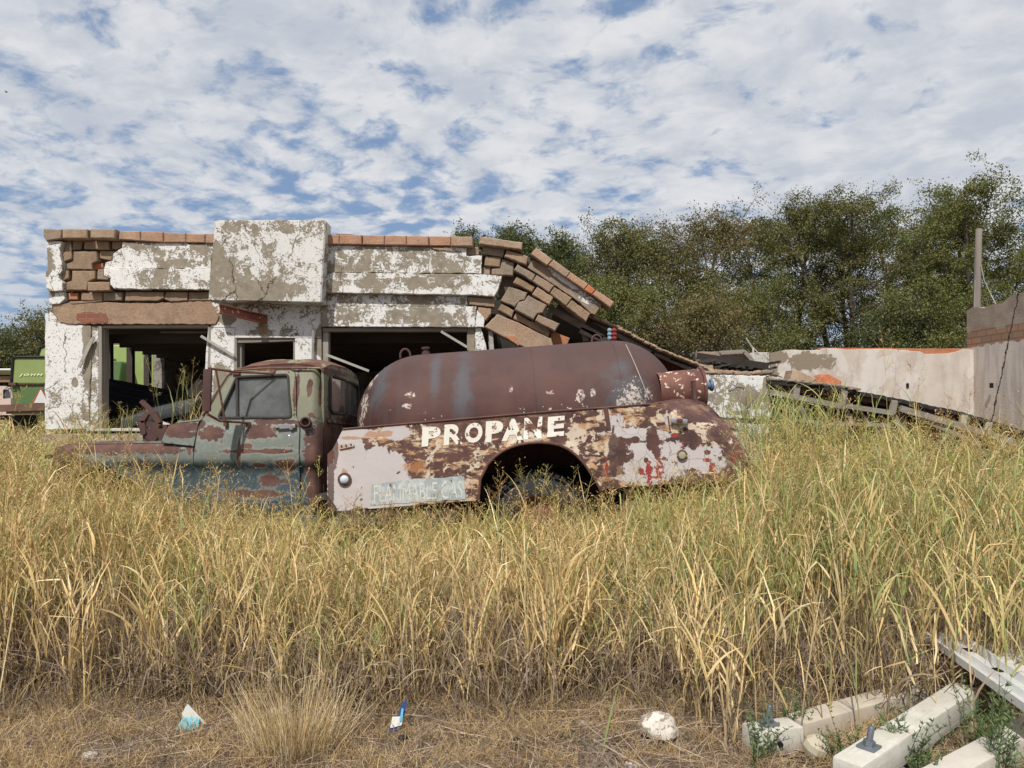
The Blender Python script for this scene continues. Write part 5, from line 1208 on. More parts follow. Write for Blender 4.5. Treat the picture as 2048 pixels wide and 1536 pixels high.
# ------------------------------------------------------------------ machines at the left
def build_left_machines():
    YM = 16.0
    G1 = m_simple('faded_green_paint', (.225, .285, .095), .6, 7, .12, spec=.4); G2 = m_simple('dark_green_paint', (.09, .155, .05), .6, 7, .15, spec=.4)
    c = root('combine_harvester', (-9.3, 17, 0), 'green combine harvester parked beyond the left corner of the building', 'harvester')
    bm = bmesh.new(); bm_slab(bm, rounded([(22, 767), (26, 716), (36, 714.5), (215, 714.5), (215, 767)], 3), YM, 1.6, .015); u = finish(bm, 'upper_hood', G1, c, True)
    bm = bmesh.new(); bm_slab(bm, [(22, 768), (215, 768), (215, 812), (26, 812)], YM + .01, 1.5, .01); finish(bm, 'lower_hood', G2, c, True)
    bm = bmesh.new(); bm_slab(bm, rounded([(74, 714), (80, 695), (94, 689.5), (308, 689.5), (309, 900), (200, 900), (200, 714)], 6), YM + .35, 1.4, .03); finish(bm, 'grain_tank', m_simple('light_green_panel', (.27, .34, .115), .6, 5, .1), c, True)
    bm = bmesh.new(); bm_slab(bm, rounded([(196, 722), (240, 722), (243, 730), (238, 775), (196, 775)], 5), YM - .15, .5, .02); finish(bm, 'side_box', G2, c, True)
    BK = m_simple('black_trim', (.015, .015, .014), .6, 10, .2)
    bm = bmesh.new(); bm_tube(bm, [P(22.5, 767, YM - .01), P(26, 716, YM - .01), P(34, 714, YM - .01), P(215, 714, YM - .01)], .03, 6); bm_tube(bm, [P(74, 714, YM + .34), P(80, 695, YM + .34), P(94, 689, YM + .34), P(200, 689, YM + .34)], .03, 6); finish(bm, 'trim', BK, c)
    bm = bmesh.new(); bm_beam(bm, P(20, 768, YM - .05), P(34, 768, YM - .05), .1, .06); bm_beam(bm, P(34, 767.5, YM - .02), P(215, 766, YM - .02), .03, .03); finish(bm, 'hinge_bar', STEELRUST, c)
    CR = m_simple('cream_lettering', (.72, .70, .50), .7, 20, .1)
    lettering('side_lettering', 'JOHN DEERE', lambda a, b: P(38 + 108 * a, 753 - 5.6 * b - 1.0 * a, YM - .02), CR, u, off=.03, spacing=1.4, shear=.25)
    bm = bmesh.new(); bm_slab(bm, [(64, 806), (80, 777), (83, 777), (100, 806)], YM - .03, .012, 0); t = finish(bm, 'warning_triangle', m_simple('faded_red_border', (.38, .07, .05), .6, 9, .1), c)
    bm = bmesh.new(); bm_slab(bm, [(68, 806), (80.5, 780), (82.5, 780), (96, 806)], YM - .04, .008, 0); finish(bm, 'triangle_face', m_simple('bleached_triangle', (.62, .61, .58), .6, 9, .1), t)
    bm = bmesh.new()
    bm_beam(bm, P(-120, 820, YM - .5), P(215, 811, YM - .5), .5, .14); finish(bm, 'rear_axle_beam', m_rust('axle_rust', (.13, .07, .05), (.2, .12, .08)), c)
    bm = bmesh.new(); bm_beam(bm, P(22, 822, YM - .55), P(215, 821, YM - .55), .3, .12); finish(bm, 'straw_deflector', m_simple('dry_green_slats', (.17, .17, .06), .9, 30, .4, stretch=(8, 1, 1)), c)
    bm = bmesh.new(); bm_slab(bm, [(28, 830), (41, 830), (48, 855), (48, 1000), (20, 1000), (20, 855)], YM - .4, .5, .02); finish(bm, 'axle_stand', BK, c)
    for wx in (-8.2,):
        wheel('wheel', wx, .6, YM + .3, YM + .8, .6, c, .33)
    # pickup far left, mostly outside the frame
    p = root('pickup', (-17.5, 25.2, 0), 'faded pink pickup parked far behind the green harvester, at the left edge', 'pickup')
    PK = m_simple('faded_pink_paint', (.56, .42, .38), .5, 6, .1); Y = 25.0
    bm = bmesh.new()
    panel(bm, [(-140, 830), (-140, 795), (-70, 792), (-50, 776), (-10, 772), (14, 772), (20, 785), (22, 790), (24, 830)], [rounded([(7, 779), (21, 779), (22, 796), (7, 798)], 2)], lambda a, b: P(a, b, Y), gx=[], gz=[], thick=.03)
    panel(bm, [(-140, 830), (-140, 795), (-70, 792), (-50, 776), (-10, 772), (14, 772), (20, 785), (22, 790), (24, 830)], [], lambda a, b: P(a, b, Y) + Vector((0, 1.8, 0)), gx=[], gz=[], thick=.03)
    finish(bm, 'body', PK, p)
    bm = bmesh.new(); a = P(-50, 775, Y); d = P(20, 774, Y); bm_box(bm, ((a.x + d.x) / 2, Y + .9, a.z), (d.x - a.x, 1.8, .04)); bm_box(bm, (P(22, 0, Y).x, Y + .9, 1.7), (.04, 1.8, .6)); finish(bm, 'roof', PK, p)
    bm = bmesh.new(); panel(bm, [(7, 779), (21, 779), (22, 796), (7, 798)], [], lambda a, b: P(a, b, Y + .03), gx=[], gz=[]); finish(bm, 'window_glass', m_simple('dark_glass', (.06, .07, .08), .2, 5, .1, spec=.6), p)
    bm = bmesh.new(); bm_slab(bm, jag([(-6, 804), (8, 803), (8, 810), (-6, 811)], 1, 3, 5), Y - .02, .01, 0); finish(bm, 'red_lettering_patch', STEELRUST, p)  # dull patch in place of illegible red lettering
    wheel('wheel', P(-100, 0, Y).x, .4, Y + .05, Y + .3, .38, p, .2); wheel('wheel', P(-8, 0, Y).x, .4, Y + .05, Y + .3, .38, p, .2)
    # long low shed
    h = root('low_shed', (-22, 32, 0), 'long low open shed with a white roof edge behind the pickup at far left', 'shed')
    bm = bmesh.new(); bm_slab(bm, [(-260, 738), (25, 737), (25, 741), (-260, 742)], 30, 5, .02); finish(bm, 'roof', m_simple('white_tin', (.7, .7, .68), .5, 5, .1), h)
    bm = bmesh.new(); bm_slab(bm, [(-260, 752), (24, 752), (24, 765), (-260, 765)], 30.3, .2, .02); finish(bm, 'beam', m_simple('brown_board', (.25, .16, .11), .9, 5, .2), h)
    bm = bmesh.new(); bm_slab(bm, [(-260, 741), (24, 741), (24, 860), (-260, 860)], 33.5, .2, 0); finish(bm, 'back_wall', BLACK, h)
    for x in (-40, 21):
        bm = bmesh.new(); bm_slab(bm, [(x, 741), (x + 3, 741), (x + 3, 860), (x, 860)], 30.1, .15, 0); finish(bm, 'post', DARKWOOD, h)
    # brown shed roof seen through the left window
    h = root('brown_shed', (-13, 26, 0), 'brown roofed shed seen through the left window above the green harvester', 'shed')
    bm = bmesh.new(); bm_slab(bm, [(100, 662), (330, 662), (345, 692), (100, 692)], 26, 4, .02); finish(bm, 'roof', m_rust('shed_roof_rust', (.16, .10, .08), (.2, .14, .11)), h)
    bm = bmesh.new(); bm_slab(bm, [(105, 692), (335, 692), (335, 880), (105, 880)], 26.3, 3, 0); finish(bm, 'wall', m_simple('shed_wall', (.3, .27, .2), .9, 5, .2), h)
build_left_machines()

# ------------------------------------------------------------------ poles and wires
def build_poles():
    PM = m_simple('grey_pole_timber', (.24, .205, .175), .9, 12, .35, stretch=(1, 1, .1), bump=.6)
    p = root('utility_pole', (P(1950, 700, 17).x, 17, 0), 'bare weathered wooden utility pole standing behind the right side wall', 'pole')
    bm = bmesh.new(); a = P(1943, 1000, 17.0); b_ = P(1957.5, 458, 17.0); bm_tube(bm, [a, a.lerp(b_, .5), b_], [.095, .085, .07], 14); finish(bm, 'shaft', PM, p, True)
    bm = bmesh.new(); bm_tube(bm, [P(1948, 640, 16.85), P(1950, 560, 16.88)], .015, 6); finish(bm, 'conduit', WOOD, p)
    bm = bmesh.new(); bm_tube(bm, [P(1962, 530, 16.9), P(1968, 560, 16.9), P(1982, 590, 16.9), P(1994, 612, 16.6)], .012, 5); finish(bm, 'hanging_cable', WOODL, p)
    bm = bmesh.new(); ps = [P(1953 - 110 * t, 546 + 56 * t + 26 * math.sin(math.pi * t), 17 + 7 * t) for t in np.linspace(0, 1, 16)]; bm_tube(bm, ps, .012, 5)
    o = finish(bm, 'sagging_wire', BLACK); tag(o, 'thin dark wire sagging from the near pole to the pole among the trees', 'wire')
    p = root('utility_pole', (P(1843, 700, 24).x, 24, 0), 'darker distant utility pole half hidden among the trees', 'pole')
    bm = bmesh.new(); bm_tube(bm, [P(1843, 900, 24), P(1843, 600, 24)], [.13, .10], 12); finish(bm, 'shaft', PM, p, True)
    bm = bmesh.new(); bm_tube(bm, [P(1492, 676, 13.8), P(1506, 698, 13.8), P(1512, 740, 13.4)], .016, 5); bm_tube(bm, [P(1496, 684, 13.9), P(1522, 712, 13.7), P(1524, 744, 13.5)], .012, 5)
    o = finish(bm, 'bent_rod', WOODL); tag(o, 'thin pale bent rods sticking up above the broken window of the back ruin', 'rod')
build_poles()

# ------------------------------------------------------------------ trees
def leaf_material():
    mt, s = material('tree_leaf'); at = s.n('ShaderNodeAttribute'); at.attribute_name = 'col'
    df = s.n('ShaderNodeBsdfPrincipled'); s.put(df.inputs['Base Color'], at.outputs[0]); df.inputs['Roughness'].default_value = .6; df.inputs['Specular IOR Level'].default_value = .25
    tr = s.n('ShaderNodeBsdfTranslucent'); s.put(tr.inputs[0], s.v('MULTIPLY', at.outputs[0], (1.1, 1.2, .6)))
    m = s.n('ShaderNodeMixShader'); m.inputs[0].default_value = .28; s.t.links.new(df.outputs[0], m.inputs[1]); s.t.links.new(tr.outputs[0], m.inputs[2]); s.out(m.outputs[0]); return mt
LEAF = leaf_material()
BARK = m_simple('dark_bark', (.085, .068, .055), .95, 18, .4, stretch=(1, 1, .3), bump=.6)

def tree(name, label, px, Y, top_py, R_, seed, cols, nl=30000, z0=.8, stems=1, leafs=.085, group='trees behind the ruin', tw=.16, nlimb=46, trunkvis=True, cat='tree', up=.9, lw=.5, H0=True):
    H0 = cat == 'tree'; R_ = R_ * (.82 if Y < 28 and H0 else .92)
    rg = np.random.default_rng(seed); rr = random.Random(seed)
    top_py = top_py + ((36 if Y < 28 and px < 1900 else 58 if Y < 28 else 22) if H0 else 30); base = Vector(((px - CX) / FPX * Y, Y, 0)); H = EYE + (HZ - top_py) / FPX * Y
    r = root(name, base, label, cat, group)
    bm = bmesh.new(); tw_pts = []
    stem_paths = []
    for si in range(stems):
        ang = rr.uniform(0, 6.28); ln = (.0 if stems == 1 else rr.uniform(.12, .3)) * H
        pts = []; 
        for k in range(9):
            t = k / 8; pts.append(base + Vector((math.cos(ang) * ln * t ** 1.2 + rr.uniform(-.05, .05) * H * .12 * (t > 0), math.sin(ang) * ln * t ** 1.2 * .6, H * .93 * t)))
        tr0 = .028 * H / math.sqrt(stems); bm_tube(bm, pts, [tr0 * (1 - .85 * k / 8) + .012 for k in range(9)], 8); stem_paths.append(pts)
    def sample(pts, t):
        f = t * (len(pts) - 1); i = min(int(f), len(pts) - 2); return pts[i].lerp(pts[i + 1], f - i)
    for li in range(nlimb):
        sp = stem_paths[li % stems]; t0 = z0 / H + (1 - z0 / H) * ((li + .5) / nlimb) ** .85 * .97; t0 = min(.97, t0)
        st = sample(sp, t0); az = li * 2.4 + rr.uniform(-.5, .5)
        prof = math.sin(min(1, (t0 * H - z0 * .5) / (H * .55)) * math.pi / 2) if t0 < .55 else math.cos((t0 - .55) / .45 * math.pi / 2) ** .6 * .9 + .12
        Lm = R_ * prof * rr.uniform(.75, 1.12); el = up * (.25 + .75 * t0) * rr.uniform(.6, 1.2)
        pts = [st]; d = Vector((math.cos(az) * math.cos(el), math.sin(az) * math.cos(el), math.sin(el)))
        for k in range(6):
            d = (d + Vector((rr.uniform(-.22, .22), rr.uniform(-.22, .22), rr.uniform(-.16, .2)))).normalized(); pts.append(pts[-1] + d * Lm / 6)
        bm_tube(bm, pts, [max(.010, .012 * H * (1 - t0) * .5 * (1 - k / 7) + .010) for k in range(7)], 5, False)
        for j in range(8):
            t1 = rr.uniform(.25, 1); s2 = sample(pts, t1); d2 = (d * .5 + Vector((rr.uniform(-1, 1), rr.uniform(-1, 1), rr.uniform(-.6, .9)))).normalized()
            L2 = Lm * rr.uniform(.2, .42) + .25; p2 = [s2]
            for k in range(4):
                d2 = (d2 + Vector((rr.uniform(-.3, .3), rr.uniform(-.3, .3), rr.uniform(-.3, .22)))).normalized(); p2.append(p2[-1] + d2 * L2 / 4)
            bm_tube(bm, p2, [.012, .010, .008, .006, .004], 4, False)
            for m_ in range(4):
                t2 = rr.uniform(.2, 1); s3 = sample(p2, t2); d3 = (d2 * .6 + Vector((rr.uniform(-1, 1), rr.uniform(-1, 1), rr.uniform(-.7, .8)))).normalized()
                tw_pts.append((s3, s3 + d3 * rr.uniform(.3, .75), rr.random()))
    o = finish(bm, 'trunk', BARK, r)
    T = np.array([[*a, *b_] for a, b_, _ in tw_pts]); tone = np.array([c for _, _, c in tw_pts])
    nl = int(nl * 1.7); wgt = rg.random(len(T)) ** 2.5 + .03; idx = rg.choice(len(T), nl, p=wgt / wgt.sum()); t = rg.random(nl) ** .8
    pos = T[idx, :3] * (1 - t)[:, None] + T[idx, 3:] * t[:, None] + rg.normal(0, tw * .72, (nl, 3)) * np.array([1, 1, .7])
    q = rg.normal(size=(nl, 3)); q[:, 2] -= .3; q /= np.linalg.norm(q, axis=1)[:, None]
    nrm = np.cross(q, rg.normal(size=(nl, 3))); nrm /= np.linalg.norm(nrm, axis=1)[:, None] + 1e-9
    L = leafs * .88 * rg.uniform(.6, 1.3, nl)[:, None]
    v = np.stack([pos, pos + q * L * .5 + nrm * L * lw * .5, pos + q * L, pos + q * L * .5 - nrm * L * lw * .5], 1).reshape(-1, 3)
    v[:, 2] = np.maximum(v[:, 2], .05)
    f = np.arange(nl * 4).reshape(-1, 4)
    ca, cb, cc = [np.array(c) for c in cols]; m = np.clip(tone[idx] + rg.normal(0, .25, nl), 0, 1)[:, None]; col = ca * (1 - m) + cb * m
    odd = rg.random(nl) < .12; col[odd] = cc; col = col * rg.uniform(.85, 1.5, nl)[:, None]
    npmesh('crown', v, f, LEAF, r, np.repeat(col, 4, 0))
    return r
OL = [(.088, .092, .032), (.150, .138, .050), (.19, .145, .06)]
DG = [(.060, .074, .032), (.105, .118, .048), (.14, .13, .06)]
BR_ = [(.12, .104, .042), (.175, .145, .060), (.17, .105, .055)]
YG = [(.092, .106, .032), (.155, .155, .050), (.19, .165, .065)]
tree('elm_tree', 'dark bushy tree just right of the end of the standing parapet', 925, 31, 428, 1.35, 11, DG, 20000, 3, leafs=.11)
tree('elm_tree', 'rounded dark tree rising behind the slumped coping blocks', 1028, 30, 424, 1.6, 12, DG, 22000, 3, leafs=.11)
tree('elm_tree', 'smaller dark tree between the rounded one and the tall olive trees', 1120, 29, 446, 1.5, 13, DG, 22000, 2.5, leafs=.11)
tree('elm_tree', 'loose olive tree with feathery top, leftmost of the tall trees', 1215, 25, 428, 2.5, 14, OL, 30000, .8, 2, leafs=.09)
tree('elm_tree', 'brownish olive open crowned tree above the rear of the tank', 1375, 25.5, 396, 3.1, 15, BR_, 34000, .8, 3, leafs=.09)
tree('elm_tree', 'grey green tree standing behind the broken back window', 1566, 27, 384, 2.9, 16, DG, 38000, .8, 2, leafs=.09)
tree('elm_tree', 'broad olive tree with dark trunks above the red tiled wall', 1705, 26, 366, 3.2, 17, OL, 44000, 1.6, 3, leafs=.09)
tree('elm_tree', 'dark green tree left of the near utility pole', 1838, 27, 362, 2.7, 18, DG, 36000, 1.2, 2, leafs=.09)
tree('elm_tree', 'tallest yellow green tree behind the near utility pole', 1948, 25, 342, 3.5, 19, YG, 46000, 1.0, 2, leafs=.09)
tree('elm_tree', 'yellow green tree cut by the right edge of the picture', 2120, 24, 370, 2.8, 20, YG, 32000, .8, 1, leafs=.09)
tree('shrub', 'green shrub filling the gap below the loose olive tree', 1215, 22, 560, 1.9, 21, YG, 22000, .3, 3, group='shrubs below the trees', tw=.2, nlimb=34, cat='shrub')
tree('shrub', 'brown twiggy shrub behind the fallen roof edge', 1370, 21, 592, 1.7, 22, BR_, 18000, .3, 3, group='shrubs below the trees', tw=.2, nlimb=34, cat='shrub')
tree('shrub', 'yellow green shrub below the brownish open tree', 1465, 23.5, 540, 1.9, 23, YG, 22000, .3, 3, group='shrubs below the trees', tw=.2, nlimb=34, cat='shrub')
tree('shrub', 'dark shrub below the tall trees beside the distant pole', 1780, 23, 610, 1.8, 24, DG, 14000, .3, 3, group='shrubs below the trees', tw=.2, nlimb=30, cat='shrub')
tree('shrub', 'light green shrub between the distant pole and the near pole', 1890, 22, 560, 1.7, 25, YG, 18000, .3, 3, group='shrubs below the trees', tw=.2, nlimb=30, cat='shrub')
tree('elm_tree', 'thin leafy tree touching the left corner of the building', 84, 38, 632, 2.6, 26, OL, 12000, 1, leafs=.13, group='trees at the far left')
tree('elm_tree', 'low spreading tree behind the harvester hood', 40, 40, 690, 3.2, 27, OL, 14000, .6, leafs=.14, group='trees at the far left', nlimb=34)
tree('elm_tree', 'dark tree at the left edge of the picture', -6, 37, 664, 3.0, 28, DG, 14000, .6, leafs=.14, group='trees at the far left', nlimb=34)

# ------------------------------------------------------------------ grass
def grass_material(name, tr=.25):
    mt, s = material(name); at = s.n('ShaderNodeAttribute'); at.attribute_name = 'col'
    df = s.n('ShaderNodeBsdfPrincipled'); s.put(df.inputs['Base Color'], at.outputs[0]); df.inputs['Roughness'].default_value = .62; df.inputs['Specular IOR Level'].default_value = .22
    t = s.n('ShaderNodeBsdfTranslucent'); s.put(t.inputs[0], at.outputs[0])
    m = s.n('ShaderNodeMixShader'); m.inputs[0].default_value = tr; s.t.links.new(df.outputs[0], m.inputs[1]); s.t.links.new(t.outputs[0], m.inputs[2]); s.out(m.outputs[0]); return mt
GM = grass_material('grass_blade', .14)

class Grass:
    def __init__(s): s.v = []; s.f = []; s.c = []; s.n = 0
    def ribbons(s, p0, az, lean, bend, L, w, cb, ct, K=6, pw=1.5, shape='leaf', wig=.0, tw=None, kink=None):
        N = len(az)
        if N == 0: return None
        t = np.linspace(0, 1, K)[None, :]
        th = lean[:, None] + bend[:, None] * t ** pw
        if kink is not None: th = th + kink[:, None] * (t > .45 + .3 * rng.random((N, 1)))
        st = (L / (K - 1))[:, None]
        dx = np.sin(th) * st; dz = np.cos(th) * st
        h = np.concatenate([np.zeros((N, 1)), np.cumsum(dx[:, :-1], 1)], 1); z = np.concatenate([np.zeros((N, 1)), np.cumsum(dz[:, :-1], 1)], 1)
        ca, sa = np.cos(az)[:, None], np.sin(az)[:, None]
        lat = np.cumsum(rng.normal(0, 1, (N, K)), 1) * (wig * L[:, None] / K); lat[:, 0] = 0
        P_ = np.stack([p0[:, 0:1] + h * ca - lat * sa, p0[:, 1:2] + h * sa + lat * ca, p0[:, 2:3] + z], 2)
        P_[:, :, 2] = np.maximum(P_[:, :, 2], .012)
        tw = rng.uniform(-1.2, 1.2, N) if tw is None else tw
        twt = tw[:, None] * (1 + .8 * t)
        sx = -sa * np.cos(twt) ; sy = ca * np.cos(twt); sz = np.sin(twt)
        # rotate around the blade direction approx: mix side vector with blade normal
        nx = -np.cos(th) * ca; ny = -np.cos(th) * sa; nz = np.sin(th)
        S = np.stack([sx + nx * np.sin(twt), sy + ny * np.sin(twt), nz * np.sin(twt)], 2)
        if shape == 'leaf': pr = np.minimum(1, .45 + 2.2 * t) * (1 - t ** 2.2) + .04
        elif shape == 'stem': pr = 1 - .55 * t
        else: pr = np.sin(np.pi * (t * .9 + .1)) + .1
        ww = (w[:, None] * pr * .5)[:, :, None]
        A = P_ - S * ww; B = P_ + S * ww
        V = np.stack([A, B], 2).reshape(-1, 3)
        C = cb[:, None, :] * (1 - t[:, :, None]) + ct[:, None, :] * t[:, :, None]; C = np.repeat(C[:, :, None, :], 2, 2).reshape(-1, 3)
        base = s.n + (np.arange(N) * K * 2)[:, None] + (np.arange(K - 1) * 2)[None, :]
        F = np.stack([base, base + 1, base + 3, base + 2], 2).reshape(-1, 4)
        s.v.append(V); s.f.append(F); s.c.append(C); s.n += N * K * 2
        return P_, th
    def build(s, name, label, cat, kind='stuff', mat=None, group=None):
        V = np.concatenate(s.v); F = np.concatenate(s.f); C = np.clip(np.concatenate(s.c), .005, 1)
        o = npmesh(name, V, F, mat or GM, None, C); tag(o, label, cat, group, kind); return o

STRAW = np.array([[.74, .53, .235], [.80, .61, .31], [.58, .41, .175], [.86, .70, .41], [.66, .49, .21]])
GREEN = np.array([[.23, .30, .075], [.34, .38, .115], [.28, .35, .125], [.42, .43, .15], [.18, .26, .10]])
DEAD = np.array([[.34, .23, .145], [.43, .31, .21], [.27, .185, .125], [.50, .40, .29], [.38, .29, .22]])
def pick(pal, n): return pal[rng.integers(0, len(pal), n)] * rng.uniform(.8, 1.2, (n, 1))
def lerp1(xs, ys, x): return np.interp(x, xs, ys)
def nz2(x, y, s, o=0):
    return np.sin(x * s * 1.3 + 1.7 * np.sin(y * s * .9 + o) + o) * .5 + np.sin(y * s * 1.1 + 1.3 * np.sin(x * s * .7 + 2 * o) + 2.1 * o) * .5

def tall_grass(G, x, y, H, green, leaves=5, sw=.0075, lwid=.012, seedp=.2, K=7, deadlow=True, leafL=(.22, .48)):
    n = len(x); az = rng.uniform(0, 2 * np.pi, n); lean = np.abs(rng.normal(0, .10, n)); bend = np.abs(rng.normal(.12, .22, n))
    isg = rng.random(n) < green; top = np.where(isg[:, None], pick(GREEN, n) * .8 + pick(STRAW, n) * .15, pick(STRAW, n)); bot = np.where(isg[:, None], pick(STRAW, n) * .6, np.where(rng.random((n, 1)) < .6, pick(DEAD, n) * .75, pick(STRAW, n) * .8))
    p0 = np.stack([x, y, np.zeros(n)], 1)
    P_, th = G.ribbons(p0, az, lean, bend, H, np.full(n, sw) * rng.uniform(.7, 1.3, n), bot, top, K=K, shape='stem', wig=.02)
    P2, _ = P_, th
    # second ribbon turned 90 degrees so that a stalk has body from any side
    for li in range(leaves):
        t = rng.uniform(.12, .97, n); i = np.minimum((t * (K - 1)).astype(int), K - 2); fr = (t * (K - 1) - i)[:, None]
        ar = np.arange(n); q = P_[ar, i] * (1 - fr) + P_[ar, i + 1] * fr
        la = rng.uniform(0, 2 * np.pi, n); ll = rng.uniform(*leafL, n) * (1.1 - .6 * np.abs(t - .5)) * np.where(t < .42, .72, 1); ln = rng.uniform(.10, .55, n)
        low = t < .42
        be = np.where(low, rng.uniform(.5, 3.0, n), rng.uniform(.0, 1.5, n)); kk = np.where(rng.random(n) < .3, rng.uniform(.4, 1.4, n), 0)
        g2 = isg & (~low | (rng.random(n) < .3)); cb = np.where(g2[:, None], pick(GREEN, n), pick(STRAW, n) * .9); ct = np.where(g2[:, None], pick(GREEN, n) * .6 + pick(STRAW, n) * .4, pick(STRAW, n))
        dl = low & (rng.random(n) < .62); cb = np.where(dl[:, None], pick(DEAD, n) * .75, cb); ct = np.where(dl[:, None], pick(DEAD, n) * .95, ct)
        wv = lwid * rng.uniform(.5, 1.35, n) * np.where(low, .75, 1)
        G.ribbons(q, la, ln, be, ll, wv, cb, ct, K=7, wig=.09, kink=kk)
    m = rng.random(n) < seedp; k = m.sum()
    if k:
        tip = P_[m, -1]; taz = az[m]; tl = (lean + bend)[m]; seedc = pick(STRAW, k) * .62 * np.array([1.0, .90, .80])
        gsel = rng.random(k) < .4; seedc[gsel] = seedc[gsel] * np.array([.8, 1.0, .7])
        HL = rng.uniform(.16, .34, k)
        R0, _ = G.ribbons(tip, taz, tl, rng.uniform(.05, .6, k), HL, np.full(k, .0028), seedc, seedc, K=8, shape='stem')
        for b_ in range(13):
            j = rng.integers(0, 7, k); q = R0[np.arange(k), j]; ba = rng.uniform(0, 2 * np.pi, k); bl = HL * rng.uniform(.2, .5, k) * (1.25 - j / 8)
            B_, _ = G.ribbons(q, ba, tl + rng.uniform(.25, .75, k), rng.uniform(-.1, .8, k), bl, np.full(k, .0022), seedc, seedc, K=4, shape='stem')
            for sd in range(2):
                jj = rng.integers(1, 4, k); q2 = B_[np.arange(k), jj]
                G.ribbons(q2, ba + rng.uniform(-1, 1, k), rng.uniform(.2, 1.6, k), np.zeros(k), rng.uniform(.010, .020, k), np.full(k, .0055), seedc * 1.1, seedc * 1.15, K=3, shape='seed')

def scatter(n, x0, x1, y0, y1):
    return rng.uniform(x0, x1, n), rng.uniform(y0, y1, n)
def inside(x, y):
    """on the truck or on the buildings"""
    truck = (x > -4.40) & (x < 3.22) & (y > 6.56) & (y < 9.5)
    bld = (x > -7.0) & (x < 4.0) & (y > 10.45); rw = (x >= 4.0) & (y > 10.5)
    return truck | bld | rw

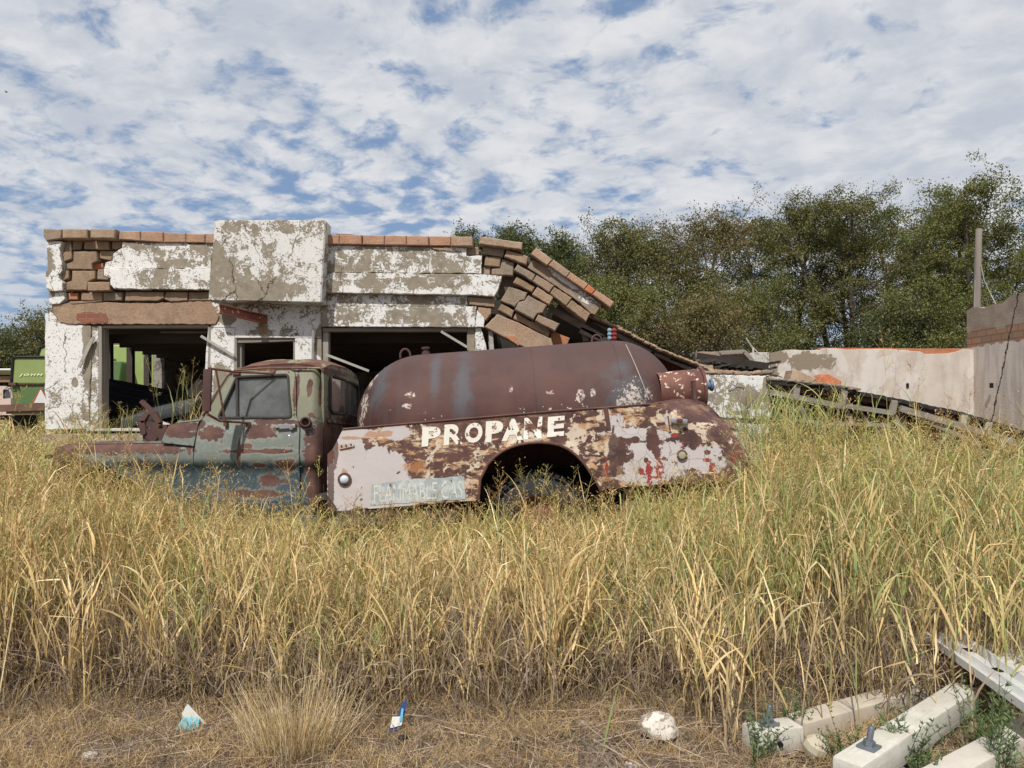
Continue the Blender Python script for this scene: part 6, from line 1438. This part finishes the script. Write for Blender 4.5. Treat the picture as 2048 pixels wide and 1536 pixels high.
def colx(x, y): return x / y * FPX + CX
def build_grass():
    G = Grass()
    # ---- front belt, between the verge and the truck
    n = 20500; x, y = scatter(n, -6.2, 6.6, 3.6, 6.6)
    edge = 3.88 + .26 * nz2(x, y, 1.4, 1) + .26 * nz2(x, y, 5, 3)
    cx = colx(x, y); keep = (y > edge) & (cx > -350) & (cx < 2500) & ~((x > .95) & (x < 1.35) & (y < 3.7)); x, y, cx = x[keep], y[keep], cx[keep]
    # leave gaps: clumpy
    cl = nz2(x, y, 4.5, .7) + .5 * nz2(x, y, 11, 2); k = rng.random(len(x)) < np.clip(.55 + .75 * cl, .04, 1) * np.clip((y - 3.75) * 2.0, .12, 1); x, y, cx = x[k], y[k], cx[k]
    topy = lerp1([-100, 0, 60, 140, 230, 330, 420, 520, 640, 700, 820, 940, 1000, 1120, 1230, 1330, 1450, 1530, 1600, 1750, 2150], [935, 940, 960, 1000, 1000, 1035, 1075, 1110, 1140, 1155, 1165, 1160, 1140, 1140, 1100, 1080, 1040, 965, 930, 930, 945], cx)
    ref = np.clip(y, 4.2, 6.3)
    Hh = EYE - (topy - HZ) / FPX * ref; Hh = Hh * rng.uniform(.58, 1.14, len(x)) * (1 + .08 * nz2(x, y, 3, 5)); Hh *= np.clip(.72 + (y - 3.9) * .5, .6, 1.0)
    tallm = rng.random(len(x)) < .12; Hh[tallm] *= 1.25
    gr = np.clip(.32 + .2 * nz2(x, y, 1.3, 4) + .52 * np.clip((cx - 1000) / 500, 0, 1) * np.clip((y - 4.1), 0, 1) + .2 * np.clip(y - 5.3, 0, 1), .06, .92)
    Hh *= 1 - .23 * ((cx > 560) & (cx < 1260)) - .06 * ((cx > 130) & (cx < 330)); tall_grass(G, x, y, Hh, gr, leaves=6, seedp=.32, sw=.0060, lwid=.0078, leafL=(.14, .36))
    # tall upright stalks that stand clear of the mass, in loose sheaves
    m_ = 210
    for X0, Y0 in zip(rng.uniform(-3.6, 3.9, m_), rng.uniform(3.98, 5.9, m_)):
        k = int(rng.integers(5, 13)); xa = rng.normal(X0, .06, k); ya = rng.normal(Y0, .06, k); cxx = colx(X0, Y0)
        if abs(cxx - 1024) > 1100: continue
        tp = lerp1([0, 230, 420, 640, 1000, 1250, 1450, 1560, 2048], [925, 960, 1020, 1075, 1060, 1015, 970, 915, 930], cxx)
        hh = (EYE - (tp - HZ) / FPX * Y0) * rng.uniform(.7, 1.02, k)
        tall_grass(G, xa, ya, hh, np.full(k, .15 if cxx < 1300 else .55), leaves=5, seedp=.35, sw=.0075, lwid=.0088, leafL=(.12, .34))
    # stray stalks among the beams and out on the verge
    xa, ya = scatter(90, 1.0, 2.9, 3.45, 4.3); tall_grass(G, xa, ya, rng.uniform(.35, .85, 90), np.full(90, .3), leaves=4, seedp=.05)
    for (X0, Y0, m_) in ((-2.35, 3.95, 16), (-2.95, 4.0, 14), (-1.95, 4.0, 20), (-.2, 4.0, 14), (.25, 4.05, 20), (.95, 3.75, 22), (1.05, 3.4, 9), (-3.3, 4.1, 22)):
        tall_grass(G, rng.normal(X0, .05, m_), rng.normal(Y0, .05, m_), rng.uniform(.3, .8, m_), np.full(m_, .1), leaves=4, seedp=.0)
    # green tufts under the truck
    for (px_, yy, m_, hh) in ((480, 6.3, 150, .6), (600, 6.3, 110, .62), (860, 6.35, 160, .5), (1000, 6.4, 170, .62), (1290, 6.4, 220, .72), (1190, 6.2, 120, .6), (640, 5.2, 60, .6), (1180, 5.0, 80, .62), (1350, 5.6, 160, .8), (1440, 6.2, 160, .9), (190, 6.4, 90, .9)):
        X0 = (px_ - CX) / FPX * yy; xa = rng.normal(X0, .22, m_); ya = np.clip(rng.normal(yy, .14, m_), 4.5, 6.55)
        tall_grass(G, xa, ya, hh * .86 * rng.uniform(.5, 1.1, m_), np.full(m_, .85), leaves=6, seedp=.25, leafL=(.25, .5))
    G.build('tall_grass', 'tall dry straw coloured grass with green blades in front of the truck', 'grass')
    # ---- right-hand stand, deeper and greener
    G = Grass()
    n = 11000; x, y = scatter(n, 1.4, 9.4, 5.7, 10.5); cx = colx(x, y); keep = (cx > 1500) & (cx < 2450) & ~inside(x, y); x, y, cx = x[keep], y[keep], cx[keep]
    k = rng.random(len(x)) < np.clip(.7 + .4 * nz2(x, y, 3.5, 1.2), .15, 1); x, y, cx = x[k], y[k], cx[k]
    topy = lerp1([1500, 1540, 1600, 1700, 1760, 1850, 1930, 2000, 2100], [960, 925, 908, 900, 892, 905, 935, 975, 985], cx)
    Hh = EYE - (topy - HZ) / FPX * np.clip(y, 7, 9.5); Hh *= rng.uniform(.56, .96, len(x)) * np.where((y > 7.2) & (cx > 1580), .76, 1)
    gr = np.clip(.86 + .25 * nz2(x, y, 1.2, 7) + .25 * (cx < 1750) - .35 * (cx > 1880), .1, .95)
    tall_grass(G, x, y, Hh, gr, leaves=6, seedp=.22, sw=.006, lwid=.013)
    # vivid green clump by the corner pier, panicles over the roof
    xa = rng.normal(3.42, .32, 260); ya = rng.normal(9.2, .3, 260); tall_grass(G, xa, ya, 1.58 * rng.uniform(.7, 1.16, 260), np.full(260, .97), leaves=7, seedp=.08, lwid=.012, leafL=(.3, .6))
    xa = rng.normal(4.9, .3, 120); ya = rng.normal(9.4, .3, 120); tall_grass(G, xa, ya, 1.25 * rng.uniform(.7, 1.1, 120), np.full(120, .9), leaves=7, seedp=.1, leafL=(.3, .55))
    m_ = 170; xa = rng.uniform(3.6, 7.2, m_); ya = rng.uniform(8.6, 10.3, m_); tall_grass(G, xa, ya, rng.uniform(.95, 1.35, m_), np.full(m_, .2), leaves=2, seedp=.95)
    G.build('green_grass', 'dense green and yellow grass standing right of the truck', 'grass')
    # ---- left side, behind and between truck and building, and the far field
    G = Grass()
    n = 2600; x, y = scatter(n, -9, -4.2, 6.5, 10.6); cx = colx(x, y); keep = (cx > -120) & ~inside(x, y); x, y = x[keep], y[keep]
    tall_grass(G, x, y, rng.uniform(.75, 1.22, len(x)), np.full(len(x), .4), leaves=5, seedp=.22)
    m_ = 330; x, y = scatter(m_, -6.6, 0, 9.6, 10.45); tall_grass(G, x, y, rng.uniform(.7, 1.25, m_), np.full(m_, .6), leaves=6, seedp=.3)
    m_ = 60; x, y = scatter(m_, -6.0, -5.1, 9.4, 10.1); tall_grass(G, x, y, rng.uniform(1.2, 1.66, m_), np.full(m_, .7), leaves=6, seedp=.6)
    m_ = 24; x, y = scatter(m_, -4.7, -4.1, 9.5, 10.2); tall_grass(G, x, y, rng.uniform(1.5, 2.2, m_), np.full(m_, .5), leaves=5, seedp=.5)
    n = 6000; y = 10.5 + 26 * rng.random(n) ** 1.5; x = -y * rng.uniform(.60, .76, n); keep = ~((x > -7.05) & (y < 19)); x, y = x[keep], y[keep]
    tall_grass(G, x, y, rng.uniform(.7, 1.15, len(x)), np.full(len(x), .45), leaves=4, seedp=.0, sw=.012, lwid=.03, leafL=(.3, .6))
    # under the truck, thin
    m_ = 260; x, y = scatter(m_, -4.2, 3.2, 6.6, 7.4); tall_grass(G, x, y, rng.uniform(.3, .52, m_), np.full(m_, .7), leaves=5, seedp=.0)
    G.build('field_grass', 'yellow grass growing behind the truck and across the field at left', 'grass')
    # single panicle stalks that rise over the truck side
    G = Grass()
    lst = [(618, 870), (640, 960), (410, 940), (475, 930), (523, 965), (300, 900), (335, 870), (250, 880), (1068, 895), (1090, 905), (1000, 910), (1150, 900), (900, 960), (850, 950), (705, 990), (760, 1000), (1190, 940), (1300, 900), (1330, 930), (1380, 900), (1440, 905), (1480, 930), (965, 960), (1120, 940), (560, 990), (1245, 960), (375, 965), (215, 900), (160, 870), (60, 880), (20, 850)]
    for j in range(3):
        xs, ys, hs = [], [], []
        for (a, b_) in lst:
            yy = 6.05 + rng.uniform(-.5, .35); aa = a + rng.normal(0, 16); xs.append((aa - CX) / FPX * yy + rng.normal(0, .03)); ys.append(yy); hs.append(max(.5, EYE - (b_ + 20 + abs(rng.normal(0, 26)) - HZ) / FPX * yy))
        tall_grass(G, np.array(xs), np.array(ys), np.array(hs) * .80, np.full(len(xs), .5), leaves=3, seedp=1.0, sw=.0045, lwid=.009)
    G.build('seeding_grass', 'thin seeding grass stalks rising in front of the truck body', 'grass')
    # ---- dead understory at the feet of the tall grass
    G = Grass()
    n = 46000; x, y = scatter(n, -4.6, 5.0, 3.6, 5.4); keep = (y > 3.88 + .20 * nz2(x, y, 1.4, 1) + .18 * nz2(x, y, 5, 3) - .25 * rng.random(n) ** 2) & (np.abs(colx(x, y) - 1024) < 1130); x, y = x[keep], y[keep]; n = len(x)
    c = np.where(rng.random((n, 1)) < .72, pick(DEAD, n), pick(STRAW, n) * .85)
    G.ribbons(np.stack([x, y, rng.uniform(0, .22, n)], 1), rng.uniform(0, 6.28, n), np.abs(rng.normal(.35, .4, n)), rng.normal(.3, 1.2, n), rng.uniform(.08, .36, n), rng.uniform(.003, .009, n), c * .62, c * .85, K=6, wig=.28)
    n = 16000; x, y = scatter(n, -3.8, 4.0, 3.25, 4.2); pk = nz2(x, y, 2.6, 3.3) + .8 * nz2(x, y, 7, 1.1) - (3.85 - y) * 2.2; k = pk > .05; x, y = x[k], y[k]; n = len(x)
    c = np.where(rng.random((n, 1)) < .7, pick(DEAD, n) * .75, pick(STRAW, n) * .6)
    G.ribbons(np.stack([x, y, np.zeros(n)], 1), rng.uniform(0, 6.28, n), np.abs(rng.normal(.4, .5, n)), rng.normal(.3, 1.0, n), rng.uniform(.08, .30, n), rng.uniform(.002, .0045, n), c * .8, c * 1.1, K=6, wig=.2)
    n = 9000; x, y = scatter(n, -4.2, 4.6, 4.1, 5.0); c = pick(DEAD, n) * np.array([.95, .98, 1.08])
    G.ribbons(np.stack([x, y, rng.uniform(0, .3, n)], 1), rng.uniform(0, 6.28, n), rng.uniform(.2, 1.7, n), rng.normal(0, .25, n), rng.uniform(.2, .7, n), rng.uniform(.002, .004, n), c, c * 1.1, K=4, wig=.04)
    # matted verge: short curly dead grass and litter lying on the soil
    n = 150000; x, y = scatter(n, -3.9, 4.2, 2.75, 4.6); keep = np.abs(colx(x, y) - 1024) < 1130; x, y = x[keep], y[keep]; n = len(x)
    patch = nz2(x, y, 2.3, 2.2) + .7 * nz2(x, y, 6.1, .4) + .4 * nz2(x, y, 14, 1.4)
    k = rng.random(n) < np.clip(.55 + .40 * patch, .15, 1); x, y, patch = x[k], y[k], patch[k]; n = len(x)
    gold = rng.random((n, 1)) < np.clip(.35 + .4 * patch, .12, .85)[:, None]
    c = np.where(gold, pick(STRAW, n) * np.array([.70, .68, .72]), pick(DEAD, n) * np.array([.56, .58, .62]))
    G.ribbons(np.stack([x, y, rng.uniform(0, .02, n)], 1), rng.uniform(0, 6.28, n), rng.uniform(.3, 1.55, n), rng.normal(.5, .9, n), rng.uniform(.035, .13, n), rng.uniform(.0014, .0034, n), c * .9, c * 1.1, K=5, wig=.25)
    n = 6500; x, y = scatter(n, -3.9, 4.2, 2.75, 4.7); c = pick(DEAD, n) * 1.1
    G.ribbons(np.stack([x, y, rng.uniform(.01, .04, n)], 1), rng.uniform(0, 6.28, n), rng.uniform(1.35, 1.6, n), rng.normal(0, .15, n), rng.uniform(.1, .4, n), rng.uniform(.002, .005, n), c, c, K=5, wig=.08)
    for k in range(150):                                   # curly golden tufts on the mat
        X0 = rng.uniform(-3.4, 3.4); Y0 = 3.25 + abs(rng.normal(0, .33)); m_ = int(rng.uniform(40, 110)); sz = rng.uniform(.05, .12)
        c = pick(STRAW, m_) * np.array([.78, .74, .76])
        G.ribbons(np.stack([X0 + rng.normal(0, sz * .5, m_), Y0 + rng.normal(0, sz * .4, m_), np.full(m_, .01)], 1), rng.uniform(0, 6.28, m_), rng.uniform(.1, 1.2, m_), rng.normal(.8, .8, m_), rng.uniform(.04, .12, m_), rng.uniform(.0016, .003, m_), c * .8, c, K=6, wig=.3)
    n = 2600; x, y = scatter(n, -3.6, 3.8, 3.0, 4.2); c = np.tile(np.array([[.42, .36, .30]]), (n, 1)) * rng.uniform(.6, 1.3, (n, 1))   # grit
    G.ribbons(np.stack([x, y, np.full(n, .02)], 1), rng.uniform(0, 6.28, n), np.full(n, 1.5), np.zeros(n), rng.uniform(.005, .016, n), rng.uniform(.006, .014, n), c, c, K=3, shape='seed')
    G.build('dead_grass_litter', 'matted dead grass and litter on the bare soil of the verge', 'dead grass')
    # blond fine tuft near the bottom
    G = Grass(); n = 620; r_ = rng.normal(0, .10, n); x = -1.0 + r_; y = 3.42 + rng.normal(0, .07, n); a = np.arctan2(y - 3.42, x + 1.0) + rng.normal(0, .7, n)
    c = pick(STRAW, n) * np.array([.88, .89, 1.0])
    G.ribbons(np.stack([x, y, np.zeros(n)], 1), a, np.abs(rng.normal(.30, .25, n)), rng.uniform(-.1, .6, n), rng.uniform(.16, .46, n), np.full(n, .0028), c * .8, c, K=6, wig=.06)
    G.build('grass_tuft', 'fine blond bunch grass tuft at the bottom of the picture, left of centre', 'grass tuft', kind=None)
    # reddish dry spray on the right
    G = Grass(); n = 60; x = 1.17 + rng.normal(0, .08, n); y = 3.98 + rng.normal(0, .05, n); c = np.tile(np.array([[.48, .29, .14]]), (n, 1)) * rng.uniform(.8, 1.2, (n, 1))
    Q, _ = G.ribbons(np.stack([x, y, np.full(n, .08)], 1), rng.uniform(0, 6.28, n), rng.uniform(.1, .7, n), rng.uniform(.2, 1.4, n), rng.uniform(.2, .42, n), np.full(n, .003), c, c, K=7, wig=.12)
    for b_ in range(8):
        j = rng.integers(2, 7, n); G.ribbons(Q[np.arange(n), j], rng.uniform(0, 6.28, n), rng.uniform(.3, 1.8, n), rng.uniform(0, .8, n), rng.uniform(.02, .05, n), np.full(n, .0035), c, c, K=3)
    G.build('dry_weed', 'orange brown dried weed spray above the white stone', 'weed', kind=None)
    # feathery green weeds
    spots = [(1700, 1500, .26, 'small feathery green weed growing at the near end of the long white beam'), (1800, 1500, .34, 'feathery green weed standing in front of the bolt of the long white beam'), (1525, 1490, .26, 'feathery green weed at the left end of the bolted white block'), (1590, 1475, .24, 'feathery green weed over the cream cap'), (2010, 1520, .42, 'dark feathery weed in the lower right corner'), (1960, 1480, .34, 'feathery weed left of the lower right corner'), (1850, 1525, .20, 'tiny green weed beside the second bolt'), (1575, 1340, .30, 'green weed hidden in dry grass above the bolted white block'), (1200, 1300, .45, 'dark green weed in the dry grass below the rear wheel'), (1410, 1360, .34, 'green weed in the dry grass above the orange spray')]
    for (a, b_, hh, lab) in spots:
        G = Grass(); yy = EYE * FPX / (b_ - HZ) if b_ < 1480 else (EYE - .1) * FPX / (b_ - HZ); X0 = (a - CX) / FPX * yy; m_ = 14
        c = np.tile(np.array([[.10, .14, .055]]), (m_, 1)) * rng.uniform(.8, 1.3, (m_, 1))
        Q, th = G.ribbons(np.stack([X0 + rng.normal(0, .03, m_), yy + rng.normal(0, .03, m_), np.zeros(m_)], 1), rng.uniform(0, 6.28, m_), rng.uniform(.05, .5, m_), rng.uniform(0, .5, m_), hh * rng.uniform(.6, 1.1, m_), np.full(m_, .004), c * .8, c, K=12, shape='stem')
        for k in range(34):
            j = rng.integers(2, 12, m_); ll = hh * .17 * (1.15 - j / 14)
            G.ribbons(Q[np.arange(m_), j], rng.uniform(0, 6.28, m_), rng.uniform(.5, 1.2, m_), rng.uniform(-.4, .2, m_), ll * rng.uniform(.6, 1.2, m_), np.full(m_, .006), c, c * 1.35, K=4)
        G.build('feathery_weed', lab, 'weed', kind=None, group='green weeds in the verge')
    # one long arching stalk at the lower left, one broken green blade in the middle
    G = Grass(); G.ribbons(np.array([[-2.72, 3.95, .45]]), np.array([-.25]), np.array([1.75]), np.array([-.25]), np.array([1.1]), np.array([.006]), np.array([[.62, .52, .25]]), np.array([[.62, .52, .25]]), K=14, shape='stem')
    G.build('arching_stalk', 'long pale yellow grass stalk arching across the lower left corner', 'grass stalk', kind=None)
    G = Grass(); z = np.array([[.42, 3.42, .02]] * 4); g_ = np.array([[.24, .30, .12]] * 4)
    G.ribbons(z, np.array([2.9, 2.75, 1.6, .2]), np.array([1.15, 1.25, .12, .2]), np.array([.3, .4, .1, .15]), np.array([.55, .45, .5, .36]), np.array([.012, .011, .011, .009]), g_, g_ * 1.2, K=8, tw=np.array([.2, .3, 1.2, .9]))
    G.build('green_blade', 'lone green grass plant with broad blades at bottom centre', 'grass plant', kind=None)
build_grass()

# ------------------------------------------------------------------ things lying in the verge
def build_litter():
    def beam(name, a, b_, w, h, zt, mat, label, cat='beam', group=None, bev=.012):
        a = Vector((a[0], a[1], zt - h / 2)); b_ = Vector((b_[0], b_[1], zt - h / 2)); d = (b_ - a); L = d.length; q = d.to_track_quat('X', 'Z').to_matrix()
        r = root(name, ((a + b_) / 2)[:2] + (0,) if False else Vector(((a.x + b_.x) / 2, (a.y + b_.y) / 2, 0)), label, cat, group)
        bm = bmesh.new(); bm_box(bm, (a + b_) / 2, (L, w, h), q, bev); finish(bm, 'timber', mat, r, True); return r, a, d.normalized(), q
    G_ = 'white beams lying in the verge'
    r, a, d, q = beam('white_beam', (1.345, 2.97), (2.33, 3.80), .125, .12, .19, WHITEPAINT, 'long white beam with a bolt near its lower left end', group=G_)
    def bolt(r, c, q):
        bm = bmesh.new(); bm_box(bm, c + Vector((0, 0, .006)), (.075, .075, .010), q, .002); bm_lathe(bm, c + Vector((0, 0, .01)), (0.15, -.05, 1), [(0, .024), (.022, .024), (.022, .0)], 6); bm_lathe(bm, c + Vector((0, 0, .02)), (.15, -.05, 1), [(0, .013), (.065, .013), (.07, .010), (.07, 0)], 12); finish(bm, 'bolt', GALV, r, True)
    bolt(r, Vector((1.49, 3.09, .19)), q)
    r, a, d, q = beam('white_beam', (1.40, 2.78), (2.5, 3.52), .125, .12, .13, m_simple('worn_white_timber', (.56, .51, .44), .8, 12, .22, bump=.4), 'worn white beam cut off by the bottom edge, right of the long bolted one', group=G_); bolt(r, Vector((1.50, 2.86, .13)), q)
    r, a, d, q = beam('white_beam', (1.09, 3.40), (1.33, 3.47), .125, .12, .14, WHITEPAINT, 'short bolted white block at the left of the beams', group=G_); bolt(r, Vector((1.19, 3.44, .14)), q)
    bm = bmesh.new(); bm_lathe(bm, (1.22, 3.368, .08), (0, -1, 0), [(0, .012), (.012, .012), (.012, 0)], 12); finish(bm, 'drilled_hole', BLACK, r)
    beam('white_beam', (1.36, 3.55), (2.25, 4.02), .13, .10, .12, m_simple('dirty_white_timber', (.45, .39, .31), .85, 10, .3), 'dirty beam half buried in dry grass behind the short block', group=G_)
    beam('white_beam', (2.55, 3.80), (3.3, 4.45), .20, .08, .28, WHITEPAINT, 'wide white slab at the right edge under the steel channel', group=G_)
    # cream cap
    bm = bmesh.new(); bm_lathe(bm, (1.37, 3.38, .02), (.3, -.25, .9), [(0, .03), (.01, .045), (.04, .058), (.07, .055), (.095, .035), (.10, 0)], 9); o = finish(bm, 'plastic_cap', m_simple('cream_plastic', (.44, .39, .29), .7, 9, .25), None); tag(o, 'cream coloured faceted cap beside the short bolted white block', 'cap')
    # white steel channel (W section) across the beams
    A = Vector((2.44, 4.20, .34)); B = Vector((2.35, 3.1, .30)); u = (B - A).normalized(); sd = Vector((0, 0, 1)).cross(u).normalized(); r = root('steel_channel', Vector((2.45, 3.7, 0)), 'ribbed white steel channel lying across the beams at the right edge', 'metal channel')
    prof = [(a * .66, b_ * .75) for a, b_ in ((-.16, -.05), (-.155, 0), (-.12, .0), (-.10, -.045), (-.05, -.05), (-.03, -.005), (.03, -.005), (.05, -.05), (.10, -.045), (.12, 0), (.155, 0), (.16, -.05))]
    bm = bmesh.new(); rings = [[bm.verts.new(c + sd * p[0] + Vector((0, 0, p[1]))) for p in prof] for c in (A, A.lerp(B, .33), A.lerp(B, .66), B)]
    for r0, r1 in zip(rings, rings[1:]):
        for k in range(len(prof) - 1): bm.faces.new((r0[k], r0[k + 1], r1[k + 1], r1[k]))
    bmesh.ops.recalc_face_normals(bm, faces=bm.faces); bmesh.ops.solidify(bm, geom=bm.faces[:], thickness=.004); finish(bm, 'channel', ALU, r)
    for t in (.25, .5, .8):
        bm = bmesh.new(); c = A.lerp(B, t); bm_box(bm, c + Vector((0, 0, -.002)), (.03, .05, .006)); finish(bm, 'bolt_slot', BLACK, r)
    # white rock
    bm = bmesh.new(); bmesh.ops.create_icosphere(bm, subdivisions=4, radius=1)
    for v in bm.verts:
        p = v.co.copy(); k = 1 + .22 * mnoise.noise(p * 1.3) + .08 * mnoise.noise(p * 4); v.co = Vector((p.x * .10 * k, p.y * .08 * k, max(-.02, p.z * .08 * k)))
    bmesh.ops.translate(bm, verts=bm.verts, vec=(.715, 3.60, .05)); o = finish(bm, 'white_stone', m_peel('chalky_stone', paint=(.60, .55, .47), under=(.36, .28, .21), bias=.06, sc=1.2), None, True); tag(o, 'rounded white stone lying at the foot of the grass right of centre', 'stone')
    # paper carton, white and cyan
    def scrap(name, label, cat, faces, mats, parts, th=.002):
        r = None
        for k, (f_, m_) in enumerate(zip(faces, mats)):
            if k == 0: r = root(name, Vector((f_[0][0], f_[0][1], 0)), label, cat)
            bm = bmesh.new(); vs = [bm.verts.new(p) for p in f_]; bm.faces.new(vs); bmesh.ops.triangulate(bm, faces=bm.faces[:]); bmesh.ops.subdivide_edges(bm, edges=bm.edges[:], cuts=2, use_grid_fill=True)
            for v in bm.verts: v.co += Vector((0, 0, 1)) * mnoise.noise(v.co * 30) * .006
            bmesh.ops.solidify(bm, geom=bm.faces[:], thickness=th); finish(bm, parts[k], m_, r)
    g = lambda a, b_, z=.03: (lambda Yq: Vector(((a - CX) / FPX * Yq, Yq, z)))((EYE - z) * FPX / (b_ - HZ))
    PW = m_simple('white_card', (.66, .65, .60), .7, 30, .08); CY = m_simple('cyan_card', (.12, .42, .50), .6, 60, .35); NV = m_simple('navy_film', (.02, .05, .16), .35, 20, .3, spec=.6); LB = m_simple('light_blue_film', (.15, .45, .62), .4, 20, .2)
    b0 = g(360, 1448); b1 = g(413, 1448); ap = g(382, 1402, .13) ; ap.y = b0.y - .0
    scrap('paper_carton', 'crumpled white and cyan paper carton on the verge at lower left', 'litter', [[b0 + Vector((.02, .0, 0)), b1, ap, ap + Vector((-.03, 0, -.05))], [b0 + Vector((-.01, -.04, -.015)), b0 + Vector((.11, -.045, -.012)), b0 + Vector((.10, -.005, .03)), b0 + Vector((.02, -.0, .035))]], [PW, CY], ['white_side', 'cyan_side'])
    w0 = g(785, 1462)
    scrap('snack_wrapper', 'crumpled navy, white and blue wrapper in the dry grass left of centre', 'litter', [[w0 + Vector((-.02, 0, 0)), w0 + Vector((.03, -.02, 0)), w0 + Vector((.055, .02, .06)), w0 + Vector((.01, .02, .07))],
        [w0 + Vector((-.01, -.012, .02)), w0 + Vector((.045, -.012, .03)), w0 + Vector((.055, .0, .075)), w0 + Vector((.0, .0, .07))], [w0 + Vector((.02, .0, .06)), w0 + Vector((.055, .0, .06)), w0 + Vector((.07, .02, .14)), w0 + Vector((.045, .02, .13))], [w0 + Vector((.035, -.012, .05)), w0 + Vector((.05, -.012, .055)), w0 + Vector((.055, -.005, .11)), w0 + Vector((.045, -.005, .11))]], [NV, PW, NV, LB], ['navy_end', 'white_panel', 'navy_tip', 'blue_stripe'])
    s0 = P(590, 1240, 4.62)
    scrap('white_scrap', 'small white scrap caught in the grass below the cab', 'litter', [[s0 + Vector((-.05, 0, 0)), s0 + Vector((.05, 0, -.02)), s0 + Vector((.06, .01, .01)), s0 + Vector((-.04, .01, .03))]], [PW], ['scrap'])
    # pebbles
    PB = m_simple('pale_pebble', (.50, .44, .38), .9, 30, .2); rr = random.Random(5)
    for i, (a, b_, sz, lab) in enumerate([(208, 1404, .02, 'pale pebble left of the dry stalk clump'), (178, 1511, .03, 'flat whitish pebble near the lower left corner'), (340, 1493, .02, 'tan pebble below the paper carton'), (792, 1531, .022, 'small white stone under the wrapper at the bottom edge'), (1165, 1448, .028, 'light stone left of the white stone'), (560, 1425, .05, 'pale clod behind the blond tuft'), (545, 1490, .04, 'pale clod left of the blond tuft'), (1268, 1530, .03, 'small stone below and left of the white stone'), (608, 1340, .03, 'pale stone in the grass above the tuft')]):
        c = g(a, b_, .01); bm = bmesh.new(); bmesh.ops.create_icosphere(bm, subdivisions=2, radius=sz)
        for v in bm.verts: v.co = Vector((v.co.x * 1.3, v.co.y, v.co.z * .6)) * (1 + .3 * mnoise.noise(v.co * 40 + Vector((i, 0, 0))))
        bmesh.ops.translate(bm, verts=bm.verts, vec=c); o = finish(bm, 'pebble', PB, None, True); tag(o, lab, 'stone', 'pale stones on the verge')
    for i, (a, b_, sz, lab) in enumerate([(806, 1482, .03, 'dark lump of dung beside the wrapper'), (1034, 1486, .028, 'dark lump on bare soil at bottom centre')]):
        c = g(a, b_, .012); bm = bmesh.new(); bmesh.ops.create_icosphere(bm, subdivisions=3, radius=sz)
        for v in bm.verts: v.co = v.co * (1 + .5 * mnoise.noise(v.co * 50))
        bmesh.ops.translate(bm, verts=bm.verts, vec=c); o = finish(bm, 'dark_clod', BLACK, None, True); tag(o, lab, 'clod')
    # tiny bird at upper left
    bm = bmesh.new(); c = P(13, 184, 60); bm_lathe(bm, c - Vector((.12, 0, 0)), (1, 0, 0), [(0, 0), (.04, .04), (.12, .05), (.2, .03), (.24, 0)], 8)
    for sg in (-1, 1):
        vs = [bm.verts.new(c + Vector((-.04, 0, 0))), bm.verts.new(c + Vector((.06, 0, 0))), bm.verts.new(c + Vector((-.02, sg * .25, .10)))]; bm.faces.new(vs)
    o = finish(bm, 'bird', BLACK); tag(o, 'tiny dark bird flying high at the upper left', 'bird')
build_litter()
